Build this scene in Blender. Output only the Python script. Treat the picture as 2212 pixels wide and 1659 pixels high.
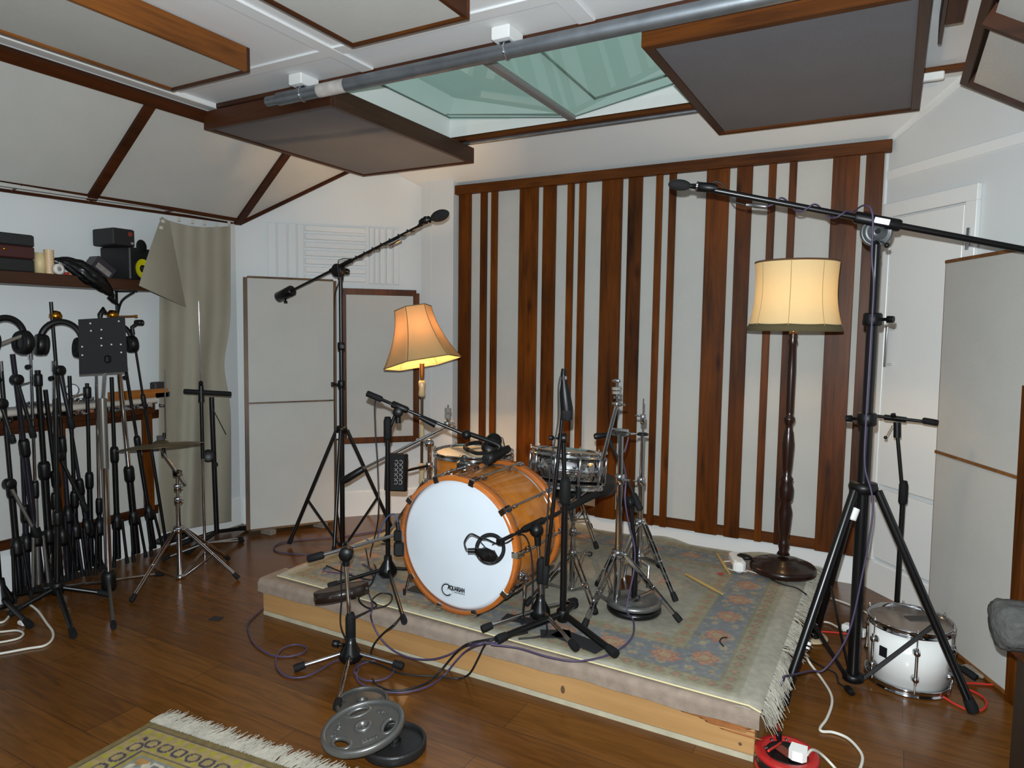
import bpy, math, random
import numpy as np
from mathutils import Vector, Matrix
for o in list(bpy.data.objects): bpy.data.objects.remove(o)
SC = bpy.context.scene; COL = SC.collection
random.seed(4)
# ------------------------------------------------------------------ camera
FPX, CX, CY = 1483.6, 1106.0, 829.5
YAW, PIT, ROL = math.radians(-28.944), math.radians(-4.576), math.radians(0.728)
EYE = Vector((0.0, 0.0, 1.42))
fw = Vector((math.sin(YAW)*math.cos(PIT), math.cos(YAW)*math.cos(PIT), math.sin(PIT)))
r0 = fw.cross(Vector((0,0,1))).normalized(); u0 = r0.cross(fw)
rt = r0*math.cos(ROL) + u0*math.sin(ROL); up = u0*math.cos(ROL) - r0*math.sin(ROL)
cam = bpy.data.cameras.new('camera'); co = bpy.data.objects.new('camera', cam); COL.objects.link(co)
cam.sensor_width = 36; cam.sensor_fit = 'HORIZONTAL'; cam.lens = FPX*36/2212; cam.clip_start = .02; cam.clip_end = 60
M = Matrix((rt, up, -fw)).transposed().to_4x4(); M.translation = EYE; co.matrix_world = M
SC.camera = co
# ------------------------------------------------------------------ light: dusk sky over the roof light, the camera's own flash
SC.view_settings.view_transform = 'Standard'; SC.view_settings.look = 'None'; SC.view_settings.gamma = 1
SC.view_settings.use_curve_mapping = False; SC.view_settings.exposure = 0.0
W = bpy.data.worlds.new('dusk_sky'); SC.world = W; W.use_nodes = True
W.node_tree.nodes['Background'].inputs[0].default_value = (.60, .84, .80, 1)
W.node_tree.nodes['Background'].inputs[1].default_value = .46
fl = bpy.data.lights.new('camera_flash', 'SPOT'); fl.energy = 435; fl.color = (.89, .965, 1.0); fl.shadow_soft_size = .012; fl.spot_size = math.radians(140); fl.spot_blend = .6
flo = bpy.data.objects.new('camera_flash', fl); COL.objects.link(flo); Mf = M.copy(); Mf.translation = EYE + up*.09 - rt*.012 + fw*.015; flo.matrix_world = Mf
# cool fill light added behind the photographer; the rear wall has no window
wl = bpy.data.lights.new('rear_fill_light', 'AREA'); wl.shape = 'RECTANGLE'; wl.size = 2.2; wl.size_y = 1.1; wl.energy = 15; wl.color = (.72, .88, 1.0)
wlo = bpy.data.objects.new('rear_fill_light', wl); COL.objects.link(wlo)
wlo.location = (-1.6, -2.10, 1.75); wlo.rotation_euler = (math.radians(90), 0, 0)
# ------------------------------------------------------------------ measuring: sight line of a photo point met with a real plane
def ray(x, y): return rt*((x-CX)/FPX) - up*((y-CY)/FPX) + fw
def PL(x, y, n, d):
    n = Vector(n); R = ray(x, y); return EYE + R*((d - n.dot(EYE))/n.dot(R))
def PZ(x, y, z=0.0): return PL(x, y, (0,0,1), z)
def PY(x, y, v): return PL(x, y, (0,1,0), v)
def PX(x, y, v): return PL(x, y, (1,0,0), v)
def PD(x, y, d): return EYE + ray(x, y)*d
def PV(x, y, b):
    n = Vector((b[0], b[1], 0)).normalized(); return PL(x, y, n, n.x*b[0]+n.y*b[1])
def V(*a): return Vector(a)
def depth(p): return (Vector(p)-EYE).dot(fw)
# ------------------------------------------------------------------ mesh builder
def frame(d):
    d = Vector(d).normalized(); a = Vector((0,0,1)) if abs(d.z) < .95 else Vector((1,0,0))
    x = a.cross(d).normalized(); return x, d.cross(x), d
def cr(pts, k=8, closed=False):
    P = [Vector(p) for p in pts]; n = len(P); out = []
    rng = range(n if closed else n-1)
    for i in rng:
        g = (lambda j: P[j % n]) if closed else (lambda j: P[max(0, min(n-1, j))])
        a, b, c, d = g(i-1), g(i), g(i+1), g(i+2)
        for s in range(k):
            t = s/k
            out.append(.5*((2*b)+(c-a)*t+(2*a-5*b+4*c-d)*t*t+(3*b-a-3*c+d)*t**3))
    if not closed: out.append(P[-1])
    return out
class MB:
    def __init__(s): s.v = []; s.f = []; s.sm = []
    def add(s, v, f, smooth=False):
        k = len(s.v); s.v += [Vector(p) for p in v]
        for q in f: s.f.append([k+i for i in q]); s.sm.append(smooth)
        return s
    def box(s, c, d, ax=None, bev=0.0):
        c = Vector(c); X, Y, Z = ax if ax else (V(1,0,0), V(0,1,0), V(0,0,1)); hx, hy, hz = d[0]/2, d[1]/2, d[2]/2
        if bev <= 0:
            vs = [c+X*(hx*i)+Y*(hy*j)+Z*(hz*k) for k in (-1,1) for j in (-1,1) for i in (-1,1)]
            return s.add(vs, [(0,2,3,1),(4,5,7,6),(0,1,5,4),(2,6,7,3),(0,4,6,2),(1,3,7,5)])
        b = min(bev, hx*.49, hy*.49, hz*.49); vs = []; fs = []
        def ringp(ex, ey, z): return [c+X*px+Y*py+Z*z for px, py in ((ex-b, -ey),(ex,-ey+b),(ex,ey-b),(ex-b,ey),(-ex+b,ey),(-ex,ey-b),(-ex,-ey+b),(-ex+b,-ey))]
        R = [ringp(hx-b, hy-b, -hz), ringp(hx, hy, -hz+b), ringp(hx, hy, hz-b), ringp(hx-b, hy-b, hz)]
        for q in R: vs += q
        for k in range(3):
            for i in range(8): fs.append((k*8+i, k*8+(i+1)%8, k*8+8+(i+1)%8, k*8+8+i))
        fs.append(tuple(range(7,-1,-1))); fs.append(tuple(range(24,32)))
        return s.add(vs, fs)
    def bar(s, a, b, w, h, upv=(0,0,1), bev=0.0):
        a, b = Vector(a), Vector(b); X = (b-a).normalized(); U = Vector(upv); Y = U.cross(X)
        if Y.length < 1e-4: Y = Vector((0,1,0)).cross(X)
        Y.normalize(); Z = X.cross(Y)
        return s.box((a+b)/2, ((b-a).length, w, h), (X, Y, Z), bev)
    def tube(s, pts, r, n=10, cap=True, closed=False, sq=1.0):
        P = [Vector(p) for p in pts]; m = len(P)
        R = r if isinstance(r, (list, tuple)) else [r]*m
        vs = []; fs = []; X = None
        for i in range(m):
            d = (P[(i+1) % m]-P[i-1]) if closed else (P[min(i+1, m-1)]-P[max(i-1, 0)])
            if d.length < 1e-9: d = V(0,0,1)
            d.normalize()
            if X is None: X = frame(d)[0]
            else:
                X = X-d*X.dot(d)
                X = X.normalized() if X.length > 1e-6 else frame(d)[0]
            Y = d.cross(X)
            for j in range(n):
                a = 2*math.pi*j/n; vs.append(P[i]+X*(R[i]*math.cos(a))+Y*(R[i]*sq*math.sin(a)))
        for i in range(m if closed else m-1):
            k = (i+1) % m
            for j in range(n): fs.append((i*n+j, i*n+(j+1)%n, k*n+(j+1)%n, k*n+j))
        s.add(vs, fs, True)
        if cap and not closed:
            s.add(vs[:n], [tuple(range(n-1,-1,-1))]); s.add(vs[-n:], [tuple(range(n))])
        return s
    def cyl(s, a, b, r, n=16, r2=None): return s.tube([a, b], [r, r if r2 is None else r2], n)
    def lathe(s, prof, o, axis=(0,0,1), n=32, smooth=True, xdir=None, arc=None):
        o = Vector(o); X, Y, Z = frame(axis)
        if xdir is not None: X = (Vector(xdir)-Z*Vector(xdir).dot(Z)).normalized(); Y = Z.cross(X)
        vs = []; fs = []; m = len(prof)
        for r, z in prof:
            for j in range(n):
                a = 2*math.pi*j/n; vs.append(o+X*(r*math.cos(a))+Y*(r*math.sin(a))+Z*z)
        for i in range(m-1):
            for j in range(n): fs.append((i*n+j, i*n+(j+1)%n, (i+1)*n+(j+1)%n, (i+1)*n+j))
        return s.add(vs, fs, smooth)
    def torus(s, o, axis, R, r, n=40, k=10, sq=1.0):
        X, Y, Z = frame(axis); o = Vector(o)
        return s.tube([o+X*(R*math.cos(2*math.pi*i/n))+Y*(R*math.sin(2*math.pi*i/n)) for i in range(n)], r, k, closed=True)
    def ball(s, o, r, n=16, sx=(1,1,1), ax=None):
        o = Vector(o); X, Y, Z = ax if ax else (V(1,0,0), V(0,1,0), V(0,0,1)); h = max(6, n//2); vs = []; fs = []
        for i in range(h+1):
            t = math.pi*i/h
            for j in range(n):
                a = 2*math.pi*j/n
                vs.append(o+X*(r*sx[0]*math.sin(t)*math.cos(a))+Y*(r*sx[1]*math.sin(t)*math.sin(a))+Z*(-r*sx[2]*math.cos(t)))
        for i in range(h):
            for j in range(n): fs.append((i*n+j, i*n+(j+1)%n, (i+1)*n+(j+1)%n, (i+1)*n+j))
        return s.add(vs, fs, True)
    def prism(s, poly, off):
        P = [Vector(p) for p in poly]; o = Vector(off); n = len(P)
        nn = sum(((P[i]-P[0]).cross(P[(i+1) % n]-P[0]) for i in range(1, n-1)), Vector())
        if nn.dot(o) > 0: P = P[::-1]
        fs = [tuple(range(n)), tuple(range(2*n-1, n-1, -1))]+[(i, n+i, n+(i+1)%n, (i+1)%n) for i in range(n)]
        return s.add(P+[p+o for p in P], fs)
    def grid(s, fn, nu, nv, smooth=True, thick=None):
        vs = [fn(i/nu, j/nv) for j in range(nv+1) for i in range(nu+1)]
        w = nu+1; fs = [(j*w+i, j*w+i+1, (j+1)*w+i+1, (j+1)*w+i) for j in range(nv) for i in range(nu)]
        return s.add(vs, fs, smooth)
    def build(s, name, mat, parent=None, label=None, loc=None):
        me = bpy.data.meshes.new(name)
        if parent is None:
            if loc is None:
                xs = [p.x for p in s.v]; ys = [p.y for p in s.v]; zs = [p.z for p in s.v]
                loc = V((min(xs)+max(xs))/2, (min(ys)+max(ys))/2, min(zs))
            o_ = Vector(loc)
        else:
            o_ = Vector(parent['o_']) if 'o_' in parent else V(0,0,0)
        me.from_pydata([p-o_ for p in s.v], [], s.f)
        me.polygons.foreach_set('use_smooth', s.sm)
        me.materials.append(mat); me.update()
        ob = bpy.data.objects.new(name, me); COL.objects.link(ob); ORG[ob.name] = o_
        if parent is None: ob.location = o_
        else: ob.parent = parent
        ob['o_'] = list(o_)
        if label: ob['label'] = label
        return ob
ORG = {}
def tag(o, label, cat, group=None, kind=None):
    o['label'] = label; o['category'] = cat
    if group: o['group'] = group
    if kind: o['kind'] = kind
    return o
def thing(name, label, cat, loc, group=None):
    o = bpy.data.objects.new(name, None); COL.objects.link(o); o.location = loc; o.empty_display_size = .05
    o['o_'] = list(loc); return tag(o, label, cat, group)
def struct(mb, name, mat, parent=None):
    o = mb.build(name, mat, parent)
    if parent is None: o['kind'] = 'structure'
    return o
# ------------------------------------------------------------------ materials
def srgb(r, g, b):
    f = lambda c: (c/255/12.92) if c/255 <= .04045 else ((c/255+.055)/1.055)**2.4
    return (f(r), f(g), f(b), 1)
def mat(name, col, rough=.5, metal=0.0, bump=0.0, bscale=200, spec=.5, var=0.0, vscale=6, coat=0.0):
    m = bpy.data.materials.new(name); m.use_nodes = True; nt = m.node_tree; b = nt.nodes['Principled BSDF']
    b.inputs['Base Color'].default_value = col; b.inputs['Roughness'].default_value = rough; b.inputs['Metallic'].default_value = metal
    b.inputs['Specular IOR Level'].default_value = spec; b.inputs['Coat Weight'].default_value = coat
    tc = nt.nodes.new('ShaderNodeTexCoord')
    nz = nt.nodes.new('ShaderNodeTexNoise'); nz.inputs['Scale'].default_value = vscale; nz.inputs['Detail'].default_value = 4
    nt.links.new(tc.outputs['Object'], nz.inputs['Vector'])
    mx = nt.nodes.new('ShaderNodeMixRGB'); mx.blend_type = 'MULTIPLY'; mx.inputs[0].default_value = var if var else .06
    mx.inputs[1].default_value = col; rp = nt.nodes.new('ShaderNodeValToRGB'); rp.color_ramp.elements[0].position = .3; rp.color_ramp.elements[1].position = .7
    rp.color_ramp.elements[0].color = (.35, .35, .35, 1)
    nt.links.new(nz.outputs['Fac'], rp.inputs[0]); nt.links.new(rp.outputs[0], mx.inputs[2]); nt.links.new(mx.outputs[0], b.inputs['Base Color'])
    if bump:
        n2 = nt.nodes.new('ShaderNodeTexNoise'); n2.inputs['Scale'].default_value = bscale; n2.inputs['Detail'].default_value = 3
        nt.links.new(tc.outputs['Object'], n2.inputs['Vector']); bp = nt.nodes.new('ShaderNodeBump'); bp.inputs['Strength'].default_value = bump; bp.inputs['Distance'].default_value = .004
        nt.links.new(n2.outputs['Fac'], bp.inputs['Height']); nt.links.new(bp.outputs[0], b.inputs['Normal'])
    return m
def wood(name, dark, light, axis='Z', rough=.4, fine=34, coat=0.0, knots=.0, spec=.3, vary=0.0):
    m = bpy.data.materials.new(name); m.use_nodes = True; nt = m.node_tree; b = nt.nodes['Principled BSDF']; L = nt.links.new
    tc = nt.nodes.new('ShaderNodeTexCoord'); oi = nt.nodes.new('ShaderNodeObjectInfo')
    ad = nt.nodes.new('ShaderNodeVectorMath'); ad.operation = 'ADD'; sc = nt.nodes.new('ShaderNodeVectorMath'); sc.operation = 'SCALE'
    cb = nt.nodes.new('ShaderNodeCombineXYZ')
    for i in range(3): L(oi.outputs['Random'], cb.inputs[i])
    L(cb.outputs[0], sc.inputs[0]); sc.inputs['Scale'].default_value = 17.0
    L(tc.outputs['Object'], ad.inputs[0]); L(sc.outputs[0], ad.inputs[1])
    mp = nt.nodes.new('ShaderNodeMapping'); k = {'X': (.06, 1, 1), 'Y': (1, .06, 1), 'Z': (1, 1, .06)}[axis]; mp.inputs['Scale'].default_value = k
    L(ad.outputs[0], mp.inputs['Vector'])
    n1 = nt.nodes.new('ShaderNodeTexNoise'); n1.inputs['Scale'].default_value = fine; n1.inputs['Detail'].default_value = 8; n1.inputs['Roughness'].default_value = .65; n1.inputs['Distortion'].default_value = .9
    L(mp.outputs[0], n1.inputs['Vector'])
    mp2 = nt.nodes.new('ShaderNodeMapping'); mp2.inputs['Scale'].default_value = tuple(.25 if q < .5 else 1 for q in k); L(ad.outputs[0], mp2.inputs['Vector'])
    n2 = nt.nodes.new('ShaderNodeTexNoise'); n2.inputs['Scale'].default_value = 6; n2.inputs['Detail'].default_value = 3; L(mp2.outputs[0], n2.inputs['Vector'])
    mth = nt.nodes.new('ShaderNodeMath'); mth.operation = 'MULTIPLY_ADD'; mth.inputs[1].default_value = .6; L(n2.outputs['Fac'], mth.inputs[0])
    m2 = nt.nodes.new('ShaderNodeMath'); m2.operation = 'MULTIPLY'; m2.inputs[1].default_value = .55; L(n1.outputs['Fac'], m2.inputs[0]); L(m2.outputs[0], mth.inputs[2])
    rp = nt.nodes.new('ShaderNodeValToRGB'); rp.color_ramp.elements[0].position = .36; rp.color_ramp.elements[0].color = dark
    rp.color_ramp.elements[1].position = .74; rp.color_ramp.elements[1].color = light; L(mth.outputs[0], rp.inputs[0])
    out = rp.outputs[0]
    if knots:
        mp3 = nt.nodes.new('ShaderNodeMapping'); mp3.inputs['Scale'].default_value = tuple(1.6 if q < .5 else 5 for q in k); L(ad.outputs[0], mp3.inputs['Vector'])
        vo = nt.nodes.new('ShaderNodeTexVoronoi'); vo.inputs['Scale'].default_value = 1.6; L(mp3.outputs[0], vo.inputs['Vector'])
        r3 = nt.nodes.new('ShaderNodeValToRGB'); r3.color_ramp.elements[0].position = .04; r3.color_ramp.elements[0].color = (.25,.2,.18,1); r3.color_ramp.elements[1].position = .2; r3.color_ramp.elements[1].color = (1,1,1,1)
        L(vo.outputs['Distance'], r3.inputs[0]); mx = nt.nodes.new('ShaderNodeMixRGB'); mx.blend_type = 'MULTIPLY'; mx.inputs[0].default_value = knots
        L(out, mx.inputs[1]); L(r3.outputs[0], mx.inputs[2]); out = mx.outputs[0]
    if vary:
        mr = nt.nodes.new('ShaderNodeMapRange'); mr.inputs[3].default_value = 1-vary; mr.inputs[4].default_value = 1+vary*.7; L(oi.outputs['Random'], mr.inputs[0])
        mv = nt.nodes.new('ShaderNodeVectorMath'); mv.operation = 'SCALE'; L(out, mv.inputs[0]); L(mr.outputs[0], mv.inputs['Scale']); out = mv.outputs[0]
    L(out, b.inputs['Base Color']); b.inputs['Roughness'].default_value = rough; b.inputs['Specular IOR Level'].default_value = spec; b.inputs['Coat Weight'].default_value = coat; b.inputs['Coat Roughness'].default_value = .15
    bp = nt.nodes.new('ShaderNodeBump'); bp.inputs['Strength'].default_value = .08; L(n1.outputs['Fac'], bp.inputs['Height']); L(bp.outputs[0], b.inputs['Normal'])
    return m
def attrmat(name, rough=.9, bump=.25, bscale=260):
    m = mat(name, (1,1,1,1), rough, 0, bump, bscale, .2); nt = m.node_tree
    a = nt.nodes.new('ShaderNodeVertexColor'); a.layer_name = 'weave'
    mx = [n for n in nt.nodes if n.type == 'MIX_RGB'][0]; mx.inputs[0].default_value = .25
    nz = [n for n in nt.nodes if n.type == 'TEX_NOISE'][0]; nz.inputs['Scale'].default_value = 40
    nt.links.new(a.outputs['Color'], mx.inputs[1]); return m
WHITE = mat('white_paint', srgb(208,211,211), .55, bump=.05, bscale=60, var=.06, vscale=2)
WHITE2 = mat('white_gloss_paint', srgb(226,227,225), .3, var=.06, vscale=2)
CEIL = mat('ceiling_paint', srgb(220,221,222), .6, var=.05, vscale=2)
FAB = mat('oatmeal_fabric', srgb(188,187,182), .95, bump=.35, bscale=420, spec=.15, var=.12, vscale=3)
FABD = mat('grey_fabric', srgb(108,108,113), .95, bump=.35, bscale=420, spec=.15, var=.12, vscale=3)
DW_X = wood('stained_timber_x', srgb(38,17,4), srgb(100,54,14), 'X', .5, coat=.0, spec=.16, knots=.5)
DW_L = wood('golden_stained_timber', srgb(66,32,9), srgb(136,80,26), 'Y', .45, coat=.1, knots=.3)
DW_Y = wood('stained_timber_y', srgb(32,14,5), srgb(74,36,11), 'Y', .5, coat=.0, spec=.16, knots=.5)
DW_Z = wood('stained_timber_z', srgb(26,11,2), srgb(112,58,10), 'Z', .42, coat=.0, knots=.9, spec=.16, vary=.3)
DK_X = wood('dark_timber_x', srgb(42,22,12), srgb(74,40,20), 'X', .45)
DK_Y = wood('dark_timber_y', srgb(42,24,14), srgb(70,42,24), 'Y', .45)
PINE = wood('pine_board', srgb(146,106,62), srgb(178,138,90), 'X', .5, fine=20)
TURN = wood('turned_mahogany', srgb(16,8,5), srgb(42,18,9), 'Z', .3, coat=.3)
GOLDW = wood('thin_oak_lipping', srgb(58,42,30), srgb(116,88,60), 'Z', .4)
MAPLE = wood('amber_maple_lacquer', srgb(150,80,20), srgb(196,122,40), 'X', .14, fine=14, coat=.8)
HOOPW = wood('amber_hoop_lacquer', srgb(140,72,22), srgb(186,106,40), 'X', .22, fine=18, coat=.5)
CHROME = mat('chrome', srgb(196,197,200), .08, 1.0)
STEEL = mat('galvanised_steel', srgb(146,152,158), .42, .85, bump=.1, bscale=30, var=.35, vscale=14)
BLACK = mat('black_powder_coat', srgb(9,9,10), .3, 0, spec=.45)
BPLAS = mat('black_plastic', srgb(9,9,10), .42, spec=.35)
RUBBER = mat('black_rubber', srgb(16,16,17), .75, spec=.25)
BRASS = mat('old_brass', srgb(176,120,40), .28, 1.0)
WPLAS = mat('white_plastic', srgb(226,226,222), .35)
WLAQ = mat('white_drum_lacquer', srgb(228,228,224), .2, coat=.4)
HEADW = mat('white_drum_head', srgb(206,214,222), .28, spec=.45)
CLOTH = mat('unbleached_curtain_cloth', srgb(152,147,132), .95, bump=.3, bscale=380, spec=.1, var=.12, vscale=4)
IRON = mat('silver_painted_iron', srgb(118,118,116), .36, .75, bump=.1, bscale=150)
IRONK = mat('black_painted_iron', srgb(34,34,34), .42, .3, bump=.2, bscale=120)
PURP = mat('purple_cable_jacket', srgb(66,55,82), .5)
KCAB = mat('black_cable_jacket', srgb(18,18,20), .5)
WCAB = mat('white_cable_jacket', srgb(206,202,190), .5)
RED = mat('red_plastic', srgb(160,30,30), .32)
REDC = mat('red_cable_jacket', srgb(190,40,30), .45)
def cable(pts, r, name, m, label, cat='cable', k=10):
    return tag(MB().tube(cr(pts, k), r, 8).build(name, m), label, cat)
# ================================================================== THE ROOM
ZC = 2.64; XA = -4.04; YW = 4.287
AB = V(-4.04, 3.30, 0); tB = V(math.cos(math.radians(46.8)), math.sin(math.radians(46.8)), 0); nB = V(tB.y, -tB.x, 0); dB = nB.dot(AB)
AR = V(-.07, YW, 0); tR = V(-math.cos(math.radians(131.7)), -math.sin(math.radians(131.7)), 0); nR = V(tR.y, -tR.x, 0); dR = nR.dot(AR)
BE = AB + tB*((YW-AB.y)/tB.y)          # where the splayed wall reaches the back wall
RE = AR + tR*2.3                       # splayed right wall ends, side wall carries on towards the camera
YF = -2.2
fm = bpy.data.materials.new('laminate_floor'); fm.use_nodes = True; nt = fm.node_tree; b = nt.nodes['Principled BSDF']; L = nt.links.new
tc = nt.nodes.new('ShaderNodeTexCoord'); br = nt.nodes.new('ShaderNodeTexBrick'); L(tc.outputs['Object'], br.inputs['Vector'])
br.inputs['Scale'].default_value = 1; br.inputs['Brick Width'].default_value = 1.25; br.inputs['Row Height'].default_value = .19; br.inputs['Mortar Size'].default_value = .0012
br.inputs['Color1'].default_value = srgb(107,67,25); br.inputs['Color2'].default_value = srgb(91,55,20); br.inputs['Mortar'].default_value = srgb(56,34,15)
mp = nt.nodes.new('ShaderNodeMapping'); mp.inputs['Scale'].default_value = (1.1, 11, 1); L(tc.outputs['Object'], mp.inputs['Vector'])
n1 = nt.nodes.new('ShaderNodeTexNoise'); n1.inputs['Scale'].default_value = 3.2; n1.inputs['Detail'].default_value = 8; n1.inputs['Distortion'].default_value = 1.2; L(mp.outputs[0], n1.inputs['Vector'])
rp = nt.nodes.new('ShaderNodeValToRGB'); rp.color_ramp.elements[0].position = .3; rp.color_ramp.elements[0].color = (.42,.38,.33,1); rp.color_ramp.elements[1].position = .62; rp.color_ramp.elements[1].color = (1.05,1.02,1,1)
L(n1.outputs['Fac'], rp.inputs[0]); mx = nt.nodes.new('ShaderNodeMixRGB'); mx.blend_type = 'MULTIPLY'; mx.inputs[0].default_value = .6; L(br.outputs['Color'], mx.inputs[1]); L(rp.outputs[0], mx.inputs[2])
L(mx.outputs[0], b.inputs['Base Color']); b.inputs['Roughness'].default_value = .23; b.inputs['Specular IOR Level'].default_value = .32
mb = MB(); mb.add([(-4.3,YF-.2,0),(2.0,YF-.2,0),(2.0,4.6,0),(-4.3,4.6,0),(-4.3,YF-.2,-.1),(2.0,YF-.2,-.1),(2.0,4.6,-.1),(-4.3,4.6,-.1)], [(0,1,2,3),(7,6,5,4),(0,4,5,1),(1,5,6,2),(2,6,7,3),(3,7,4,0)])
struct(mb, 'floor', fm)
def wall(name, a, b_, h=2.645, t=.12, out=None):
    a, b_ = V(a[0], a[1], 0), V(b_[0], b_[1], 0); d = (b_-a).normalized(); o = V(out[0], out[1], 0)
    return struct(MB().prism([a, b_, b_+V(0,0,h), a+V(0,0,h)], o*t), name, WHITE)
wall('wall_left', (XA, YF), (XA, 3.30), out=(-1,0))
wall('wall_back_left', AB, BE, out=(-nB.x,-nB.y))
wall('wall_back', (BE.x-.05, YW), (AR.x+.05, YW), out=(0,1))
wall('wall_back_right', AR, RE, out=(-nR.x,-nR.y))
wall('wall_right', (RE.x, RE.y), (RE.x, YF), out=(1,0))
wall('wall_front', (XA, YF), (RE.x, YF), out=(0,-1))
# flat ceiling with the roof-light opening, and the two slopes
SX0, SX1, SY0, SY1 = -2.56, -.30, 2.70, 3.76
CY1 = 3.95; CX0 = -3.40
mb = MB()
for x0, x1, y0, y1 in ((CX0-.05, 2.0, YF-.1, SY0), (CX0-.05, SX0, SY0, CY1+.03), (SX1, 2.0, SY0, 4.4), (SX0, SX1, SY1, CY1+.03)):
    mb.box(((x0+x1)/2, (y0+y1)/2, ZC+.03), (x1-x0, y1-y0, .06))
struct(mb, 'ceiling', CEIL)
mb = MB(); mb.prism([(-3.25, CY1, ZC+.002), (.6, CY1, ZC+.002), (.6, YW+.02, 2.45-.011), (-3.25, YW+.02, 2.45-.011)], (0, .02, .05)); struct(mb, 'ceiling_slope_back', WHITE)
mb = MB(); mb.prism([(CX0, YF, ZC), (CX0, 4.2, ZC), (XA, 4.2, 2.13), (XA, YF, 2.13)], (-.03, 0, .05)); struct(mb, 'ceiling_slope_left', WHITE)
# pillar in the back left corner
px0, px1 = -3.115, -2.832
mb = MB(); mb.box(((px0+px1)/2, 4.25, 1.27), (px1-px0, .075, 2.53)); mb.box((px0+.045, 4.211, 1.27), (.09, .006, 2.53)); struct(mb, 'wall_pillar', WHITE)
# skirting boards
def skirt(name, a, b_, n, h=.165, t=.016):
    a, b_, n = V(*a), V(*b_), Vector(n).normalized()
    mb = MB(); mb.prism([a, a+n*t, a+n*t+V(0,0,h-.01), a+n*(t*.4)+V(0,0,h), a+V(0,0,h)], b_-a); return struct(mb, name, WHITE2)
skirt('baseboard_back', (px1, YW, 0), (AR.x-.01, YW, 0), (0,-1,0), .166)
skirt('baseboard_left', (XA, YF, 0), (XA, 3.29, 0), (1,0,0), .2)
skirt('baseboard_back_left', AB+tB*.02, BE-tB*.05, nB, .19)
skirt('baseboard_back_right', AR+tR*.01, RE-tR*.01, nR, .17)
skirt('baseboard_pillar', (px0+.002, 4.212, 0), (px1, 4.212, 0), (0,-1,0), .166)
# white cover beads on the ceiling
mb = MB()
for x in (-2.24, -1.12): mb.box((x, (YF+2.6)/2, ZC-.006), (.075, 2.6-YF, .012), bev=.003)
mb.box(((CX0+2)/2, 2.36, ZC-.005), (2-CX0, .07, .010), bev=.003)
struct(mb, 'trim_1', CEIL)
mb = MB(); mb.box((CX0+.035, (YF+2.62)/2, ZC-.014), (.07, 2.62-YF, .028), bev=.003); struct(mb, 'trim_2', WHITE2)
# stained boards along both long sides of the roof light
mb = MB(); mb.box(((-3.38+1.6)/2, 2.625, ZC-.013), (4.98, .03, .026), bev=.003); struct(mb, 'trim_3', DK_X)
mb = MB(); mb.box(((-3.34+1.6)/2, 2.650, ZC-.019), (4.94, .014, .038)); struct(mb, 'trim_4', mat('bare_edge_strip', srgb(150,145,138), .6))
mb = MB(); mb.box((-1.17, 3.79, ZC-.012), (2.86, .05, .024), bev=.003); struct(mb, 'trim_5', DW_X)
# roof light: upstand, two panes falling to a middle bar
sk = MB(); ZS = ZC+.02
win = bpy.data.objects.new('window_1', None); COL.objects.link(win); win.location = ((SX0+SX1)/2, (SY0+SY1)/2, ZC); win['o_'] = list(win.location); win['kind'] = 'structure'
for x0, x1, y0, y1 in ((SX0-.06, SX0, SY0-.06, SY1+.06), (SX1, SX1+.06, SY0-.06, SY1+.06), (SX0, SX1, SY0-.06, SY0), (SX0, SX1, SY1, SY1+.06)):
    pass
ZM_, ZL_, ZR_, XM_ = ZC+.006, ZC+.12, ZC+.235, -1.70
for y0 in (SY0-.06, SY1): sk.prism([(SX0-.06,y0,ZC), (XM_,y0,ZC), (XM_,y0,ZM_), (SX0-.06,y0,ZL_)], (0,.06,0)).prism([(XM_,y0,ZC), (SX1+.06,y0,ZC), (SX1+.06,y0,ZR_), (XM_,y0,ZM_)], (0,.06,0))
sk.box((SX0-.03,(SY0+SY1)/2,(ZC+ZL_)/2), (.06,SY1-SY0,ZL_-ZC)).box((SX1+.03,(SY0+SY1)/2,(ZC+ZR_)/2), (.06,SY1-SY0,ZR_-ZC))
sk.build('upstand', WHITE2, win)
gm = bpy.data.materials.new('wired_roof_glass'); gm.use_nodes = True; nt = gm.node_tree; nt.nodes.remove(nt.nodes['Principled BSDF']); L = nt.links.new
out = nt.nodes['Material Output']; tr = nt.nodes.new('ShaderNodeBsdfTransparent'); tr.inputs[0].default_value = (.93,.975,.95,1)
gl = nt.nodes.new('ShaderNodeBsdfGlossy'); gl.inputs['Roughness'].default_value = .02; tl = nt.nodes.new('ShaderNodeBsdfTranslucent'); tl.inputs[0].default_value = (.62,.78,.70,1)
m1 = nt.nodes.new('ShaderNodeMixShader'); m1.inputs[0].default_value = .22; m2 = nt.nodes.new('ShaderNodeMixShader'); fr = nt.nodes.new('ShaderNodeFresnel'); fr.inputs[0].default_value = 1.5; ge = nt.nodes.new('ShaderNodeNewGeometry'); fk = nt.nodes.new('ShaderNodeMath'); fk.operation = 'SUBTRACT'; fk.use_clamp = True; L(fr.outputs[0], fk.inputs[0]); L(ge.outputs['Backfacing'], fk.inputs[1])
L(tr.outputs[0], m1.inputs[1]); L(tl.outputs[0], m1.inputs[2]); L(fk.outputs[0], m2.inputs[0]); L(m1.outputs[0], m2.inputs[1]); L(gl.outputs[0], m2.inputs[2]); L(m2.outputs[0], out.inputs['Surface'])
XM = -1.70; ZM = ZC+.012; ZL = ZC+.125; ZR = ZC+.24
for nm, x0, z0 in (('left', SX0, ZL), ('right', SX1, ZR)):
    mb = MB(); mb.prism([(x0, SY0, z0), (XM, SY0, ZM), (XM, SY1, ZM), (x0, SY1, z0)], (0,0,.006)); p = mb.build('glass_pane', gm, win)
sealm = mat('grey_glazing_seal', srgb(96,110,104), .6)
s = MB()
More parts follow.
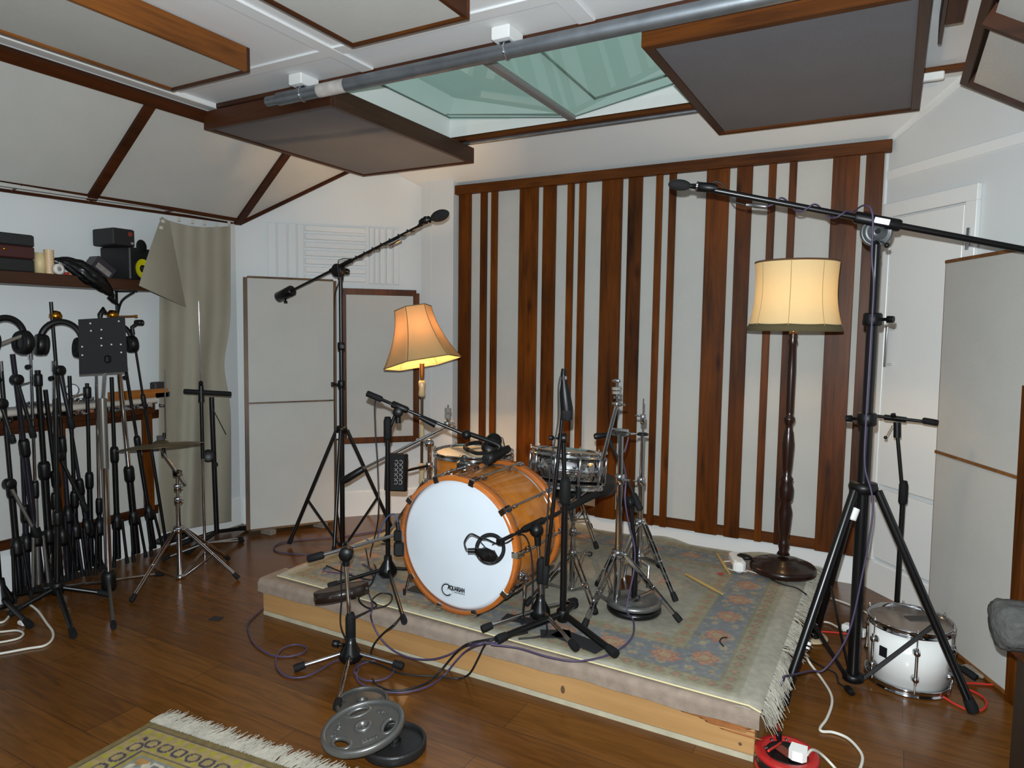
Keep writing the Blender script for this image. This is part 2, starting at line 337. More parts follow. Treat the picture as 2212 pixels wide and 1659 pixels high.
s.bar((SX0, SY1-.004, ZL), (XM, SY1-.004, ZM), .006, .006); s.bar((XM, SY1-.004, ZM), (SX1, SY1-.004, ZR), .006, .006)
s.bar((XM+.20, SY0, ZM+.066), (XM+.20, SY1-.14, ZM+.035), .008, .01); s.bar((XM+.20, SY1-.15, ZM+.035), (SX1, SY1-.15, ZR-.02), .008, .01)
s.bar((SX0+.02, SY1-.07, ZL+.0), (XM-.05, SY1-.07, ZM+.004), .006, .008); s.bar((SX0+.002, SY0, ZL), (SX0+.002, SY1, ZL), .008, .008)
s.build('glazing_seal', sealm, win)
MB().box((XM, (SY0+SY1)/2, ZM-.004), (.05, SY1-SY0, .03), bev=.012).build('glazing_bar', mat('dull_aluminium', srgb(150,148,148), .5, .5), win)
# ------------------------------------------------------------------ door in the splayed right wall
def onR(x, y, off=0.0): return PL(x, y, nR, dR+off)
def Rw(s_, z, off=0.0): return AR+tR*s_+V(0,0,z)+nR*off
dr = bpy.data.objects.new('door_1', None); COL.objects.link(dr); dr.location = Rw(.33, 0); dr['o_'] = list(dr.location); dr['kind'] = 'structure'
def plate(mb, s0, s1, z0, z1, t, o=0.0): return mb.box(Rw((s0+s1)/2, (z0+z1)/2, o+t/2), (s1-s0, t, z1-z0), (tR, -nR, V(0,0,1)), bev=.003)
plate(MB(), .07, .52, .60, 2.03, .02, .001).build('door_leaf', WHITE2, dr)
plate(MB(), .07, .52, .19, .575, .02, .001).build('lower_leaf', WHITE2, dr)
mb = MB(); plate(mb, .0, .066, .17, 2.04, .024, .001); plate(mb, .526, .59, .17, 2.04, .024, .001); plate(mb, .0, .59, 2.04, 2.115, .024, .001); mb.build('door_frame', WHITE2, dr)
mb = MB(); a = onR(1917, 706, .06); c = onR(1911, 792, .06)
mb.tube([a, c], .0075, 10); mb.cyl(a-V(0,0,.012), a-V(0,0,.012)-nR*.045, .006); mb.cyl(c+V(0,0,.012), c+V(0,0,.012)-nR*.045, .006); mb.build('door_handle', CHROME, dr)
mb = MB(); mb.tube([onR(2092, 492, .035), onR(2088, 540, .035)], .008, 8); mb.build('door_hinge', CHROME, dr)
mb = MB(); plate(mb, 0.0, 2.3, 2.245, 2.295, .008)
struct(mb, 'trim_6', WHITE2)
c0, c1 = V(-.07, 4.275, 2.46), V(.235, 3.95, 2.635)
mb = MB(); mb.bar(c0+nR*.006, c1+nR*.006, .012, .05, upv=(0,0,1)); struct(mb, 'trim_7', WHITE2)
# ------------------------------------------------------------------ stud battens (sound diffuser) on the splayed left wall
def onB(x, y, off=0.0): return PL(x, y, nB, dB+off)
df = thing('diffuser_panel', 'white painted wooden batten panel with upright and level slats on the corner wall', 'wall panel', AB+tB*.5+V(0,0,1.74))
def sB(x, y): return (onB(x, y)-AB).dot(tB)
zt, zb = 2.15, 1.735
mb = MB(); mb.box(AB+tB*((sB(576,480)+sB(862,480))/2)+V(0,0,(zt+zb)/2)+nB*.004, (sB(862,480)-sB(576,480)+.02, .008, zt-zb), (tB, -nB, V(0,0,1))); mb.build('back_board', WHITE, df)
for x0, x1 in ((579,597),(600,620),(623,640),(643,656),(797,806),(809,817),(820,831),(834,846),(849,861)):
    s0, s1 = sB(x0, 550), sB(x1, 550)
    MB().box(AB+tB*((s0+s1)/2)+V(0,0,(zt+zb)/2)+nB*.016, (s1-s0, .016, zt-zb-.01), (tB, -nB, V(0,0,1)), bev=.002).build('upright_slat', WHITE, df)
s0, s1 = sB(659,550), sB(790,550)
for i in range(7):
    z = zt-.03-i*.0585
    MB().box(AB+tB*((s0+s1)/2)+V(0,0,z)+nB*.016, (s1-s0, .018, .040), (tB, -nB, V(0,0,1)), bev=.003).build('level_slat', WHITE, df)
# ================================================================== FIXED JOINERY AND PANELS
# slatted back wall
sl = thing('slatted_wall_panel', 'big wall panel of dark stained uprights of mixed widths over pale fabric behind the drums', 'wall panel', (-1.45, YW, .165))
MB().box((-1.452, YW-.009, 1.305), (2.74, .014, 2.27)).build('fabric_backing', FAB, sl)
edges = [960+v/4.424 for v in (140,255,348,408,450,508,722,898,947,1070,1180,1242,1292,1355,1510,1706,1763,1897,2027,2090)]
edges += [1440+v/4.424 for v in (30,97,388,607,678,828,983,1055,1180,1252,1594,1853,1912,2087)]
for i in range(0, len(edges), 2):
    xa, xb = [PY(e, 415-.0966*(e-990), YW-.03).x for e in edges[i:i+2]]
    MB().box(((xa+xb)/2, YW-.025, 1.28), (xb-xa, .02, 2.23), bev=.002).build('upright_slat', DW_Z, sl)
MB().box((-1.451, YW-.035, 2.418), (2.79, .05, .064), bev=.003).build('top_rail', DW_X, sl)
MB().box((-1.46, YW-.022, .20), (2.74, .012, .062)).build('bottom_rail', DW_X, sl)
# fabric lining on the left slope
ls = thing('fabric_slope_lining', 'pale fabric ceiling lining with brown battens on the slope above the shelf', 'ceiling panel', (-3.72, 1.5, 2.12))
nS = V(.49, 0, -.61).normalized()      # faces into the room
a0, a1 = V(-4.022, 0, 2.136), V(-3.408, 0, 2.612)
def SLP(y, t, off=.02): return V(a0.x+(a1.x-a0.x)*t, y, a0.z+(a1.z-a0.z)*t)+nS*off
mb = MB(); mb.prism([SLP(-2.1,0,.012), SLP(3.30,0,.012), SLP(3.93,1,.012), SLP(-2.1,1,.012)], -nS*.01); mb.build('fabric', FAB, ls)
up_s = nS
for y0, y1 in ((2.30,2.30), (3.295,3.25), (1.30,1.31), (.30,.31)):
    MB().bar(SLP(y0,.0,.02), SLP(y1,.985,.02), .055, .02, upv=nS).build('batten', DW_Y, ls)
MB().bar(SLP(-2.1,.965,.026), SLP(3.6,.965,.026), .06, .03, upv=nS).build('top_rail', DW_Y, ls)
MB().bar(SLP(3.315,.02,.02), SLP(3.895,.98,.02), .02, .02, upv=nS).build('end_lipping', DW_Y, ls)
q0, q1 = PZ(0,392,2.134), PZ(514,478,2.134)
d_ = (q1-q0).normalized(); qs = q0-d_*3.5; kz = .045/1.95; zbk = lambda y: 2.134-max(0, (q1.y-y)*kz)
mb = MB(); mb.prism([V(qs.x,qs.y,2.134), V(q1.x,q1.y,2.134), V(-4.03,q1.y,2.134), V(-4.03,qs.y,zbk(qs.y))], (0,0,.010)); mb.build('underside', FAB, ls)
MB().bar(V(qs.x,qs.y,2.142), V(q1.x,q1.y,2.142), .016, .022).build('front_lipping', DW_Y, ls)
MB().bar(V(-4.030,qs.y,zbk(qs.y)-.006), V(-4.030,q1.y,2.128), .014, .016).build('back_lipping', DW_Y, ls)
for xx, xb_ in ((45,20), (208,170), (345,315)):
    a = PZ(xx, 405 if xx < 100 else (433 if xx < 300 else 462), 2.116); f_ = q0+d_*((a.y-q0.y)/d_.y); MB().bar(V(-4.03, a.y-.02, zbk(a.y)-.003), V(f_.x, a.y+.02, 2.131), .02, .006).build('underside_batten', DK_X, ls)
# ceiling clouds
def cloud(name, label, x0, x1, y0, y1, z0, z1, fab, mx_, my_, w=.028, grp=None):
    t = thing(name, label, 'acoustic panel', ((x0+x1)/2, (y0+y1)/2, z0), grp)
    MB().box(((x0+x1)/2, (y0+y1)/2, (z0+z1)/2+.004), (x1-x0-2*w+.004, y1-y0-2*w+.004, z1-z0-.012)).build('fabric', fab, t)
    for y in (y0+w/2, y1-w/2): MB().box(((x0+x1)/2, y, (z0+z1)/2), (x1-x0, w, z1-z0), bev=.002).build('frame_board', mx_, t)
    for x in (x0+w/2, x1-w/2): MB().box((x, (y0+y1)/2, (z0+z1)/2), (w, y1-y0-2*w, z1-z0), bev=.002).build('frame_board', my_, t)
    return t
cloud('ceiling_cloud', 'dark grey ceiling panel hanging left of the roof light below the pipe end', -3.405, -2.462, 2.585, 3.90, 2.5, 2.597, FABD, DK_X, DK_Y, .03)
cloud('ceiling_cloud', 'large dark grey ceiling panel covering the right half of the roof light', -.90, .056, 2.614, 3.952, 2.5, 2.588, FABD, DW_X, DK_Y, .038)
c1 = PZ(541,157,2.53); c2 = PZ(365,195,2.53)
cloud('ceiling_cloud', 'pale ceiling panel with a deep brown side board above the left slope', c2.x, c1.x, .2, c1.y, 2.53, 2.634, FAB, DK_X, DW_L, .018)
c1 = PZ(1015,42,2.53); c2 = PZ(762,104,2.53)
cloud('ceiling_cloud', 'pale ceiling panel at the top edge between the cover strips', c2.x, c1.x, .6, c1.y, 2.53, 2.634, FAB, DW_X, DW_Y, .018)
# tilted panel in the top right corner
e0 = PZ(2082,182,2.46); ex = V(1,0,-.62).normalized(); ey = V(0,-1,0); en = ex.cross(ey).normalized()
if en.z > 0: en = -en
t = thing('tilted_ceiling_panel', 'tilted pale fabric panel with a dark frame in the top right corner', 'acoustic panel', e0)
A = lambda s_, q, o: e0+ex*s_+ey*q-en*o
MB().prism([A(.03,.03,.012), A(.97,.03,.012), A(.97,1.37,.012), A(.03,1.37,.012)], -en*.06).build('fabric', FAB, t)
for p, q in ((A(0,.0,.04), A(0,1.4,.04)), (A(1,.0,.04), A(1,1.4,.04))): MB().bar(p, q, .03, .09, upv=en).build('frame_board', DK_Y, t)
for p, q in ((A(.015,.012,.03), A(.985,.012,.03)), (A(.015,1.39,.03), A(.985,1.39,.03)), (A(.015,.72,.003), A(.985,.72,.003))): MB().bar(p, q, .024, .07 if p.z > 0 else .05, upv=en).build('frame_board', DK_X, t)
b0, b1 = PZ(2040,55,2.52), PZ(2080,48,2.52)
t = thing('ceiling_board', 'short dark brown board hanging under the ceiling right of the dark panel', 'board', ((b0.x+b1.x)/2, b0.y-.4, 2.52))
MB().box(((b0.x+b1.x)/2, b0.y-.4, 2.53), (b1.x-b0.x, .8, .02), bev=.002).build('bottom_board', DW_Y, t)
MB().box((b0.x-.006, b0.y-.33, 2.58), (.012, 1.05, .11)).build('side_board', DK_Y, t)
# steel pipe and its brackets
yp = 2.53; e1 = PY(578,217,yp); e2 = PY(1390,52,yp); sx = (e2.z-e1.z)/(e2.x-e1.x); zp = (e1.z+e2.z)/2
pt = thing('scaffold_pipe', 'grey galvanised steel pipe running under the ceiling across the roof light', 'pipe', (-1.2, yp, zp))
MB().tube([(e1.x,yp,zp),(e1.x+.10,yp,zp)], .024, 20).tube([(e1.x+.08,yp,zp),(1.2,yp,zp)], .031, 24).build('pipe', STEEL, pt)
xl0, xl1 = PY(690,195,yp).x, PY(748,183,yp).x
MB().tube([(xl0,yp,zp),(xl1,yp,zp)], .0318, 24, cap=False).build('paper_label', mat('torn_paper_label', srgb(196,190,184), .8, var=.5, vscale=22), pt)
for bx in (PY(655,205,yp).x, PY(1095,100,yp).x):
    k = MB().box((bx-.005, yp+.01, ZC-.026), (.085, .12, .052), bev=.004).build('bracket_block', WHITE2, pt)
    m_ = MB().torus((bx,yp,zp), (1,0,0), .033, .005, 24, 8).tube([(bx,yp,zp+.03),(bx,yp,ZC-.05)], .011, 10).box((bx,yp,ZC-.054),(.05,.05,.006)); m_.build('pipe_clamp', CHROME, pt)
yb = 3.826; q1 = V(PY(988,303,yb).x, yb, 2.612)
tag(MB().tube([(q1.x-.3,yb,q1.z+.0),(.14,yb,q1.z+.0)], .0135, 16).build('rail_tube', STEEL), 'thin steel tube along the far edge of the roof light', 'pipe')
tag(MB().box(PZ(2012,166,2.58), (.10,.03,.035), bev=.004).build('cable_clip', WPLAS), 'small white plastic box by the end of the brown board at top right', 'box')
# ------------------------------------------------------------------ free-standing screens
def panel(name, label, bl, br_, tl, tr_, fm_, mids, w=.022, th=.045, cat='acoustic screen', fab=FAB):
    bl, br_, tl, tr_ = map(Vector, (bl, br_, tl, tr_)); tr_ = tl+(br_-bl)*((tr_-tl).length/(br_-bl).length); n = (br_-bl).cross(tl-bl).normalized()
    if n.dot(EYE-bl) < 0: n = -n
    t = thing(name, label, cat, (bl+br_)/2)
    MB().prism([bl, br_, tr_, tl], -n*(th*.8)).build('fabric', fab, t)
    i_ = lambda p, q, r_: (p-q).normalized()*r_
    for p, q in ((bl,tl),(br_,tr_)): MB().bar(p-n*(th/2-.004), q-n*(th/2-.004), w, th+.006, upv=n.cross(q-p), bev=.002).build('frame_stile', fm_, t)
    for p, q in ((bl,br_),(tl,tr_)): MB().bar(p-n*(th/2-.004), q-n*(th/2-.004), th+.006, w, upv=(tl-bl), bev=.002).build('frame_rail', fm_, t)
    for f_ in mids:
        p, q = bl.lerp(tl, f_)+n*.003, br_.lerp(tr_, f_)+n*.003; MB().bar(p, q, .012, w*.8, upv=(tl-bl)).build('middle_rail', fm_, t)
    return t
bl, br_ = PZ(541,1146,.035), PZ(722,1125,.035); tl, tr_ = onB(534,598,.15), onB(724,605,.15)
pg = panel('acoustic_screen', 'tall pale fabric screen leaning on the corner wall beside the curtain', bl, br_, tl, tr_, GOLDW, [(1146-872)/(1146-598)], w=.014)
for x, y in ((575,1155),(688,1140)):
    p = PZ(x, y, .0); tag(MB().box((p.x-.0, p.y+.02, .0175), (.10,.05,.034), bev=.003).build('wood_block', mat('grey_wood_block', srgb(120,112,100), .8)), 'small grey wood block under the %s end of the leaning fabric screen' % ('left' if x < 600 else 'right'), 'block')
c_ = [onB(740,964,.05), onB(905.5,946.8,.05), onB(734,624,.05), onB(904.7,627,.05)]
zb = (c_[0].z+c_[1].z)/2; zt_ = (c_[2].z+c_[3].z)/2; s0, s1 = (c_[2]-AB).dot(tB), (c_[3]-AB).dot(tB)
Bw = lambda s_, z, o: AB+tB*s_+V(0,0,z)+nB*o
panel('framed_fabric_panel', 'fabric panel in a brown timber frame on the wall behind the bent lamp', Bw(s0+.02,zb+.02,.055), Bw(s1-.02,zb+.02,.055), Bw(s0+.02,zt_-.02,.055), Bw(s1-.02,zt_-.02,.055), DW_Z, [], w=.045, th=.04, cat='wall panel')
bl, br_ = PZ(2003,1360,.012), PZ(2177,1500,.012); tl = onR(2044,566,.05); d_ = br_-bl; tr_ = tl+d_*1.02
panel('acoustic_screen', 'tall pale fabric screen with brown edges leaning at the right behind the white drum', bl, br_, tl, tr_, wood('brown_lipping', srgb(84,50,24), srgb(134,88,44), 'Z', .4), [.485], w=.016)
# ------------------------------------------------------------------ drum riser
RX0, RX1, RY0, RY1, RZ = -2.655, -.335, 2.292, 3.86, .178
rs = thing('drum_riser', 'low pine-fronted platform under the rug and the drum kit', 'platform', ((RX0+RX1)/2, (RY0+RY1)/2, 0))
MB().box(((RX0+RX1)/2, RY0+.02, .098), (RX1-RX0, .04, .156), bev=.003).build('front_board', PINE, rs)
MB().box(((RX0+RX1)/2, RY0+.022, .010), (RX1-RX0-.004, .044, .020)).build('base_strip', mat('weathered_strip', srgb(176,168,144), .8, var=.3, vscale=20), rs)
for x in (RX0+.02, RX1-.02): MB().box((x, (RY0+RY1)/2+.02, .089), (.04, RY1-RY0-.04, .178)).build('side_board', PINE, rs)
MB().box(((RX0+RX1)/2, (RY0+RY1)/2, RZ-.009), (RX1-RX0, RY1-RY0, .016)).build('deck', PINE, rs)
kn = MB().ball((-1.03, RY0-.001, .06), .016, 10, (.55,.1,1.0)).ball((-.38, RY0-.001, .05), .006, 8, (1,.3,1)); kn.build('knot_mark', mat('dark_knot', srgb(92,66,42), .8), rs)
mb = MB()
random.seed(2)
for k in range(44):
    x = -.98+.62*(k/44)+random.uniform(-.02,.02); z = .142-.05*(k/44)**2+random.uniform(-.012,.008); w_ = random.uniform(.03,.09); h_ = random.uniform(.0015,.004)*(1 if k < 14 else 1.9)
    mb.ball((x, RY0-.0005, min(z,.16)), 1, 8, (w_, .0012, h_))
mb.build('stain_mark', mat('brown_wood_stain', srgb(150,92,44), .7, var=.4, vscale=30), rs)
# brown carpet underlay folded over the front edge
UL = mat('brown_underlay_carpet', srgb(150,134,120), .95, bump=.55, bscale=420, spec=.1, var=.35, vscale=26)
def ulay(u, v):
    x = RX0-.015+(RX1-RX0+.03)*u; wob = .003*math.sin(23*u)+.002*math.sin(57*u+1)
    if v < .45: return V(x, RY0+.16-.15*(v/.45), RZ+.006)
    t_ = (v-.45)/.55; a = min(1, t_/.5)*math.pi/2
    y = RY0+.01-.028*math.sin(a); z = RZ+.006-.028*(1-math.cos(a))-max(0, t_-.5)*2*(.034+wob)
    return V(x, y, z)
mb = MB().grid(ulay, 120, 40)
tag(mb.build('carpet_underlay', UL), 'brown carpet strip folded over the front edge of the drum platform', 'carpet')
# ------------------------------------------------------------------ rugs: woven colours set per knot
def rugmesh(name, P, nu, nv, colf, matl, label, loc):
    mb = MB().grid(P, nu, nv); ob = mb.build(name, matl, None, loc=loc)
    ca = ob.data.color_attributes.new('weave', 'FLOAT_COLOR', 'POINT'); cs = np.ones(((nu+1)*(nv+1), 4), dtype=np.float32); k = 0
    for j in range(nv+1):
        for i in range(nu+1): cs[k, :3] = colf(i/nu, j/nv); k += 1
    ca.data.foreach_set('color', cs.ravel()); return tag(ob, label, 'rug')
def hsh(a, b): return (math.sin(a*127.1+b*311.7)*43758.5453) % 1.0
def vn(x, y):
    i, j = math.floor(x), math.floor(y); f_, g_ = x-i, y-j; f_ = f_*f_*(3-2*f_); g_ = g_*g_*(3-2*g_)
    return (hsh(i,j)*(1-f_)+hsh(i+1,j)*f_)*(1-g_)+(hsh(i,j+1)*(1-f_)+hsh(i+1,j+1)*f_)*g_
S_ = lambda r, g, b: np.array(srgb(r,g,b)[:3])
FIELD, BLUE, OLIVE, RDC, YEL, BEI, DRK = S_(156,152,138), S_(112,120,132), S_(154,148,116), S_(184,100,78), S_(178,170,128), S_(186,181,166), S_(98,88,80)
mixc = lambda a, b, t: a+(b-a)*t
def floret(t, d, per, r_, k):           # 0..1 petal mask for a row of florets along t
    c = (round(t/per))*per; dx, dy = t-c, d; R = math.hypot(dx, dy*1.25); th = math.atan2(dy, dx)
    return R, r_*(1+.16*math.cos(k*th))
QX0, QX1, QY0, QY1 = -2.60, -.318, 2.285, 3.88
def rugcol(u, v):
    x = QX0+(QX1-QX0)*u; y = QY0+(QY1-QY0)*v
    a, a2, b, b2 = (QX1-x)-.075, (x-QX0)-.04, y-QY0-.02, QY1-y-.02
    d = min(a, a2, b, b2); t = y if d in (a, a2) else x
    n = vn(x*14, y*14)*.5+vn(x*41, y*41)*.5
    if d < 0: c = BEI
    elif d < .022: c = mixc(OLIVE, BEI, .35)
    elif d < .075:
        c = OLIVE; R, q = floret(t, d-.048, .062, .016, 4)
        if R < q: c = mixc(RDC, OLIVE, .45)
        elif R < q*1.25: c = DRK*1.1
    elif d < .082: c = mixc(OLIVE, DRK, .5)
    elif d < .252:
        c = BLUE; dd = d-.167; R, q = floret(t+.05, dd, .215, .055, 8)
        if R < q*.45: c = mixc(YEL, RDC, .3)
        elif R < q*.62: c = RDC*.9
        elif R < q*.8: c = mixc(YEL, RDC, .35)
        elif R < q: c = RDC
        else:
            for off, s_ in ((.10, .05), (.05, -.055), (.16, -.045), (.16,.035)):
                R2, q2 = floret(t+off, dd-s_, .215 if off < .12 else .108, .017, 5)
                if R2 < q2*.45: c = RDC*.9
                elif R2 < q2: c = mixc(YEL, BLUE, .25)
            if vn(x*60, y*60) > .72: c = mixc(c, YEL, .45)
    elif d < .259: c = mixc(OLIVE, DRK, .4)
    elif d < .318:
        c = OLIVE*.97; R, q = floret(t, d-.288, .075, .018, 4)
        if R < q: c = mixc(RDC, OLIVE, .4)
        elif R < q*1.3: c = mixc(OLIVE, DRK, .5)
    elif d < .326: c = mixc(FIELD, OLIVE, .6)
    else:
        c = FIELD; cx_, cy_ = round(x/.24)*.24, round(y/.2)*.2
        ox, oy = (hsh(cx_*9,cy_*7)-.5)*.1, (hsh(cx_*5,cy_*3)-.5)*.08; R = math.hypot(x-cx_-ox, (y-cy_-oy)*1.3); th = math.atan2(y-cy_-oy, x-cx_-ox)
        if hsh(cx_*3, cy_*11) > .35 and R < .03*(1+.6*math.cos(3*th)): c = mixc(RDC if hsh(cx_,cy_) > .4 else DRK, FIELD, .3)
        if vn(x*9+5, y*9) > .66: c = mixc(c, DRK, .22)
    worn = vn(x*3.1+2, y*3.1); c = mixc(c, FIELD*.92, .30+.25*worn)
    return c*(.72+.30*n)
RUGZ = RZ+.022
def rugP(u, v):
    x = QX0+(QX1-QX0)*u; y = QY0+(QY1-QY0)*v; z = RUGZ+.0015*math.sin(9*x)*math.sin(7*y)
    y += (.05*(1-u))*(1-v)              # front edge runs a little askew
    if x > RX1-.02: q = (x-RX1+.02); z -= q*q*9
    if v > .93: z += .022*((v-.93)/.07)*max(0, math.sin(11*x+1.2))
    if v < .03: z -= .010*(1-v/.03)**2
    return V(x, y, z)
RUGM = attrmat('worn_wool_pile', .95, .5, 420)
rg = rugmesh('patterned_rug', rugP, 380, 265, rugcol, RUGM, 'worn oriental rug with blue grey border spread over the drum platform', (-1.45, 3.0, RUGZ))
FRM = mat('cotton_fringe', srgb(170,164,150), .9, var=.3, vscale=60)
def fringe(parent, pts_dirs, name='fringe'):
    mb = MB()
    for p, d1, ln, sag in pts_dirs:
        pp = [p, p+d1*(ln*.5)+V(random.uniform(-.006,.006), random.uniform(-.008,.008), -sag*.3), p+d1*ln+V(random.uniform(-.01,.01), random.uniform(-.016,.016), -sag)]
        mb.tube(pp, [.0022,.0019,.0010], 4, cap=False)
    ob = mb.build(name, FRM, parent); ob['kind'] = 'stuff'; return ob
random.seed(11)
L_ = []
for i in range(900):
    v = random.random(); p = rugP(1, v)+V(-.022+random.uniform(-.012,.01),0,.002); g = math.sin(v*46)+math.sin(v*19+2)+.7*math.sin(v*97)
    up_ = random.random() < .07 or (.30 < v < .42 and random.random() < .30) or (.52 < v < .60 and random.random() < .30)
    L_.append((p, V(-1 if up_ else 1, random.uniform(-.30,.30)+.28*g, .02 if up_ else .05), random.uniform(.04,.075) if up_ else random.uniform(.055,.10)*(.75 if v < .3 else 1), -.002 if up_ else random.uniform(.03,.075)+(.03 if v < .3 else 0)))
fringe(rg, L_)
mb = MB().tube([rugP(i/60, 0)+V(0,-.001,.003) for i in range(61)], .0035, 6); mb.build('edge_cord', mat('pale_edge_cord', srgb(204,192,150), .9), rg)
# front rug
fx0 = V(-2.246, 1.432, 0); fu = V(math.cos(.10), math.sin(.10), 0); fvv = V(.045, -1, 0).normalized()
GOLD, GRN, NAVY, CREAM, PNK, GREY = S_(150,134,72), S_(150,142,52), S_(70,66,74), S_(186,178,158), S_(158,134,110), S_(126,128,122)
FLU, FLV = 1.30, .95
def rug2col(u, v):
    x = FLU*u; y = FLV*v; d = min(x, FLU-x, y+.0, FLV-y); t = y if d in (x, FLU-x) else x
    n = vn(x*60, y*60)
    if d < .022: c = S_(118,102,66)
    elif d < .028: c = NAVY
    elif d < .125:
        c = mixc(PNK, GOLD, .6); ph = t/.062; R, q = floret(t, d-.045, .05, .013, 5)
        if R < q: c = GRN
        lx = (ph-round(ph))*.062; ly = d-.088; R2 = math.hypot(lx, ly)
        if .017 < R2 < .026 and ly > -.02: c = NAVY
        R, q = floret(t+.031, d-.112, .062, .011, 4)
        if R < q: c = GRN
    elif d < .132: c = NAVY*1.2
    elif d < .15: c = GOLD
    elif d < .156: c = GREY
    else:
        cx_ = round((x-.3)/.24)*.24+.3; cy_ = round((y-.28)/.24)*.24+.28; R = math.hypot(x-cx_, y-cy_); th = math.atan2(y-cy_, x-cx_); q = .085*(1+.18*math.cos(6*th))
        c = CREAM
        if R < q*.3: c = mixc(CREAM, GOLD, .4)
        elif R < q*.42: c = GOLD
        elif R < q*.78: c = mixc(GOLD, GREY, .5+.5*math.cos(12*th))
        elif R < q: c = GREY
        else:
            R3 = math.hypot(x-cx_-.12*(1 if x > cx_ else -1), y-cy_-.12*(1 if y > cy_ else -1))
            if R3 < .028: c = mixc(GOLD, RDC, .3)
            elif R3 < .045: c = GREY if math.cos(5*math.atan2(y-cy_, x-cx_)*3) > -.3 else CREAM
            elif vn(x*40, y*40) > .62: c = mixc(GREY, NAVY, .4)
    return c*(.82+.28*n)
def rug2P(u, v): p = fx0+fu*(FLU*u)+fvv*(FLV*v); return V(p.x, p.y, .009+.001*math.sin(8*u)*math.sin(6*v))
r2 = rugmesh('patterned_rug', rug2P, 260, 190, rug2col, RUGM, 'gold and cream patterned rug with white fringe on the floor at bottom left', tuple(fx0+V(.5,-.4,.009)))
L_ = []
for i in range(1100):
    u = random.random(); p = rug2P(u, 0); L_.append((p+V(0,0,.001+random.uniform(0,.004)), (-fvv+fu*(random.uniform(-.22,.12)+.15*math.sin(u*70))), random.uniform(.06,.092), random.uniform(.004,.007)))
fringe(r2, L_)
# scraps of tape
TAPE = mat('black_cloth_tape', srgb(22,22,24), .85)
def scrap(x, y, z, w, h, a, label):
    p = PZ(x, y, z); c, s = math.cos(a), math.sin(a)
    tag(MB().box((p.x, p.y, z+.0015), (w, h, .003), (V(c,s,0), V(-s,c,0), V(0,0,1))).build('tape_scrap', TAPE), label, 'tape')
scrap(467, 1337, .0, .055, .045, .3, 'small black tape square on the bare floor left of the platform')
for (x, y, w, h, a, l) in ((1120,1338,.13,.06,.1,'black tape patch on the rug left of the kick mic stand'), (1250,1385,.22,.08,-.25,'long black tape patch on the rug under the tall stand legs'), (1200,1370,.12,.07,.5,'black tape patch beside the kick mic stand base'), (905,1275,.10,.06,.0,'black tape patch on the rug left of the bass drum')):
    scrap(x, y, RUGZ+.004, w, h, a, l)

gd = (br_-bl).normalized(); gp = br_+gd*.045
t = tag(MB().bar(V(gp.x,gp.y,0), V(gp.x,gp.y,0)+(tr_-br_)*.70, .05, .05, upv=gd).build('timber_post', DW_Z), 'brown timber upright at the right edge beside the leaning fabric screen', 'post')
# ================================================================== SHARED PIECES FOR STANDS
RT = RUGZ+.004
def pole(t, a, b, r, m=None, name='pole', n=14):
    return MB().cyl(a, b, r, n).build(name, m or BLACK, t)
def foot(par, p, d, r=.012, ln=.04):
    d = Vector(d).normalized(); return MB().tube([p-d*ln, p-d*ln*.3, p], [r*.85, r, r*.9], 10).build('rubber_foot', RUBBER, par)
def leg(t, a, b, r=.009, m=None, fr=.013, fl_=.045, lift=True):
    a, b = Vector(a), Vector(b); d = (b-a).normalized(); b2 = b-d*.006+V(0,0,fr*.8 if lift else 0)
    k = MB().cyl(a, b2-d*fl_*.6, r, 12).build('leg', m or BLACK, t); foot(k, b2, d, fr, fl_); return k
def dleg(t, a, b, gap=.018, m=None, fr=.014):
    a, b = Vector(a), Vector(b); d = (b-a).normalized(); s = d.cross(V(0,0,1)).normalized(); b2 = b+V(0,0,fr*.7)
    k = MB()
    for q in (-1, 1): k.bar(a+s*(gap/2*q), b2+s*(gap*.35*q)-d*.02, .004, .013, upv=(0,0,1), bev=.001)
    k.cyl(a.lerp(b2,.5)-s*gap*.6, a.lerp(b2,.5)+s*gap*.6, .004, 8)
    o = k.build('leg', m or CHROME, t); foot(o, b2, d, fr, .04); return o
def dbrace(t, a, b, gap=.014, m=None):
    a, b = Vector(a), Vector(b); s = (b-a).cross(V(0,0,1)).normalized(); k = MB()
    for q in (-1, 1): k.bar(a+s*(gap/2*q), b+s*(gap/2*q), .0035, .010, bev=.001)
    return k.build('brace', m or CHROME, t)
def collar(t, c, r, h, m=None, name='collar', axis=(0,0,1)):
    c = Vector(c); return MB().lathe([(0,-h/2),(r*.86,-h/2),(r,-h*.38),(r,h*.38),(r*.86,h/2),(0,h/2)], c, axis, 18).build(name, m or BPLAS, t)
def knob(t, c, d, r=.012, ln=.03, m=None, name='knob'):
    d = Vector(d).normalized(); c = Vector(c); return MB().tube([c, c+d*ln*.5, c+d*ln*.5, c+d*ln], [r*.45, r*.45, r, r*.9], 12).build(name, m or BPLAS, t)
def wing(t, c, d, s=.022, m=None):
    d = Vector(d).normalized(); c = Vector(c); X, Y, Z = frame(d)
    return MB().cyl(c, c+d*s*.9, .005, 10).bar(c+d*s*.6-X*s*.55, c+d*s*.9+X*s*.55, .005, .012, upv=d, bev=.002).build('wing_bolt', m or CHROME, t)
def cone(t, c, r0_=.045, r1=.02, h=.085, m=None):
    return MB().lathe([(0,0),(r0_*.9,0),(r0_,.012),(r0_*.96,.03),(r1*1.25,h*.72),(r1,h),(0,h)], c, (0,0,1), 20).build('cast_base', m or BLACK, t)
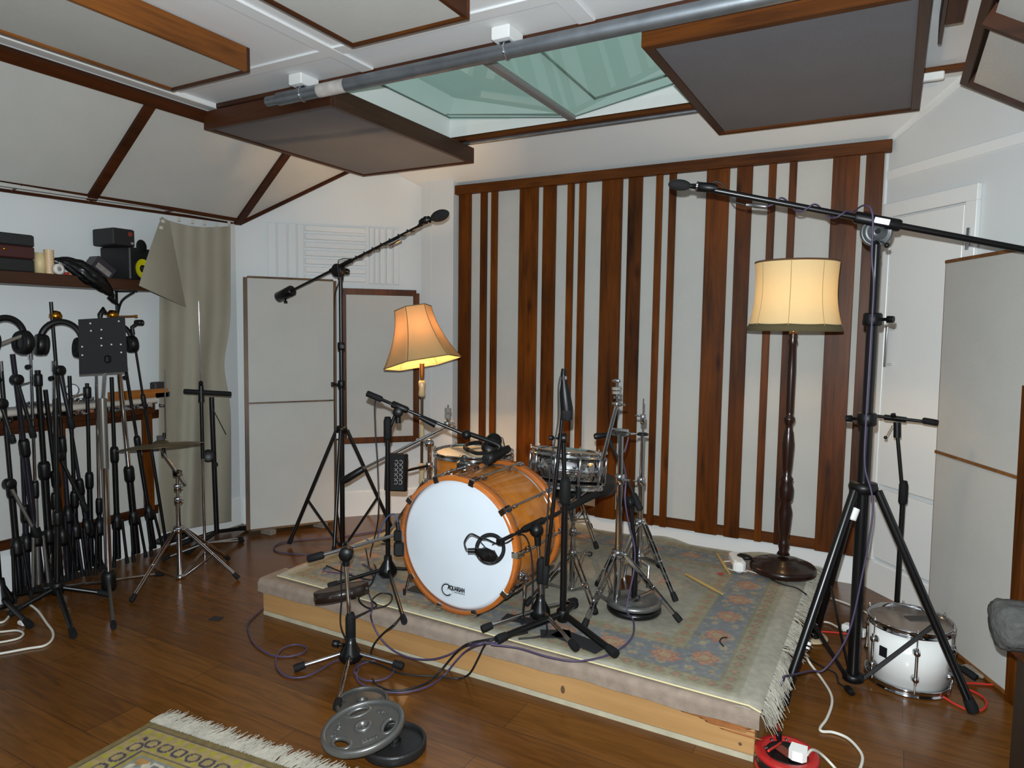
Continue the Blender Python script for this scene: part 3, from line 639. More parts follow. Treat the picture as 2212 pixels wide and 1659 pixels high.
def swivel(t, c, axis, r=.03, w=.03, m=None, name='boom_swivel'):
    c = Vector(c); a = Vector(axis).normalized(); return MB().lathe([(0,-w/2),(r*.9,-w/2),(r,-w*.4),(r,w*.4),(r*.9,w/2),(0,w/2)], c, a, 22).build(name, m or BPLAS, t)
def spiral(a, b, r, turns, n=12, ph=0.0):
    a, b = Vector(a), Vector(b); X, Y, Z = frame(b-a); N = int(turns*n)
    return [a.lerp(b, i/N)+X*(r*math.cos(2*math.pi*i/n+ph))+Y*(r*math.sin(2*math.pi*i/n+ph)) for i in range(N+1)]
def side(d): return Vector(d).cross(V(0,0,1)).normalized()
# ================================================================== DRUM KIT
# ---- bass drum
def ysolve(x, ya, yb, dz):
    a, b = ray(x, ya), ray(x, yb); return dz/(a.z/a.y-b.z/b.y)
yd = ysolve(987, 1035, 1308, .548); bc = PY(987, 1171.5, yd)
BR = .276; bz = RT+.298; bc = V(bc.x, yd, bz)
bd = thing('bass_drum', 'amber maple bass drum with a white front head lettered in black', 'drum', (bc.x, bc.y+.2, RT))
AX = V(0,1,0); BD = .42
MB().lathe([(BR+.004,.02),(BR+.006,.03),(BR+.006,BD-.03),(BR+.004,BD-.02),(BR-.006,BD-.02),(BR-.006,.02),(BR+.004,.02)], bc, AX, 72).build('shell', MAPLE, bd)
for y0, nm in ((-.014,'hoop'), (BD-.034,'hoop')):
    MB().lathe([(BR+.004,y0),(BR+.020,y0+.003),(BR+.022,y0+.008),(BR+.022,y0+.042),(BR+.018,y0+.048),(BR+.004,y0+.048),(BR+.004,y0)], bc, AX, 72).build(nm, HOOPW, bd)
for y0, nm in ((0,'front_head'), (BD,'batter_head')):
    hd = MB().lathe([(0,y0),(BR-.012,y0),(BR-.004,y0+.003 if y0 == 0 else y0-.003),(BR+.004,y0+.012 if y0 == 0 else y0-.012)], bc, AX, 72).build(nm, HEADW, bd)
    if y0 == 0: fh = hd
for q in (.052, BD-.055): MB().torus(bc+AX*q, AX, BR+.006, .004, 72, 8).build('metal_rim', CHROME, bd)
for k in range(10):
    a = math.radians(-20+36*k); ra = V(math.sin(a), 0, math.cos(a)); ta = V(math.cos(a), 0, -math.sin(a))
    R = BR+.024
    c = MB().box(bc+ra*(R+.002)+AX*.012, (.028, .050, .010), (ta, AX, ra), bev=.003).box(bc+ra*(R-.010)-AX*.016, (.026, .006, .030), (ta, AX, ra), bev=.002)
    cl = c.build('tension_claw', CHROME, bd)
    rr = bc+ra*(R+.006)
    MB().tube([rr-AX*.006, rr+AX*.03, rr+AX*(BD-.05), rr+AX*(BD+.005)], [.0035,.0035,.0035,.0035], 8).build('tension_rod', CHROME, bd)
    l = MB(); l.tube([rr+AX*.055, rr+AX*.075, rr+AX*.09, rr+AX*(BD-.11), rr+AX*(BD-.095), rr+AX*(BD-.075)], [.005,.0075,.0055,.0055,.0075,.005], 10)
    for q in (.09, BD-.11): l.box(bc+ra*(BR+.012)+AX*q, (.018,.024,.02), (ta, AX, ra), bev=.003)
    l.build('lug', CHROME, bd)
    MB().box(bc+ra*(R+.001)+AX*(BD-.018), (.028,.050,.010), (ta, AX, ra), bev=.003).build('tension_claw', CHROME, bd)
for sx, pa, pb in ((1, PV(1126,1212,(bc.x+.3, bc.y+.06)), None), (-1, None, None)):
    a = math.radians(112*sx); ra = V(math.sin(a), 0, math.cos(a)); p = bc+ra*(BR+.012)+AX*.085; e = V(p.x+sx*.035, p.y-.055, RT+.006)
    br_ = MB().ball(p, .024, 14, (.7,1,1)).cyl(p, p+ra*.03, .012).build('spur_bracket', CHROME, bd)
    s_ = MB().tube([p+ra*.022+V(0,0,.02), p.lerp(e,.45)+ra*.012, p.lerp(e,.46)+ra*.012, e], [.0075,.0075,.006,.006], 10).build('spur', CHROME, bd); MB().tube([e+V(0,0,.03), e+V(0,0,.004)], [.008,.006], 10).build('rubber_tip', RUBBER, s_)
mt = PY(1003, 1020, bc.y+.17); mt.z = bz+BR+.006
MB().box(mt+V(0,0,.022), (.06,.05,.044), bev=.008).box(mt+V(.0,-.005,.055), (.03,.03,.03), bev=.006).cyl(mt+V(.03,0,.03), mt+V(.06,0,.03), .008).build('tom_mount', CHROME, bd)
# lettering on the front head
INK = mat('black_print', srgb(14,14,18), .5)
def lettering(txt, size, loc, X, Y, m, par, name='lettering', align='CENTER', ext=.0004, sx=1.0, shear=0.0, bold=0.0, fitw=None):
    cu = bpy.data.curves.new('t', 'FONT'); cu.body = txt; cu.size = size; cu.align_x = align; cu.align_y = 'CENTER'; cu.extrude = ext; cu.shear = shear; cu.offset = bold; cu.resolution_u = 3
    ob = bpy.data.objects.new('t', cu); COL.objects.link(ob)
    dg = bpy.context.evaluated_depsgraph_get(); me = bpy.data.meshes.new_from_object(ob.evaluated_get(dg)); bpy.data.objects.remove(ob)
    X, Y = Vector(X).normalized(), Vector(Y).normalized(); Z = X.cross(Y); mb = MB(); loc = Vector(loc)
    if fitw: xs = [v.co.x for v in me.vertices]; sx = fitw/(max(xs)-min(xs))
    mb.add([loc+X*(v.co.x*sx)+Y*v.co.y+Z*(v.co.z+ext) for v in me.vertices], [tuple(p.vertices) for p in me.polygons]); bpy.data.meshes.remove(me)
    return mb.build(name, m, par)
lp = PY(985, 1274, yd-.0012); XX, ZZ = V(1,0,0), V(0,0,1)
lettering('AQUARIAN', .0265, lp+V(.001,0,.003), XX, ZZ, INK, fh, fitw=.0875, bold=.0012)
lettering('DRUMHEADS', .0095, lp+V(.0175,0,-.0125), XX, ZZ, INK, fh, fitw=.054)
rc = PY(965, 1274, yd-.0012); mb = MB()
for r_, w_ in ((.0245,.0052), (.0305,.0009)):
    N = 40; a0_, a1_ = (math.radians(38), math.radians(322)) if w_ > .002 else (0, 2*math.pi)
    for i in range(N):
        th, th2 = a0_+(a1_-a0_)*i/N, a0_+(a1_-a0_)*(i+1)/N
        P_ = lambda r, t: rc+V(r*math.cos(t), 0, r*math.sin(t))
        mb.add([P_(r_-w_/2,th), P_(r_+w_/2,th), P_(r_+w_/2,th2), P_(r_-w_/2,th2)], [(0,1,2,3)])
mb.build('ring_emblem', INK, fh)
# ---- generic upright drum
def drum(name, label, c, axis, R, H, shellm, n_lug, ph, rimw=.010, headm=None, loc=None, lug='tube', hoopm=None):
    c = Vector(c); Z = Vector(axis).normalized(); X, Y, _ = frame(Z); hoopm = hoopm or CHROME
    t = thing(name, label, 'drum', loc or c)
    prof = [(R-.006,.02),(R,.02),(R,H-.02),(R-.006,H-.02),(R-.006,.02)]
    if lug == 'bead': prof = [(R-.006,.02),(R,.02),(R,H*.46),(R+.005,H*.5),(R,H*.54),(R,H-.02),(R-.006,H-.02),(R-.006,.02)]
    MB().lathe(prof, c, Z, 64).build('shell', shellm, t)
    for z, s in ((H-.028,1), (0,-1)):
        MB().lathe([(R+.002,z),(R+.010,z),(R+.011,z+.004),(R+.007,z+.006),(R+.007,z+.022),(R+.012,z+.025),(R+.011,z+.029),(R+.003,z+.029),(R+.002,z)], c, Z, 64).build('hoop', hoopm, t)
    hz = H-.010; MB().lathe([(0,hz),(R-.008,hz),(R+.002,hz-.006)], c, Z, 64).build('batter_head', headm or HEADW, t)
    MB().lathe([(0,.010),(R-.008,.010),(R+.002,.014)], c, Z, 64).build('resonant_head', HEADW, t)
    for k in range(n_lug):
        a = ph+2*math.pi*k/n_lug; ra = X*math.cos(a)+Y*math.sin(a); ta = Z.cross(ra)
        p = c+ra*(R+.013)
        MB().tube([p+Z*(H-.005), p+Z*(H+.008), p+Z*(H+.008), p+Z*(H+.012)], [.0045,.0045,.003,.003], 8).tube([p+Z*(H-.02), p+Z*.02], .0028, 8).build('tension_rod', CHROME, t)
        l = MB()
        if lug == 'split':
            for z in (H*.70, H*.30):
                l = MB().lathe([(.0,.0),(.015,.0),(.015,.006),(.011,.012),(.011,.024),(0,.026)], c+ra*R+Z*z, ra, 18).tube([p+Z*(z+.022)+ra*.004, p+Z*(z-.022)+ra*.004], .0055, 10)
                if z > H*.5: l.tube([p+Z*H*.66+ra*.004, p+Z*H*.34+ra*.004], .0062, 10)
                if z > H*.5: l.build('lug', CHROME, t)
        else:
            l.tube([p+Z*H*.86, p+Z*H*.80, p+Z*H*.62, p+Z*H*.5, p+Z*H*.38, p+Z*H*.2, p+Z*H*.14], [.004,.007,.006,.0085,.006,.007,.004], 10); l.box(c+ra*(R+.006)+Z*H*.5, (.016,.02,.05), (ra, ta, Z), bev=.003)
        l.build('lug', CHROME, t)
    return t
# ---- floor tom behind the bass drum
ft = PD(1023, 975, 3.66); TH = .40; tz = ft.z+.006
TRANSH = mat('coated_drum_head', srgb(196,186,164), .55, var=.25, vscale=14)
tom = drum('floor_tom', 'amber maple tom drum behind the bass drum with headphones lying on it', (ft.x, ft.y, tz-TH), (0,0,1), .204, TH, MAPLE, 8, .25, headm=TRANSH, loc=(ft.x, ft.y, RT))
for a in (.55, 2.65, 4.75):
    p = V(ft.x+.222*math.cos(a), ft.y+.222*math.sin(a), 0)
    MB().box((p.x-.008*math.cos(a), p.y-.008*math.sin(a), tz-.16), (.03,.03,.05), bev=.005).build('leg_bracket', CHROME, tom)
    k = MB().cyl((p.x, p.y, tz-.06), (p.x, p.y, RT+.02), .006, 10).build('leg', CHROME, tom); MB().tube([(p.x,p.y,RT+.035),(p.x,p.y,RT)], [.010,.013], 10).build('rubber_foot', RUBBER, k)
# ---- snare drum on its stand
sc_ = PD(1229, 972, 3.47); sax = V(.02, .13, 1).normalized(); SH = .182; sR = .178
sbase = sc_-sax*SH
sn = drum('snare_drum', 'chrome snare drum on a stand in front of the slatted wall', sbase, sax, sR, SH, CHROME, 10, .1, lug='bead', headm=TRANSH)
kx = PD(1190, 1012, depth(sc_)-.185)
MB().box(kx, (.028,.014,.055), bev=.005).bar(kx+V(0,-.012,.02), kx+V(.005,-.02,-.035), .012, .006, bev=.002).build('snare_strainer', CHROME, sn)
sB_ = V(sbase.x+.005, sbase.y-.04, 0); fz_ = RT
f = [PZ(1136,1311,fz_), PZ(1287,1330,fz_), V(sB_.x+.03, sB_.y+.30, fz_)]
bx_ = (f[0]+f[1]+f[2])/3; sB_ = V(bx_.x, bx_.y, 0)
ss = thing('snare_stand', 'chrome three-legged stand carrying the snare drum', 'stand', (sB_.x, sB_.y, fz_))
hubz = PV(1233, 1195, sB_).z; lowz = PV(1228, 1272, sB_).z; topz = sbase.z-.055
pole(ss, V(sB_.x,sB_.y,lowz-.03), V(sB_.x,sB_.y,hubz+.06), .0125, CHROME); pole(ss, V(sB_.x,sB_.y,hubz+.05), V(sB_.x,sB_.y,topz-.06), .0095, CHROME, 'upper_pole')
collar(ss, V(sB_.x,sB_.y,hubz), .02, .03, CHROME); collar(ss, V(sB_.x,sB_.y,hubz+.10), .018, .035, CHROME, 'height_clamp'); wing(ss, V(sB_.x+.018,sB_.y-.005,hubz+.10), (1,-.3,0)); collar(ss, V(sB_.x,sB_.y,lowz), .018, .022, CHROME, 'brace_collar')
for p in f:
    d = (p-V(sB_.x,sB_.y,fz_)).normalized(); a = V(sB_.x,sB_.y,hubz)+d*.02
    dleg(ss, a, p, .024); dbrace(ss, V(sB_.x,sB_.y,lowz)+d*.016, a.lerp(p,.55))
bt = V(sB_.x, sB_.y, topz-.06); bc_ = V(sbase.x, sbase.y, topz-.02)
MB().tube([bt, bt.lerp(bc_,.5), bc_], .010, 12).lathe([(0,-.02),(.022,-.02),(.026,0),(.022,.02),(0,.02)], bc_, sax, 16).build('basket_neck', CHROME, ss)
X, Y, Z = frame(sax)
for k in range(3):
    a = .75+2*math.pi*k/3; ra = X*math.cos(a)+Y*math.sin(a); e = sbase+ra*(sR+.016)-sax*.012
    am = MB().tube([bc_, bc_+ra*.08+sax*.004, e-ra*.03-sax*.02, e], .006, 10).build('basket_arm', CHROME, ss)
    MB().tube([e-sax*.022+ra*.002, e+sax*.030+ra*.004], [.013,.011], 12).build('rubber_gripper', RUBBER, am)
# ---- throne behind the snare
th = PD(1240, 1030, 3.98); tB_ = V(th.x, th.y, 0)
dt = thing('drum_throne', 'black round drum stool on chrome legs behind the snare drum', 'stool', (th.x, th.y, RT))
zt = th.z; MB().lathe([(0,-.085),(.19,-.085),(.235,-.075),(.25,-.05),(.25,-.02),(.235,0),(.15,.012),(0,.014)], V(th.x,th.y,zt), (0,0,1), 40).build('seat', mat('black_vinyl', srgb(22,22,24), .4), dt)
MB().box((th.x,th.y,zt-.10), (.16,.10,.03), bev=.008).build('seat_clamp', CHROME, dt); pole(dt, V(th.x,th.y,zt-.10), V(th.x,th.y,RT+.10), .0135, CHROME); hz_ = RT+.30
collar(dt, V(th.x,th.y,hz_), .026, .035, CHROME); collar(dt, V(th.x,th.y,RT+.12), .022, .025, CHROME, 'brace_collar')
for a in (-2.2, -.55, 1.5):
    d = V(math.cos(a), math.sin(a), 0); p = V(th.x,th.y,RT)+d*.235; s_ = V(th.x,th.y,hz_)+d*.024; dleg(dt, s_, p, .022); dbrace(dt, V(th.x,th.y,RT+.12)+d*.02, s_.lerp(p,.5))
# ---- bass drum pedal behind the drum
bp_ = V(bc.x+.02, bc.y+BD+.10, RT)
if True:
    pdl = thing('bass_drum_pedal', 'chrome bass drum pedal at the back of the bass drum', 'pedal', bp_)
    MB().box(bp_+V(0,.1,.035), (.09,.26,.014), (V(1,0,0), V(0,.98,-.2), V(0,.2,.98)), bev=.004).build('footboard', CHROME, pdl)
    m_ = MB()
    for q in (-.07, .07): m_.tube([bp_+V(q,-.03,0), bp_+V(q,-.02,.20)], .008, 8)
    m_.cyl(bp_+V(-.07,-.02,.19), bp_+V(.07,-.02,.19), .007).build('pedal_frame', CHROME, pdl)
    k = MB().tube([bp_+V(0,-.02,.19), bp_+V(0,.05,.34)], .004, 8).build('beater_rod', CHROME, pdl); MB().cyl(bp_+V(0,.03,.34), bp_+V(0,.075,.335), .024).build('beater', mat('grey_felt', srgb(150,146,138), .95), k)
# ---- chrome cymbal stand right of the snare
def tripod_chrome(name, label, B, z0, hub_z, low_z, feet, rpole=.0145, cat='stand', gap=.02):
    t = thing(name, label, cat, (B.x, B.y, z0))
    MB().cyl((B.x,B.y,low_z-.05), (B.x,B.y,hub_z+.04), rpole, 16).build('lower_pole', CHROME, t)
    m_ = MB().lathe([(0,-.018),(rpole+.010,-.018),(rpole+.014,-.01),(rpole+.014,.01),(rpole+.010,.018),(0,.018)], (B.x,B.y,hub_z), (0,0,1), 18)
    m2 = MB().lathe([(0,-.012),(rpole+.006,-.012),(rpole+.010,0),(rpole+.006,.012),(0,.012)], (B.x,B.y,low_z), (0,0,1), 18)
    for p in feet:
        d = (V(p.x,p.y,0)-V(B.x,B.y,0)).normalized(); m_.ball(V(B.x,B.y,hub_z)+d*(rpole+.018), .011, 10); m2.ball(V(B.x,B.y,low_z)+d*(rpole+.012), .008, 10)
    m_.build('leg_collar', CHROME, t); m2.build('brace_collar', CHROME, t)
    for p in feet:
        d = (V(p.x,p.y,0)-V(B.x,B.y,0)).normalized(); a = V(B.x,B.y,hub_z)+d*(rpole+.018); dleg(t, a, p, gap); dbrace(t, V(B.x,B.y,low_z)+d*(rpole+.012), a.lerp(p,.52))
    return t
fs = [PZ(1470,1347,RT), PZ(1260,1362,RT)]; m_ = (fs[0]+fs[1])/2; d_ = (fs[1]-fs[0]); nn_ = V(d_.y, -d_.x, 0).normalized()
if nn_.y < 0: nn_ = -nn_
cB = PZ(1332,1318,RT); cB = V(cB.x, cB.y, 0); fs.append(V(cB.x,cB.y,RT)+nn_*.28)
cs = tripod_chrome('cymbal_stand', 'chrome boom cymbal stand without a cymbal in front of the slatted wall', cB, RT, PV(1335,1196,cB).z, PV(1330,1312,cB).z+.02, fs, .0155)
ztop = PV(1336, 935, cB).z; zmid = PV(1334, 1035, cB).z
pole(cs, V(cB.x,cB.y,PV(1335,1196,cB).z), V(cB.x,cB.y,zmid), .0145, CHROME, 'middle_pole'); pole(cs, V(cB.x,cB.y,zmid), V(cB.x,cB.y,ztop), .0115, CHROME, 'upper_pole')
collar(cs, V(cB.x,cB.y,zmid), .021, .045, CHROME, 'height_clamp'); wing(cs, V(cB.x+.02,cB.y,zmid), (1,-.2,0))
MB().box((cB.x-.005,cB.y,ztop), (.075,.03,.026), bev=.006).cyl((cB.x-.04,cB.y-.012,ztop+.012), (cB.x+.035,cB.y-.012,ztop+.012), .009).build('boom_clamp', CHROME, cs); wing(cs, V(cB.x+.035,cB.y,ztop), (1,-.3,.1), .03)
ba, bb = PV(1307, 992, cB)+V(0,-.03,0), PV(1338, 872, cB)+V(0,-.03,0)
MB().cyl(ba, bb, .0085, 12).build('boom_arm', CHROME, cs)
MB().ball(bb, .014, 12).cyl(bb-V(.02,0,0), bb+V(.02,0,0), .008).build('tilter', CHROME, cs); wing(cs, bb+V(.018,0,0), (1,-.2,.05), .018)
bt_ = PV(1337, 822, cB)+V(0,-.03,0)
MB().tube([bb, bb.lerp(bt_,.5), bt_], .004, 8).build('cymbal_rod', CHROME, cs)
u_ = (bt_-bb).normalized()
fe = mat('grey_felt_washer', srgb(120,116,110), .95)
for q0_, r_, m_, nm in ((.25,.014,CHROME,'cymbal_cup'), (.45,.019,fe,'felt_washer'), (.62,.020,fe,'felt_washer')): MB().cyl(bb+(bt_-bb)*q0_, bb+(bt_-bb)*(q0_+.12), r_, 16).build(nm, m_, cs)
MB().ball(bt_, .018, 14, (1.1,.5,.45)).build('wing_nut', CHROME, cs)
# ---- hi-hat stand
hB = PZ(1379, 1262, RT); hB = V(hB.x, hB.y, 0)
hf = [PZ(1460,1303,RT), PZ(1318,1300,RT), V(hB.x+.02,hB.y+.27,RT)]
hh = tripod_chrome('hi_hat_stand', 'chrome hi-hat stand with a bare thin rod behind the cymbal stand', hB, RT, PV(1385,1128,hB).z, PV(1382,1200,hB).z, hf, .013)
z1, z2, z3 = PV(1382,1040,hB).z, PV(1384,940,hB).z, PV(1386,861,hB).z
pole(hh, V(hB.x,hB.y,PV(1385,1128,hB).z), V(hB.x,hB.y,z1), .012, CHROME, 'middle_pole'); pole(hh, V(hB.x,hB.y,z1), V(hB.x,hB.y,z2), .0095, CHROME, 'upper_pole'); pole(hh, V(hB.x,hB.y,z2), V(hB.x,hB.y,z3), .0032, CHROME, 'pull_rod')
collar(hh, V(hB.x,hB.y,z1), .019, .04, CHROME, 'height_clamp'); wing(hh, V(hB.x-.018,hB.y,z1), (-1,-.2,0))
MB().lathe([(0,0),(.026,0),(.03,.006),(.02,.012),(0,.012)], (hB.x,hB.y,z2), (0,0,1), 20).build('seat_cup', BPLAS, hh)
zc_ = PV(1384,905,hB).z; collar(hh, V(hB.x,hB.y,zc_), .014, .045, CHROME, 'cymbal_clutch'); wing(hh, V(hB.x-.013,hB.y,zc_+.015), (-1,-.2,0))
MB().box((hB.x-.03,hB.y-.10,RT+.022), (.085,.24,.012), bev=.004).tube([(hB.x-.07,hB.y-.02,RT),(hB.x-.06,hB.y,RT+.10),(hB.x,hB.y,RT+.12)], .007, 8).tube([(hB.x+.05,hB.y-.02,RT),(hB.x+.05,hB.y,RT+.10),(hB.x,hB.y,RT+.12)], .007, 8).build('pedal', CHROME, hh)
# ---- chrome boom cymbal arm behind the bass drum at left
kB = V(-2.28, 3.16, 0)
kf = [V(kB.x+.26*math.cos(a), kB.y+.26*math.sin(a), RT) for a in (-.3, 1.8, 3.9)]
kc = PV(906, 958, kB); ks = tripod_chrome('cymbal_stand', 'chrome boom cymbal stand with a black counterweight grip left of the bass drum', kB, RT, RT+.34, RT+.12, kf, .0145)
pole(ks, V(kB.x,kB.y,RT+.34), V(kB.x,kB.y,kc.z-.12), .014, CHROME, 'middle_pole'); pole(ks, V(kB.x,kB.y,kc.z-.14), V(kB.x,kB.y,kc.z), .0115, CHROME, 'upper_pole')
collar(ks, V(kB.x,kB.y,kc.z-.13), .021, .045, CHROME, 'height_clamp'); wing(ks, V(kB.x+.02,kB.y,kc.z-.13), (1,-.3,0), .03)
kh = PD(982, 912, depth(kc)-.02); kt = PD(740, 1040, depth(kc)+.06); kg = PD(786, 1012, depth(kc)+.05)
MB().cyl(kg, kh, .0085, 12).build('boom_arm', CHROME, ks); MB().ball(V(kB.x,kB.y,kc.z), .028, 14, (1,1,.9)).build('boom_clamp', CHROME, ks); wing(ks, V(kB.x-.02,kB.y-.02,kc.z+.01), (-.4,-1,.4), .03)
MB().tube([kt, kt.lerp(kg,.2), kt.lerp(kg,.95), kg], [.018,.022,.020,.014], 16).build('counterweight_grip', BPLAS, ks)
k2 = PD(968, 882, depth(kh)); k1 = PD(966, 915, depth(kh))
MB().ball(k1, .020, 12).build('tilter', CHROME, ks); MB().cyl(k1, k2+V(0,0,.02), .0045, 8).build('cymbal_rod', CHROME, ks)
for q0_, r_, m_, nm in ((.35,.017,fe,'felt_washer'), (.72,.019,fe,'felt_washer')): MB().cyl(k1.lerp(k2,q0_), k1.lerp(k2,q0_+.3), r_, 16).build(nm, m_, ks)
# ---- white tom on the floor at right
wq = PZ(1956, 1507, 0); WR = .1465; wc = V(wq.x, wq.y, 0)+V(fw.x,fw.y,0).normalized()*0+(V(wq.x,wq.y,0).normalized())*(WR+.012)
WH = PV(1967, 1307, wc+V(wc.x,wc.y,0).normalized()*(WR+.01)).z
wt = drum('white_tom', 'white tom drum with chrome hoops standing on the floor at right', (wc.x, wc.y, .002), (0,0,1), WR, WH, WLAQ, 6, -1.95, lug='split', headm=mat('clear_drum_head', srgb(120,108,98), .2, var=.3, vscale=8))
a = math.radians(-128); ra = V(math.cos(a), math.sin(a), 0); ta = V(-ra.y, ra.x, 0)
MB().box(wc+ra*(WR+.0012)+V(0,0,WH*.56), (.034, .003, .042), (ta, ra, V(0,0,1)), bev=.004).build('maker_badge', mat('black_badge', srgb(22,22,26), .35), wt)
a = math.radians(25); MB().box(wc+V(.045,.040,WH-.006), (.13,.045,.004), (V(.85,.5,0).normalized(), V(-.5,.85,0).normalized(), V(0,0,1))).build('damping_pad', mat('dark_damping_pad', srgb(60,56,54), .8), wt)
# ================================================================== MICROPHONE STANDS
# ---- tall boom stand at left, behind the platform
def tall_stand(name, label, B, pxc, feet, y_collar, y_brace, y_clamps, y_piv, r_low, r_up, r_leg, clampdirs):
    t = thing(name, label, 'stand', (B.x, B.y, 0))
    zc, zb, zp = PV(pxc, y_collar, B).z, PV(pxc, y_brace, B).z, PV(pxc, y_piv, B).z; zs = [PV(pxc, y, B).z for y in y_clamps]
    X = lambda z: V(B.x, B.y, z)
    pole(t, X(zb-.02), X(zs[0]), r_low, BLACK, 'lower_pole'); pole(t, X(zs[0]-.02), X(zs[-1]), (r_low+r_up)/2, BLACK, 'middle_pole'); pole(t, X(zs[-1]-.02), X(zp), r_up, BLACK, 'upper_pole')
    MB().lathe([(0,-.022),(r_low*2.1,-.022),(r_low*2.3,0),(r_low*2.1,.018),(0,.018)], X(zc), (0,0,1), 20).build('leg_collar', BPLAS, t)
    collar(t, X(zb), r_low*1.7, .03, BPLAS, 'brace_collar')
    for z, d in zip(zs, clampdirs): collar(t, X(z), r_low*1.5, .05, BPLAS, 'height_clamp'); knob(t, X(z)+Vector(d)*r_low*1.3, d, .014, .045)
    for p in feet:
        d = (V(p.x,p.y,0)-V(B.x,B.y,0)).normalized(); a = X(zc-.01)+d*r_low*2.2; leg(t, a, p, r_leg, BLACK, r_leg*1.35, .05)
        m_ = a.lerp(p, .60); MB().bar(X(zb)+d*r_low*1.5, m_, .007, .016, bev=.002).build('brace', BLACK, t)
    return t, X(zp), zc
LB = V(-3.08, 3.31, 0)
lt, lp_, lzc = tall_stand('boom_microphone_stand', 'tall black tripod boom stand behind the left edge of the platform', LB, 740, [PZ(624,1180), PZ(721,1204), V(-2.83,3.56,0)], 926, 1176, (830, 748), 585, .0155, .0125, .0115, [(-.8,-.5,0), (.7,-.6,0)])
MB().box(PV(738,940,LB)+V(.0,-.035,.0), (.022,.004,.035)).build('paper_sticker', WPLAS, lt)
lm = PD(940, 471, 3.95); la = lp_+V(0,0,.03); ldir = (lm-la).normalized()
def on_px(a, d, px):                 # parameter s along a line whose picture column is px
    lo, hi = 0.0, 2.5
    f_ = lambda s: (lambda v: CX+FPX*v.dot(rt)/v.dot(fw)-px)(a+d*s-EYE)
    s0_ = f_(lo)
    for _ in range(50):
        mid = (lo+hi)/2
        if (f_(mid) > 0) == (s0_ > 0): lo = mid
        else: hi = mid
    return a+d*lo
le = on_px(la, -ldir, 632); lw = on_px(la, -ldir, 601)
MB().cyl(on_px(la,-ldir,604), la+ldir*((lm-la).length-.10), .0085, 14).build('boom_arm', BLACK, lt)
MB().tube([lw, lw.lerp(le,.04), lw.lerp(le,.96), le], [.030,.036,.036,.030], 24).build('counterweight', BLACK, lt); knob(lt, lw.lerp(le,.5)-V(0,0,.034), (.1,0,-1), .013, .028)
swivel(lt, lp_+V(0,-.02,.0), side(ldir), .042, .05); MB().tube([la-ldir*.09, la+ldir*.10], .0145, 16).build('boom_sleeve', BPLAS, lt)
knob(lt, lp_+side(ldir)*-.03, side(ldir)*-1, .02, .035); MB().tube([lp_-V(0,0,.06), lp_], .018, 14).build('swivel_neck', BPLAS, lt)
# flat oval microphone at its end
mdir = ldir
def oval_mic(name, label, c, d, L, w, th, tail, nrm):
    d = Vector(d).normalized(); n = Vector(nrm); n = (n-d*n.dot(d)).normalized(); s_ = d.cross(n)
    t = thing(name, label, 'microphone', c)
    MB().ball(c, 1, 28, (L/2, th/2, w/2), (d, n, s_)).build('grille', mat('black_wire_grille', srgb(16,16,18), .6, bump=.8, bscale=600), t)
    MB().ball(c, 1, 28, (L/2*.99, th*.30, w/2*1.05), (d, n, s_)).build('grille_band', BLACK, t)
    a = c-d*L*.46; b = c-d*(L*.46+tail)
    MB().tube([a, a.lerp(b,.2), a.lerp(b,.25), b.lerp(a,.2), b], [.010,.012,.020,.020,.014], 16).build('connector_body', BPLAS, t)
    MB().tube([a.lerp(b,.22), a.lerp(b,.28)], .0215, 16, cap=False).build('silver_ring', CHROME, t)
    return t
oval_mic('microphone', 'black oval microphone at the top of the tall left boom', lm+ldir*.035, ldir+V(0,0,-.12), .130, .062, .058, .085, (EYE-lm))
e_ = lm-ldir*.10
cpts = spiral(la+ldir*.12, e_-ldir*.06, .013, 7)+[e_+V(0,0,.03), e_+ldir*.03+V(0,0,.035), e_+ldir*.05+V(0,0,.0)]
cpts = [lp_+V(.0,-.05,-.14), lp_+V(.035,-.05,-.06), lp_+V(.03,-.05,.06)]+cpts
cable([V(LB.x-.02,LB.y-.03,.30), V(LB.x-.035,LB.y-.03,.9), V(LB.x-.03,LB.y-.03,1.5)]+cpts, .0032, 'microphone_cable', KCAB, 'black cable spiralled round the tall left boom arm', k=3)
x0 = la.lerp(e_, .62)-V(0,0,.02); MB_ = MB().tube([x0, x0+ldir*.09], .011, 14); tag(MB_.build('cable_connector', CHROME), 'silver cable connector under the tall left boom arm', 'connector')
# ---- tall heavy boom stand at right
RB = V(-.075, 3.008, 0)
rtl, rp_, rzc = tall_stand('boom_microphone_stand', 'heavy tall black boom stand with a geared wheel at the right', RB, 1866, [PZ(1688,1534), PZ(2104,1551), V(-.25,3.376,0)], 1052, 1466, (905, 690), 530, .0235, .0165, .0165, [(-1,-.3,0), (1,-.4,0)])
rsw = PV(1893, 497, RB)+V(0,-.02,0); rm = PD(1476, 398, 2.86); rend = PD(2300, 556, 2.52); rdir = (rm-rend).normalized(); rcen = on_px(rend, rdir, 1893)
MB().cyl(rend, rm-rdir*.13, .0125, 16).build('boom_arm', BLACK, rtl)
MB().tube([on_px(rend,rdir,1945), on_px(rend,rdir,1940), on_px(rend,rdir,1850), on_px(rend,rdir,1845)], [.021,.024,.024,.019], 18).build('boom_sleeve', BPLAS, rtl)
sd = side(rdir)
if sd.dot(EYE-rcen) < 0: sd = -sd
rsw = PL(1893, 501, sd, sd.dot(rcen)); MB().lathe([(0,-.012),(.052,-.012),(.058,-.006),(.058,.006),(.050,.010),(.046,.006),(.030,.006),(.028,.014),(0,.014)], rsw, sd, 32).build('tilt_wheel', mat('grey_cast_metal', srgb(92,94,96), .4, .6), rtl)
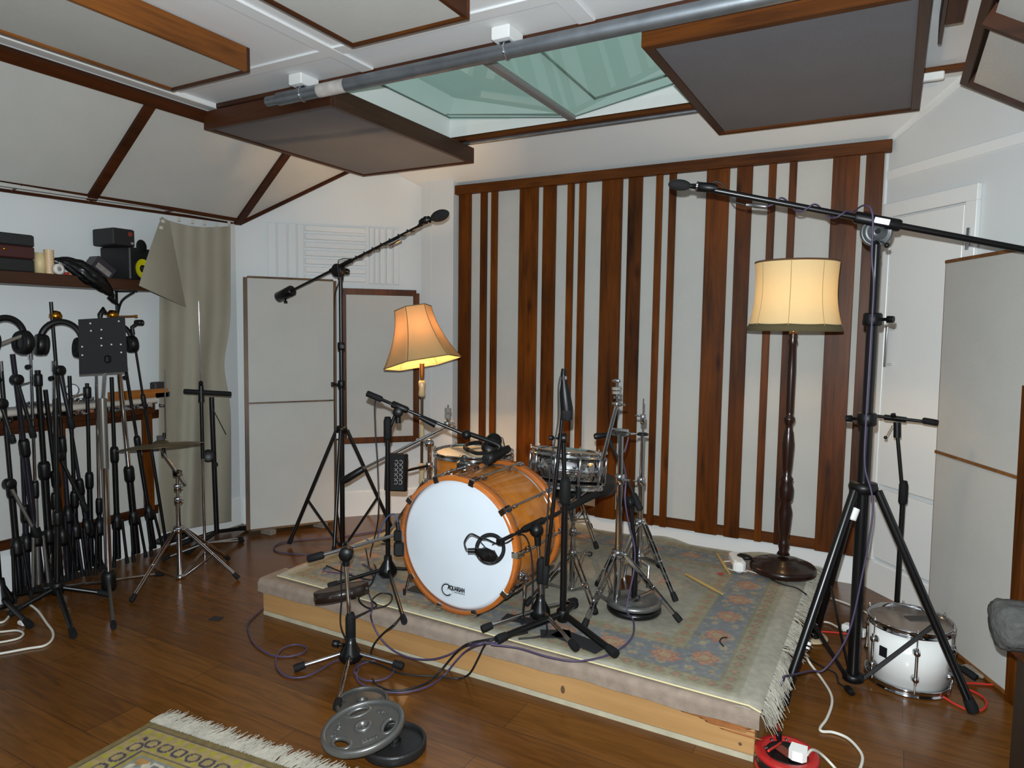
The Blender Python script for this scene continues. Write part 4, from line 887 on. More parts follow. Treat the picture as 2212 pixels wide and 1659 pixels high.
MB().cyl(rsw+sd*.014, rsw+sd*.028, .010, 12).build('wheel_hub', BLACK, rtl)
MB().tube([V(RB.x,RB.y,rp_.z-.05), rsw-sd*.012-V(0,0,.04)], .018, 14).build('wheel_neck', BPLAS, rtl)
k0 = rsw+V(.01,-.01,-.03); k1 = PV(1916, 533, RB)+V(0,-.05,0); kk = MB().cyl(k0, k1, .0035, 8).build('locking_handle', CHROME, rtl); MB().ball(k1, .010, 12).build('handle_ball', BPLAS, kk)
lb = rcen+sd*.0252; lb = on_px(rend, rdir, 1902)+sd*.0252; MB().box(lb, (.055, .001, .022), (-rdir, sd, sd.cross(-rdir)), bev=0).build('white_label', mat('white_label_paper', srgb(226,226,232), .5), rtl)
lg = [c for c in rtl.children if c.name.startswith('leg') and 'collar' not in c.name][0]
a_, b_2 = V(RB.x,RB.y,rzc), PZ(1688,1534); q = a_.lerp(b_2,.10); MB().tube([q, a_.lerp(b_2,.15)], .0175, 14, cap=False).build('paper_sticker', WPLAS, rtl)
q = a_.lerp(b_2,.70); MB().tube([q, a_.lerp(b_2,.712)], .019, 14, cap=False).tube([a_.lerp(b_2,.72), a_.lerp(b_2,.728)], .019, 14, cap=False).build('cable_tie', WPLAS, rtl)
oval_mic('microphone', 'black cylindrical microphone at the left end of the long right boom', rm+rdir*.015+V(0,0,-.006), rdir+V(0,0,-.10), .095, .044, .05, .11, (EYE-rm))
e_ = on_px(rend, rdir, 1535)
cable([rm-rdir*.10+V(0,0,.005), on_px(rend,rdir,1545)+V(0,0,.035), on_px(rend,rdir,1565)+V(0,0,.022), on_px(rend,rdir,1585)-V(0,0,.028), on_px(rend,rdir,1610)-V(0,0,.034)], .0032, 'microphone_cable', KCAB, 'short black cable looping off the microphone on the right boom')
q0_, q1_ = on_px(rend,rdir,1612)-V(0,0,.034), on_px(rend,rdir,1655)-V(0,0,.026)
tag(MB().tube([q0_, q0_.lerp(q1_,.4), q0_.lerp(q1_,.42), q1_], [.008,.008,.010,.009], 14).build('cable_connector', mat('grey_metal_connector', srgb(120,118,116), .35, .8)), 'grey metal cable connector hanging under the long right boom', 'connector')
pur = [q1_, on_px(rend,rdir,1675)-V(0,0,.005)]
for i, xx in enumerate(range(1685, 1850, 12)):
    ph = i*1.05; pur.append(on_px(rend,rdir,xx)+V(0,0,.020*math.sin(ph+1))+sd*(.020*math.cos(ph+1)))
pur += [PV(1868,448,RB)+V(0,-.05,0), PV(1886,470,RB)+V(0,-.07,0), PV(1884,560,RB)+V(0,-.05,0), PV(1888,620,RB)+V(0,-.045,0), PV(1880,760,RB)+V(0,-.045,0), PV(1872,900,RB)+V(0,-.05,0), PV(1869,1000,RB)+V(0,-.055,0), PV(1884,1060,RB)+V(0,-.06,0), PV(1884,1120,RB)+V(0,-.07,0), PV(1864,1230,RB)+V(0,-.08,0), PV(1835,1350,RB)+V(0,-.10,0), PV(1800,1420,RB)+V(-.02,-.12,0), PZ(1752,1449,.10), PZ(1710,1458,.16), PZ(1692,1462,.19), PZ(1690,1475,.14), V(-.36,2.45,.06)]
cable(pur, .0036, 'microphone_cable', PURP, 'purple cable running down the tall right stand from its boom', k=5)
# ---- mid black boom stand left of the bass drum
def mic_stand(name, label, B, z0, feet, hub, baseh, top, clutch, r=.011, m=BLACK, lm_=BLACK, baser=.045, upm=None, fr=.014, hubz=.05, lr=.0085):
    t = thing(name, label, 'stand', (B.x, B.y, z0)); X = lambda z: V(B.x, B.y, z)
    if baser: MB().lathe([(0,0),(baser*.8,0),(baser,.015),(baser*.95,.035),(baser*.45,baseh*.75),(r*1.6,baseh),(0,baseh)], X(z0+hubz-.035), (0,0,1), 22).build('cast_base', BLACK, t)
    pole(t, X(z0+hubz-.02), X(clutch), r, m, 'lower_pole'); pole(t, X(clutch-.03), top, r*.72, upm or m, 'upper_pole')
    MB().lathe([(0,-.055),(r*1.25,-.055),(r*1.7,-.045),(r*1.7,.035),(r*1.2,.055),(0,.055)], X(clutch), (0,0,1), 18).build('clutch_grip', RUBBER, t)
    for p in feet:
        d = (V(p.x,p.y,0)-V(B.x,B.y,0)).normalized(); leg(t, X(z0+hubz)+d*(baser*.7 if baser else .01), p, lr, lm_, fr, .045)
    return t
MBp = PZ(838,1250,RT); MBp = V(MBp.x, MBp.y, 0)
ms = mic_stand('boom_microphone_stand', 'short black boom stand with a cast base just left of the bass drum', MBp, RT, [PZ(874,1350,RT), PZ(706,1272,RT), V(MBp.x+.20, MBp.y+.20, RT)], 0, .10, PV(858,884,MBp), PV(849,925,MBp).z, .0115)
jp = PV(860, 878, MBp); jm = PD(1010, 941, 3.30); jd = (jm-jp).normalized(); jw = on_px(jp, -jd, 792); j2 = on_px(jp, -jd, 826)
MB().cyl(jw, jm, .0078, 12).build('boom_arm', BLACK, ms); MB().tube([jw, jw.lerp(j2,.05), jw.lerp(j2,.9), j2], [.012,.015,.015,.010], 14).build('boom_grip', RUBBER, ms)
MB().tube([on_px(jp,-jd,846), on_px(jp,-jd,848), on_px(jp,jd,878), on_px(jp,jd,882)], [.012,.017,.017,.012], 16).build('boom_sleeve', BPLAS, ms); swivel(ms, jp-V(0,0,.028), side(jd), .024, .034)
MB().cyl(jp-V(0,0,.08), jp-V(0,0,.02), .013, 12).build('swivel_neck', BPLAS, ms)
q0_, q1_ = on_px(jp,jd,910), on_px(jp,jd,945)
MB().tube([q0_+V(0,-.012,-.004), q1_+V(0,-.014,-.008)], [.010,.016], 14).build('cable_sleeve', BPLAS, ms)
# tom microphone resting by the boom end
tm = PD(1075, 981, 3.28)
tmd = (PD(1108, 966, 3.36)-PD(1050, 996, 3.24)).normalized()
t = thing('tom_microphone', 'black microphone hanging over the right rim of the amber tom', 'microphone', tm)
MB().tube([tm-tmd*.075, tm-tmd*.072, tm-tmd*.035, tm+tmd*.02, tm+tmd*.06, tm+tmd*.075], [.020,.030,.031,.022,.019,.017], 20).build('body', BPLAS, t)
MB().tube([tm-tmd*.082, tm-tmd*.066], [.024,.031], 20).build('grille', mat('dark_mesh_grille', srgb(40,42,44), .5, .5, bump=.9, bscale=500), t)
mb2 = MB().tube(cr([jm-jd*.03, jm+jd*.02+V(0,0,.012), tm+V(0,0,.045), tm+V(0,0,.02)], 6), .012, 12); mb2.ball(jm+V(0,-.01,.005), .024, 12); mb2.build('clip', BPLAS, t)
# ---- front short chrome boom stand on the floor
FBs = PZ(747,1440,0); FB = V(FBs.x, FBs.y+.03, 0)
fsx = mic_stand('boom_microphone_stand', 'short chrome boom stand on the floor in front of the platform', FB, 0, [PZ(632,1453), PZ(874,1448), PZ(727,1540)], 0, .105, PV(747,1215,FB), PV(750,1352,FB).z, .0125, m=CHROME, lm_=CHROME, upm=CHROME, baser=.05, fr=.017, lr=.0085)
fj = PV(748, 1196, FB); fe1 = PD(664, 1208, depth(fj)+.02); fe2 = PD(860, 1154, depth(fj)+.06); fd = (fe2-fe1).normalized(); g2 = on_px(fe1, fd, 700)
MB().cyl(fe1, fe2, .0075, 12).build('boom_arm', CHROME, fsx); MB().tube([fe1, fe1.lerp(g2,.06), fe1.lerp(g2,.9), g2], [.012,.0165,.0165,.012], 14).build('boom_grip', RUBBER, fsx)
swivel(fsx, fj, side(fd), .029, .05); MB().tube([PV(748,1222,FB), fj], .014, 14).build('swivel_neck', BPLAS, fsx); knob(fsx, V(FB.x-.02,FB.y-.02,.085), (-1,-.2,0), .015, .05)
# square microphone at its right end
sm_ = PD(862, 1180, depth(fe2)); t = thing('square_microphone', 'flat square-bodied black microphone in front of the left edge of the bass drum', 'microphone', sm_)
sx_, sn_ = rt.copy(), -fw
MB().box(sm_+V(0,0,-.012), (.044,.028,.062), (sx_, sn_, up), bev=.008).build('grille_box', BPLAS, t); MB().box(sm_+V(-.006,0,.045), (.034,.026,.05), (sx_, sn_, up), bev=.006).build('body', BLACK, t)
MB().tube([sm_+V(-.004,0,.07), sm_+V(-.008,0,.105)], [.010,.008], 12).build('connector', BPLAS, t)
BLUE_C = mat('blue_cable_jacket', srgb(52,74,104), .5)
cable([sm_+V(-.008,0,.10), sm_+V(-.02,0,.135), sm_+V(-.06,0,.12), sm_+V(-.10,0,.06), sm_+V(-.13,.0,-.0), sm_+V(-.18,0,.0)], .0034, 'microphone_cable', BLUE_C, 'blue cable arching from the square microphone back along its boom')
# ---- tall thin straight stand in front of the snare
TBs = PZ(1213,1350,RT); TB = V(TBs.x, TBs.y+.01, 0)
tft = [PZ(1070,1392,RT), PZ(1333,1424,RT), PZ(1243,1312,RT)]
ts = mic_stand('boom_microphone_stand', 'tall black stand on three long splayed legs in front of the snare drum', TB, RT, tft, 0, .10, PV(1217,950,TB), PV(1213,1060,TB).z, .0135, baser=0, hubz=.045, lr=.0135, fr=.019)
collar(ts, V(TB.x,TB.y,RT+.04), .026, .05); tj = PV(1215, 946, TB)
swivel(ts, tj, (1,.3,0), .020, .035); knob(ts, tj+V(-.018,-.01,-.002), (-1,-.1,.02), .010, .035)
tb_top = PV(1226, 800, TB)+V(0,-.02,0); tb_bot = PV(1187, 1255, TB)+V(0,-.045,0)
MB().cyl(tb_bot, tj+V(0,-.022,0), .0078, 12).cyl(tj+V(0,-.022,0), tb_top-V(0,0,.04), .0078, 12).build('boom_arm', BLACK, ts)
q = PV(1190, 1215, TB)+V(0,-.042,0); MB().tube([tb_bot, tb_bot.lerp(q,.1), tb_bot.lerp(q,.9), q], [.011,.0145,.0145,.010], 14).build('boom_grip', RUBBER, ts)
t = thing('overhead_microphone', 'long black microphone hanging from the top of the thin tall stand', 'microphone', PV(1228,850,TB))
c0_, c1_, c2_, c3_ = [PV(x, y, TB)+V(0,-.04,0) for x, y in ((1226,808),(1229,845),(1233,880),(1233,904))]
MB().tube([c0_, c0_.lerp(c1_,.5), c1_, c2_, c3_], [.010,.014,.021,.025,.021], 18).build('body', BPLAS, t)
MB().tube([c2_.lerp(c3_,.15), c3_, c3_-V(0,0,.004)], [.0258,.0225,.016], 18).build('grille', mat('fine_black_mesh', srgb(30,31,33), .45, .4, bump=.8, bscale=500), t)
MB().cyl(PV(1225,812,TB)+V(0,-.04,0), PV(1226,819,TB)+V(0,-.04,0), .016, 16).build('silver_ring', CHROME, t)
MB().tube([PV(1226,796,TB)+V(0,-.035,0), PV(1226,809,TB)+V(0,-.04,0)], [.010,.012], 12).build('connector', BPLAS, t)
cable([PV(1226,798,TB)+V(0,-.035,0), PV(1217,830,TB)+V(0,-.045,0), PV(1216,900,TB)+V(0,-.045,0), PV(1212,945,TB)+V(0,-.055,0), PV(1203,1000,TB)+V(0,-.06,0), PV(1196,1120,TB)+V(0,-.06,0), PV(1186,1260,TB)+V(0,-.05,0), PV(1188,1340,TB)+V(0,-.03,0), PZ(1175,1372,RT+.01), PZ(1120,1380,RT+.006)], .0034, 'microphone_cable', KCAB, 'black cable hanging down the thin tall stand', k=6)
# ---- kick drum microphone stand
KBs = PZ(1162,1345,RT); KB = V(KBs.x, KBs.y+.02, 0)
ks2 = mic_stand('boom_microphone_stand', 'short stand with shiny legs holding the kick drum microphone', KB, RT, [PZ(1038,1368,RT), PZ(1247,1411,RT), PZ(1245,1305,RT)], 0, .10, PV(1162,1165,KB), PV(1163,1232,KB).z, .011, m=CHROME, lm_=CHROME, upm=CHROME, baser=.043, lr=.0085, fr=.017)
kj = PV(1160, 1140, KB); kd0 = PD(1082, 1168, depth(kj)-.12); kd1 = PD(1292, 1066, depth(kj)+.30); kdir = (kd1-kd0).normalized()
kja = on_px(kd0, kdir, 1158); MB().cyl(kd0, kd1, .0078, 12).build('boom_arm', BLACK, ks2); g = on_px(kd0, kdir, 1225)
MB().tube([g, g.lerp(kd1,.1), g.lerp(kd1,.95), kd1], [.010,.0145,.0145,.011], 14).build('boom_grip', RUBBER, ks2)
MB().tube([on_px(kd0,kdir,1128), on_px(kd0,kdir,1135), on_px(kd0,kdir,1172), on_px(kd0,kdir,1176)], [.010,.015,.015,.010], 14).build('boom_sleeve', BPLAS, ks2)
MB().ball(kj+V(0,-.005,-.008), .030, 18, (1,1,1.0)).build('boom_swivel', BPLAS, ks2); MB().tube([PV(1162,1178,KB), PV(1161,1155,KB)], [.013,.016], 14).build('swivel_neck', BPLAS, ks2)
rc_ = PD(1059, 1185, depth(kd0)+.01); km = thing('kick_microphone', 'black microphone in a round shock mount ring in front of the bass drum head', 'microphone', rc_)
rn = (EYE-rc_).normalized()+V(.15,0,.05); rn.normalize(); MB().torus(rc_, rn, .054, .0075, 44, 12).build('shock_mount_ring', RUBBER, km)
MB().box(PD(1081,1170,depth(rc_)), (.03,.03,.03), bev=.006).build('ring_clamp', BPLAS, km)
rX, rY, rZ = frame(rn)
mm = MB()
for a in (.6, 2.5, 4.1, 5.4): mm.cyl(rc_+rX*(.05*math.cos(a))+rY*(.05*math.sin(a)), rc_+rX*(.016*math.cos(a+.5))+rY*(.016*math.sin(a+.5)), .0016, 6)
mm.build('elastic_cord', RUBBER, km)
b0 = PD(1066, 1205, depth(rc_)-.02); b1 = PD(1026, 1189, depth(rc_)-.09)
MB().tube([b0, b0.lerp(b1,.12), b0.lerp(b1,.55), b0.lerp(b1,.62), b0.lerp(b1,.95), b1], [.020,.026,.027,.020,.011,.009], 20).build('body', BLACK, km)
MB().tube([b1, b1.lerp(PD(1010,1189,depth(b1)),1)], [.0095,.0085], 12).build('connector', BPLAS, km)
cc = PD(1008,1188,depth(b1)); cable([cc, cc+V(-.010,0,.03), cc+V(.012,.01,.062), PD(1040,1163,depth(b1)+.02), PD(1052,1165,depth(b1)+.05), PD(1075,1175,depth(rc_)+.02), PD(1095,1172,depth(kd0)+.02), PD(1130,1155,depth(kj)-.03), PD(1148,1200,depth(kj)), PV(1150,1300,KB), PV(1140,1362,KB)], .0034, 'microphone_cable', KCAB, 'black cable looping out of the kick drum microphone')
# ---- round-based stand behind the cymbal stand
WBs = PZ(1369,1318,RT); WB = V(WBs.x, WBs.y, 0)
ws = thing('boom_microphone_stand', 'black boom stand with a weighted round base behind the chrome cymbal stand', 'stand', (WB.x, WB.y, RT))
MB().lathe([(0,0),(.112,0),(.118,.008),(.116,.022),(.10,.026),(0,.026)], V(WB.x,WB.y,RT), (0,0,1), 40).build('round_base', BLACK, ws)
wj = PV(1361, 1085, WB); pole(ws, V(WB.x,WB.y,RT+.02), V(WB.x,WB.y,PV(1361,1180,WB).z), .013, BLACK, 'lower_pole'); pole(ws, V(WB.x,WB.y,PV(1361,1190,WB).z), wj, .0095, BLACK, 'upper_pole')
w0, w1 = PD(1384,1102,depth(wj)-.03), PD(1314,946,depth(wj)+.14); wd = (w1-w0).normalized(); MB().cyl(w0, w1, .0078, 12).build('boom_arm', BLACK, ws); g = w0.lerp(w1,.22); MB().tube([w0, w0.lerp(g,.1), w0.lerp(g,.9), g], [.010,.0145,.0145,.010], 14).build('boom_grip', RUBBER, ws)
swivel(ws, wj, side(wd), .026, .04)
t = thing('snare_microphone', 'thin black microphone over the right rim of the snare drum', 'microphone', w1)
h0, h1 = PD(1284,943,depth(w1)-.02), PD(1328,938,depth(w1)); MB().tube([h0, h0.lerp(h1,.1), h0.lerp(h1,.4), h1], [.012,.015,.013,.010], 14).build('body', BPLAS, t); MB().tube([h1, PD(1350,934,depth(w1))], [.010,.008], 12).build('connector', BPLAS, t)
pl_ = thing('weight_plate', 'grey iron weight plate laid round the pole on the round stand base', 'weight plate', (WB.x, WB.y, RT+.028))
MB().lathe([(.016,.0),(.105,0),(.116,.004),(.118,.016),(.110,.024),(.098,.024),(.090,.017),(.045,.017),(.040,.022),(.016,.022),(.016,0)], V(WB.x,WB.y,RT+.028), (0,0,1), 44).build('disc', IRON, pl_)
cable([PD(1350,934,depth(w1)), PD(1357,945,depth(w1)), PD(1350,972,depth(w1)-.01), PD(1344,985,depth(w1)-.02), PV(1352,1030,WB), PV(1357,1075,WB)+V(0,-.04,0), PV(1364,1130,WB)+V(0,-.03,0), PV(1374,1180,WB)+V(0,-.02,0), PV(1374,1230,WB)+V(0,-.03,0), PV(1371,1290,WB)+V(.01,-.13,0), PZ(1368,1340,RT+.006), PZ(1366,1375,RT+.006), PZ(1335,1405,RT+.006), PZ(1290,1422,RT+.006), PZ(1240,1428,RT+.006), PZ(1180,1418,RT+.006), PZ(1120,1400,RT+.006), PZ(1060,1392,RT+.008)], .0038, 'microphone_cable', PURP, 'purple cable running from the snare microphone round the round base to the platform front', k=6)
# ---- small boom stand by the right wall
SBs = PZ(1933,1372,0); SB = V(SBs.x, SBs.y, 0)
sb = mic_stand('boom_microphone_stand', 'small black boom stand between the white tom and the slatted wall', SB, 0, [V(SB.x-.20,SB.y-.12,0), V(SB.x+.14,SB.y-.26,0), V(SB.x+.06,SB.y+.2,0)], 0, .09, PV(1938,935,SB), PV(1936,1062,SB).z, .0115, baser=.04)
sj = PV(1938, 912, SB); s0_, s1_ = PD(1878,897,depth(sj)+.05), PD(2027,914,depth(sj)-.12); s2_ = PD(1992,908,depth(sj)-.09)
MB().cyl(s0_, s1_, .0075, 12).build('boom_arm', BLACK, sb); MB().tube([s2_, s2_.lerp(s1_,.1), s2_.lerp(s1_,.9), s1_], [.010,.0145,.0145,.011], 14).build('boom_grip', RUBBER, sb)
MB().tube([PD(1910,901,depth(sj)+.02), PD(1958,907,depth(sj)-.03)], .013, 14).build('boom_sleeve', BPLAS, sb); MB().tube([PV(1938,945,SB), sj], .016, 14).build('swivel_neck', BPLAS, sb); knob(sb, sj+V(-.012,-.02,.008), (-.2,-.2,1), .011, .035)
k0, k1 = PV(1928,918,SB)+V(0,-.02,0), PV(1913,942,SB)+V(0,-.05,0); kk = MB().cyl(k0, k1, .003, 8).build('locking_handle', CHROME, sb); MB().ball(k1, .008, 12).build('handle_ball', BPLAS, kk)
# ================================================================== SHELF AND CURTAIN ON THE LEFT WALL
SHX = -3.80                                   # front of the shelf
zb0, zt0 = PX(150,619,SHX).z, PX(150,594,SHX).z
yS1 = PX(338,640,SHX).y
shf = thing('wall_shelf', 'dark wooden shelf on the left wall carrying boxes and a loudspeaker', 'shelf', (-3.92, 1.6, zb0))
SZ = zt0
MB().box(((XA+SHX)/2, (yS1-.4)/2, (zb0+zt0)/2), (SHX-XA, yS1+.4, zt0-zb0), bev=.004).build('board', DK_Y, shf)
bq = PX(281,668,-3.9)
m_ = MB().bar(V(-4.03,bq.y,zb0), V(-4.03,bq.y,zb0-.19), .022, .006, upv=(0,1,0)).bar(V(-4.03,bq.y,zb0-.004), V(-3.84,bq.y,zb0-.004), .022, .006)
m_.tube(cr([V(-4.028,bq.y,zb0-.15), V(-3.98,bq.y,zb0-.06), V(-3.86,bq.y,zb0-.008)], 6), .007, 8); m_.build('iron_bracket', BLACK, shf)
def sbox(name, label, x0, x1, yt, yb, dx, xf, m, cat='box', z0=None, extra=None, rot=0):
    """front face seen between picture columns x0..x1, standing back from plane xf"""
    a = PX(x0, yb, xf); b = PX(x1, yb, xf); zt_ = PX((x0+x1)/2, yt, xf).z; zb_ = z0 if z0 is not None else a.z
    t = MB().box((xf-dx/2, (a.y+b.y)/2, (zb_+zt_)/2), (dx, b.y-a.y, zt_-zb_), bev=.006).build(name, m, None)
    tag(t, label, cat); return (xf-dx/2, (a.y+b.y)/2, zt_, a.y, b.y, t)
KB_ = mat('black_case_vinyl', srgb(26,26,28), .5, bump=.3, bscale=200); MRN = mat('dark_maroon_box', srgb(58,20,18), .5); KB2 = mat('black_card_box', srgb(14,14,15), .6)
s1 = sbox('storage_box', 'dark maroon box at the bottom of the stack on the left shelf', -60, 87, 585, 609, .20, -3.82, MRN, z0=SZ)
s2 = sbox('storage_box', 'black box second from the bottom of the stack on the left shelf', -60, 76, 555, 585, .19, -3.825, KB2, z0=s1[2])
s3 = sbox('storage_box', 'maroon box with a brass spot, second from the top of the shelf stack', -60, 76, 527, 555, .19, -3.825, MRN, z0=s2[2])
MB().ball(PX(10,537,-3.824), .008, 8, (.4,1,1)).build('brass_spot', BRASS, s3[5])
s4 = sbox('storage_case', 'black vinyl case on top of the stack on the left shelf', -60, 75, 501, 527, .19, -3.825, KB_, 'case', z0=s3[2])
CRM = mat('cream_candle_wax', srgb(206,186,140), .5)
for x0, x1, yt, lab, nm in ((76,99,545,'cream paper roll standing beside the stack of boxes','paper_roll'), (97,118,539,'ribbed pale wooden spindle standing by the cream roll','wooden_spindle')):
    a, b = PX(x0,605,-3.86), PX(x1,605,-3.86); r_ = (b.y-a.y)/2; c_ = V(-3.86,(a.y+b.y)/2,SZ); h_ = PX(x0,yt,-3.86).z-SZ
    if nm == 'paper_roll': o = MB().lathe([(0,0),(r_,0),(r_,h_),(r_*.5,h_),(r_*.5,h_-.01),(0,h_-.01)], c_, (0,0,1), 20)
    else:
        pr = [(0,0),(r_,0)]
        for k in range(9): q = h_*k/9; pr += [(r_,q+.002),(r_*.86,q+h_/18),(r_,q+h_/9-.002)]
        o = MB().lathe(pr+[(r_,h_),(0,h_)], c_, (0,0,1), 20)
    tag(o.build(nm, CRM if nm == 'paper_roll' else mat('pale_turned_wood', srgb(206,176,140), .35)), lab, 'roll' if nm == 'paper_roll' else 'spindle')
tc_ = PX(130,594,-3.815); tr_t = thing('tape_roll', 'white roll of tape on edge on the left shelf', 'tape', V(-3.825,tc_.y,SZ)); rr = .028; tcc = V(-3.83, tc_.y, SZ+rr)
MB().lathe([(.010,-.012),(rr,-.012),(rr,.012),(.010,.012),(.010,-.012)], tcc, (1,.25,0), 24).build('roll', mat('white_tape', srgb(214,210,204), .6), tr_t); MB().lathe([(.006,-.011),(.010,-.011),(.010,.011),(.006,.011)], tcc, (1,.25,0), 20).build('core', mat('grey_core', srgb(140,136,130), .6), tr_t)
tag(MB().box((-3.83, PX(145,606,-3.83).y, SZ+.008), (.012,.02,.016), bev=.003).build('red_block', RED), 'tiny red plastic block on the shelf below the black bag', 'block')
tag(MB().box((-3.86, PX(165,603,-3.86).y, SZ+.009), (.06,.10,.018), bev=.003).build('tan_block', mat('tan_card', srgb(160,120,84), .7)), 'flat tan card block under the black bag on the shelf', 'block')
# black plastic bag slumped over the shelf edge
BAG = mat('black_polythene', srgb(8,8,9), .3, bump=.9, bscale=28, spec=.35)
t = thing('plastic_bag', 'shiny black plastic bag slumped over the front edge of the left shelf', 'bag', PX(200,615,-3.80))
def bagP(u, v):
    # ridge from (118,552) to (245,655): sweep of an oval section
    pts = [(117,562,-3.86,.012),(140,566,-3.84,.026),(175,583,-3.80,.046),(205,602,-3.785,.046),(228,619,-3.78,.034),(240,632,-3.785,.022),(246,642,-3.785,.012)]
    f_ = u*(len(pts)-1); i = min(int(f_), len(pts)-2); q = f_-i; A_, B_ = pts[i], pts[i+1]
    c = PX(A_[0]*(1-q)+B_[0]*q, A_[1]*(1-q)+B_[1]*q, A_[2]*(1-q)+B_[2]*q); r_ = A_[3]*(1-q)+B_[3]*q; a = 2*math.pi*v
    w_ = 1+.16*math.sin(5*a+9*u)+.10*math.sin(11*a+23*u); return c+V(.5*r_*w_*math.cos(a), .25*r_*math.sin(a), r_*w_*math.sin(a))
MB().grid(bagP, 40, 32).build('bag', BAG, t)
MB().tube([PX(236,640,-3.78), PX(245,650,-3.775), PX(257,659,-3.77)], [.016,.012,.004], 8).build('knot_tail', BAG, t)
# small box, loudspeaker and case
c_ = PX(216,580,-3.86); ax_ = (V(.25,.93,-.28).normalized(), V(-.96,.27,0).normalized(), V(0,0,1)); ax_ = (ax_[0], ax_[1], ax_[0].cross(ax_[1]))
t = thing('small_box', 'small black and grey box tilted against the loudspeaker on the shelf', 'box', V(c_.x,c_.y,SZ)); 
X_ = V(0,.80,-.60); Z_ = V(0,.60,.80); Y_ = V(1,0,0)
MB().box(c_, (.125,.09,.075), (X_,Y_,Z_), bev=.004).build('carton', mat('dark_purple_card', srgb(40,36,44), .45), t)
MB().box(c_+Y_*.0458-Z_*.012, (.09,.002,.030), (X_,Y_,Z_)).build('grey_label', mat('grey_label', srgb(130,126,122), .5, var=.6, vscale=40), t)
SPK = mat('black_speaker_vinyl', srgb(22,22,23), .55, bump=.2, bscale=300)
ya, yb_, zt_ = PX(236,600,-3.84).y, PX(276,600,-3.84).y, PX(255,531,-3.84).z
ye = yb_+.155; sp = thing('loudspeaker', 'black studio loudspeaker with a yellow cone on the left shelf', 'loudspeaker', V(-3.90,(ya+ye)/2,SZ))
spa = math.radians(32)                       # turned towards the room
sX, sY = V(math.cos(spa), math.sin(spa), 0), V(-math.sin(spa), math.cos(spa), 0)   # depth axis, width axis ; front faces along -?
fr_ = PX(276,600,-3.80); fr_.z = SZ          # the near vertical edge of the cabinet
Wd, Dd, Hh = .175, .21, zt_-SZ
fdir = V(.62,-.78,0).normalized()            # loudspeaker front faces the drums
wdir = V(.78,.62,0).normalized()
fr_ = V(PX(277,600,-3.835).x, PX(277,600,-3.835).y, SZ)
cc = fr_+wdir*(Wd/2)-fdir*0
sc0 = V(-3.92,(ya+yb_)/2+.05,SZ)
fdir = V(.97,.24,0).normalized(); wdir = V(-.24,.97,0).normalized()     # front turned towards the curtain end, side face seen from the camera
e0_ = V(-3.815, yb_, SZ)
P_ = lambda w, d, z: e0_+wdir*w-fdir*d+V(0,0,z)
MB().box(P_(Wd/2, Dd/2, Hh/2), (Wd, Dd, Hh), (wdir, fdir, V(0,0,1)), bev=.006).build('cabinet', SPK, sp)
MB().lathe([(.066,0),(.066,.006),(.062,.010),(.056,.004),(.056,0)], P_(Wd/2+.0, 0, .068), fdir, 32).build('surround', RUBBER, sp)
YELC = mat('yellow_cone', srgb(206,196,20), .45)
MB().lathe([(.056,.005),(.045,.0),(.022,-.006+.008)], P_(Wd/2, -.002, .068), fdir, 32).build('cone', YELC, sp); MB().ball(P_(Wd/2, -.004, .068), .021, 14).build('dust_cap', RUBBER, sp)
MB().lathe([(0,.008),(.018,.008),(.036,.004),(.040,0)], P_(Wd/2, 0, .195), fdir, 28).build('tweeter', RUBBER, sp)
MB().box(P_(.022,-.001,.205), (.022,.002,.012), (wdir, fdir, V(0,0,1))).build('maker_plate', mat('silver_plate', srgb(190,190,186), .3, .8), sp)
c2 = sbox('amplifier_case', 'black case with a red badge on top of the loudspeaker', 245, 292, 494, 530, .20, -3.82, KB2, 'case', z0=zt_+.002)
MB().box(PX(281,506,-3.8195), (.002,.022,.022), bev=0).build('red_badge', mat('dull_red_badge', srgb(120,40,26), .5), c2[5])
# curtain
t = thing('curtain', 'unbleached cloth curtain hanging with one corner folded over the shelf end', 'curtain', (-3.93, 3.0, 0))
CX_ = -3.955
def curP(u, v):
    xt = 345+(498-345)*u; yt_ = 470+18*u+10*math.sin(math.pi*u); xb = 342+(500-342)*u; yb_ = 1152-26*u
    # pinch in the right edge as in the photo
    if v < .6: xr = xt+(xb-xt)*v
    else: xr = xt+(xb-xt)*v
    if u > .5: xr -= 14*(u-.5)*2*max(0, math.exp(-((v-.47)/.10)**2))
    y = yt_+(yb_-yt_)*v; dep = CX_+(.006*math.sin(u*23+v*4)+.022*math.sin(u*11+4.5*v*u+1))*min(1,max(0,v-.12)*2.2)+.004*math.sin(u*31)*(1-v)
    return PX(xr, y, dep)
MB().grid(curP, 90, 60).build('cloth', CLOTH, t)
def flapP(u, v):
    A_, B_, C_, D_ = (349,468), (366,478), (402,664), (300,617)
    x = (A_[0]*(1-u)+B_[0]*u)*(1-v)+(D_[0]*(1-u)+C_[0]*u)*v; y = (A_[1]*(1-u)+B_[1]*u)*(1-v)+(D_[1]*(1-u)+C_[1]*u)*v
    bulge = .05*math.sin(math.pi*min(1,v))+.24*(1-u**2.2)*v**1.2; return PX(x-8*math.sin(math.pi*v)*(1-u)*.3, y, CX_+.035+bulge)
MB().grid(flapP, 24, 30).build('folded_corner', CLOTH, t)
cm = mat('pale_curtain_clip', srgb(186,182,172), .5)
for x, y in ((386,480),(415,485),(441,488),(467,492),(494,488)):
    p = PX(x, y-3, CX_); MB().box(p+V(.004,0,.010), (.008,.020,.026), bev=.003).build('curtain_clip', cm, t)
for x, y in ((352,478),(348,492),(343,502),(330,540),(324,549)):
    p = PX(x, y, CX_+.09); MB().box(p, (.008,.022,.020), bev=.003).build('curtain_clip', cm, t)
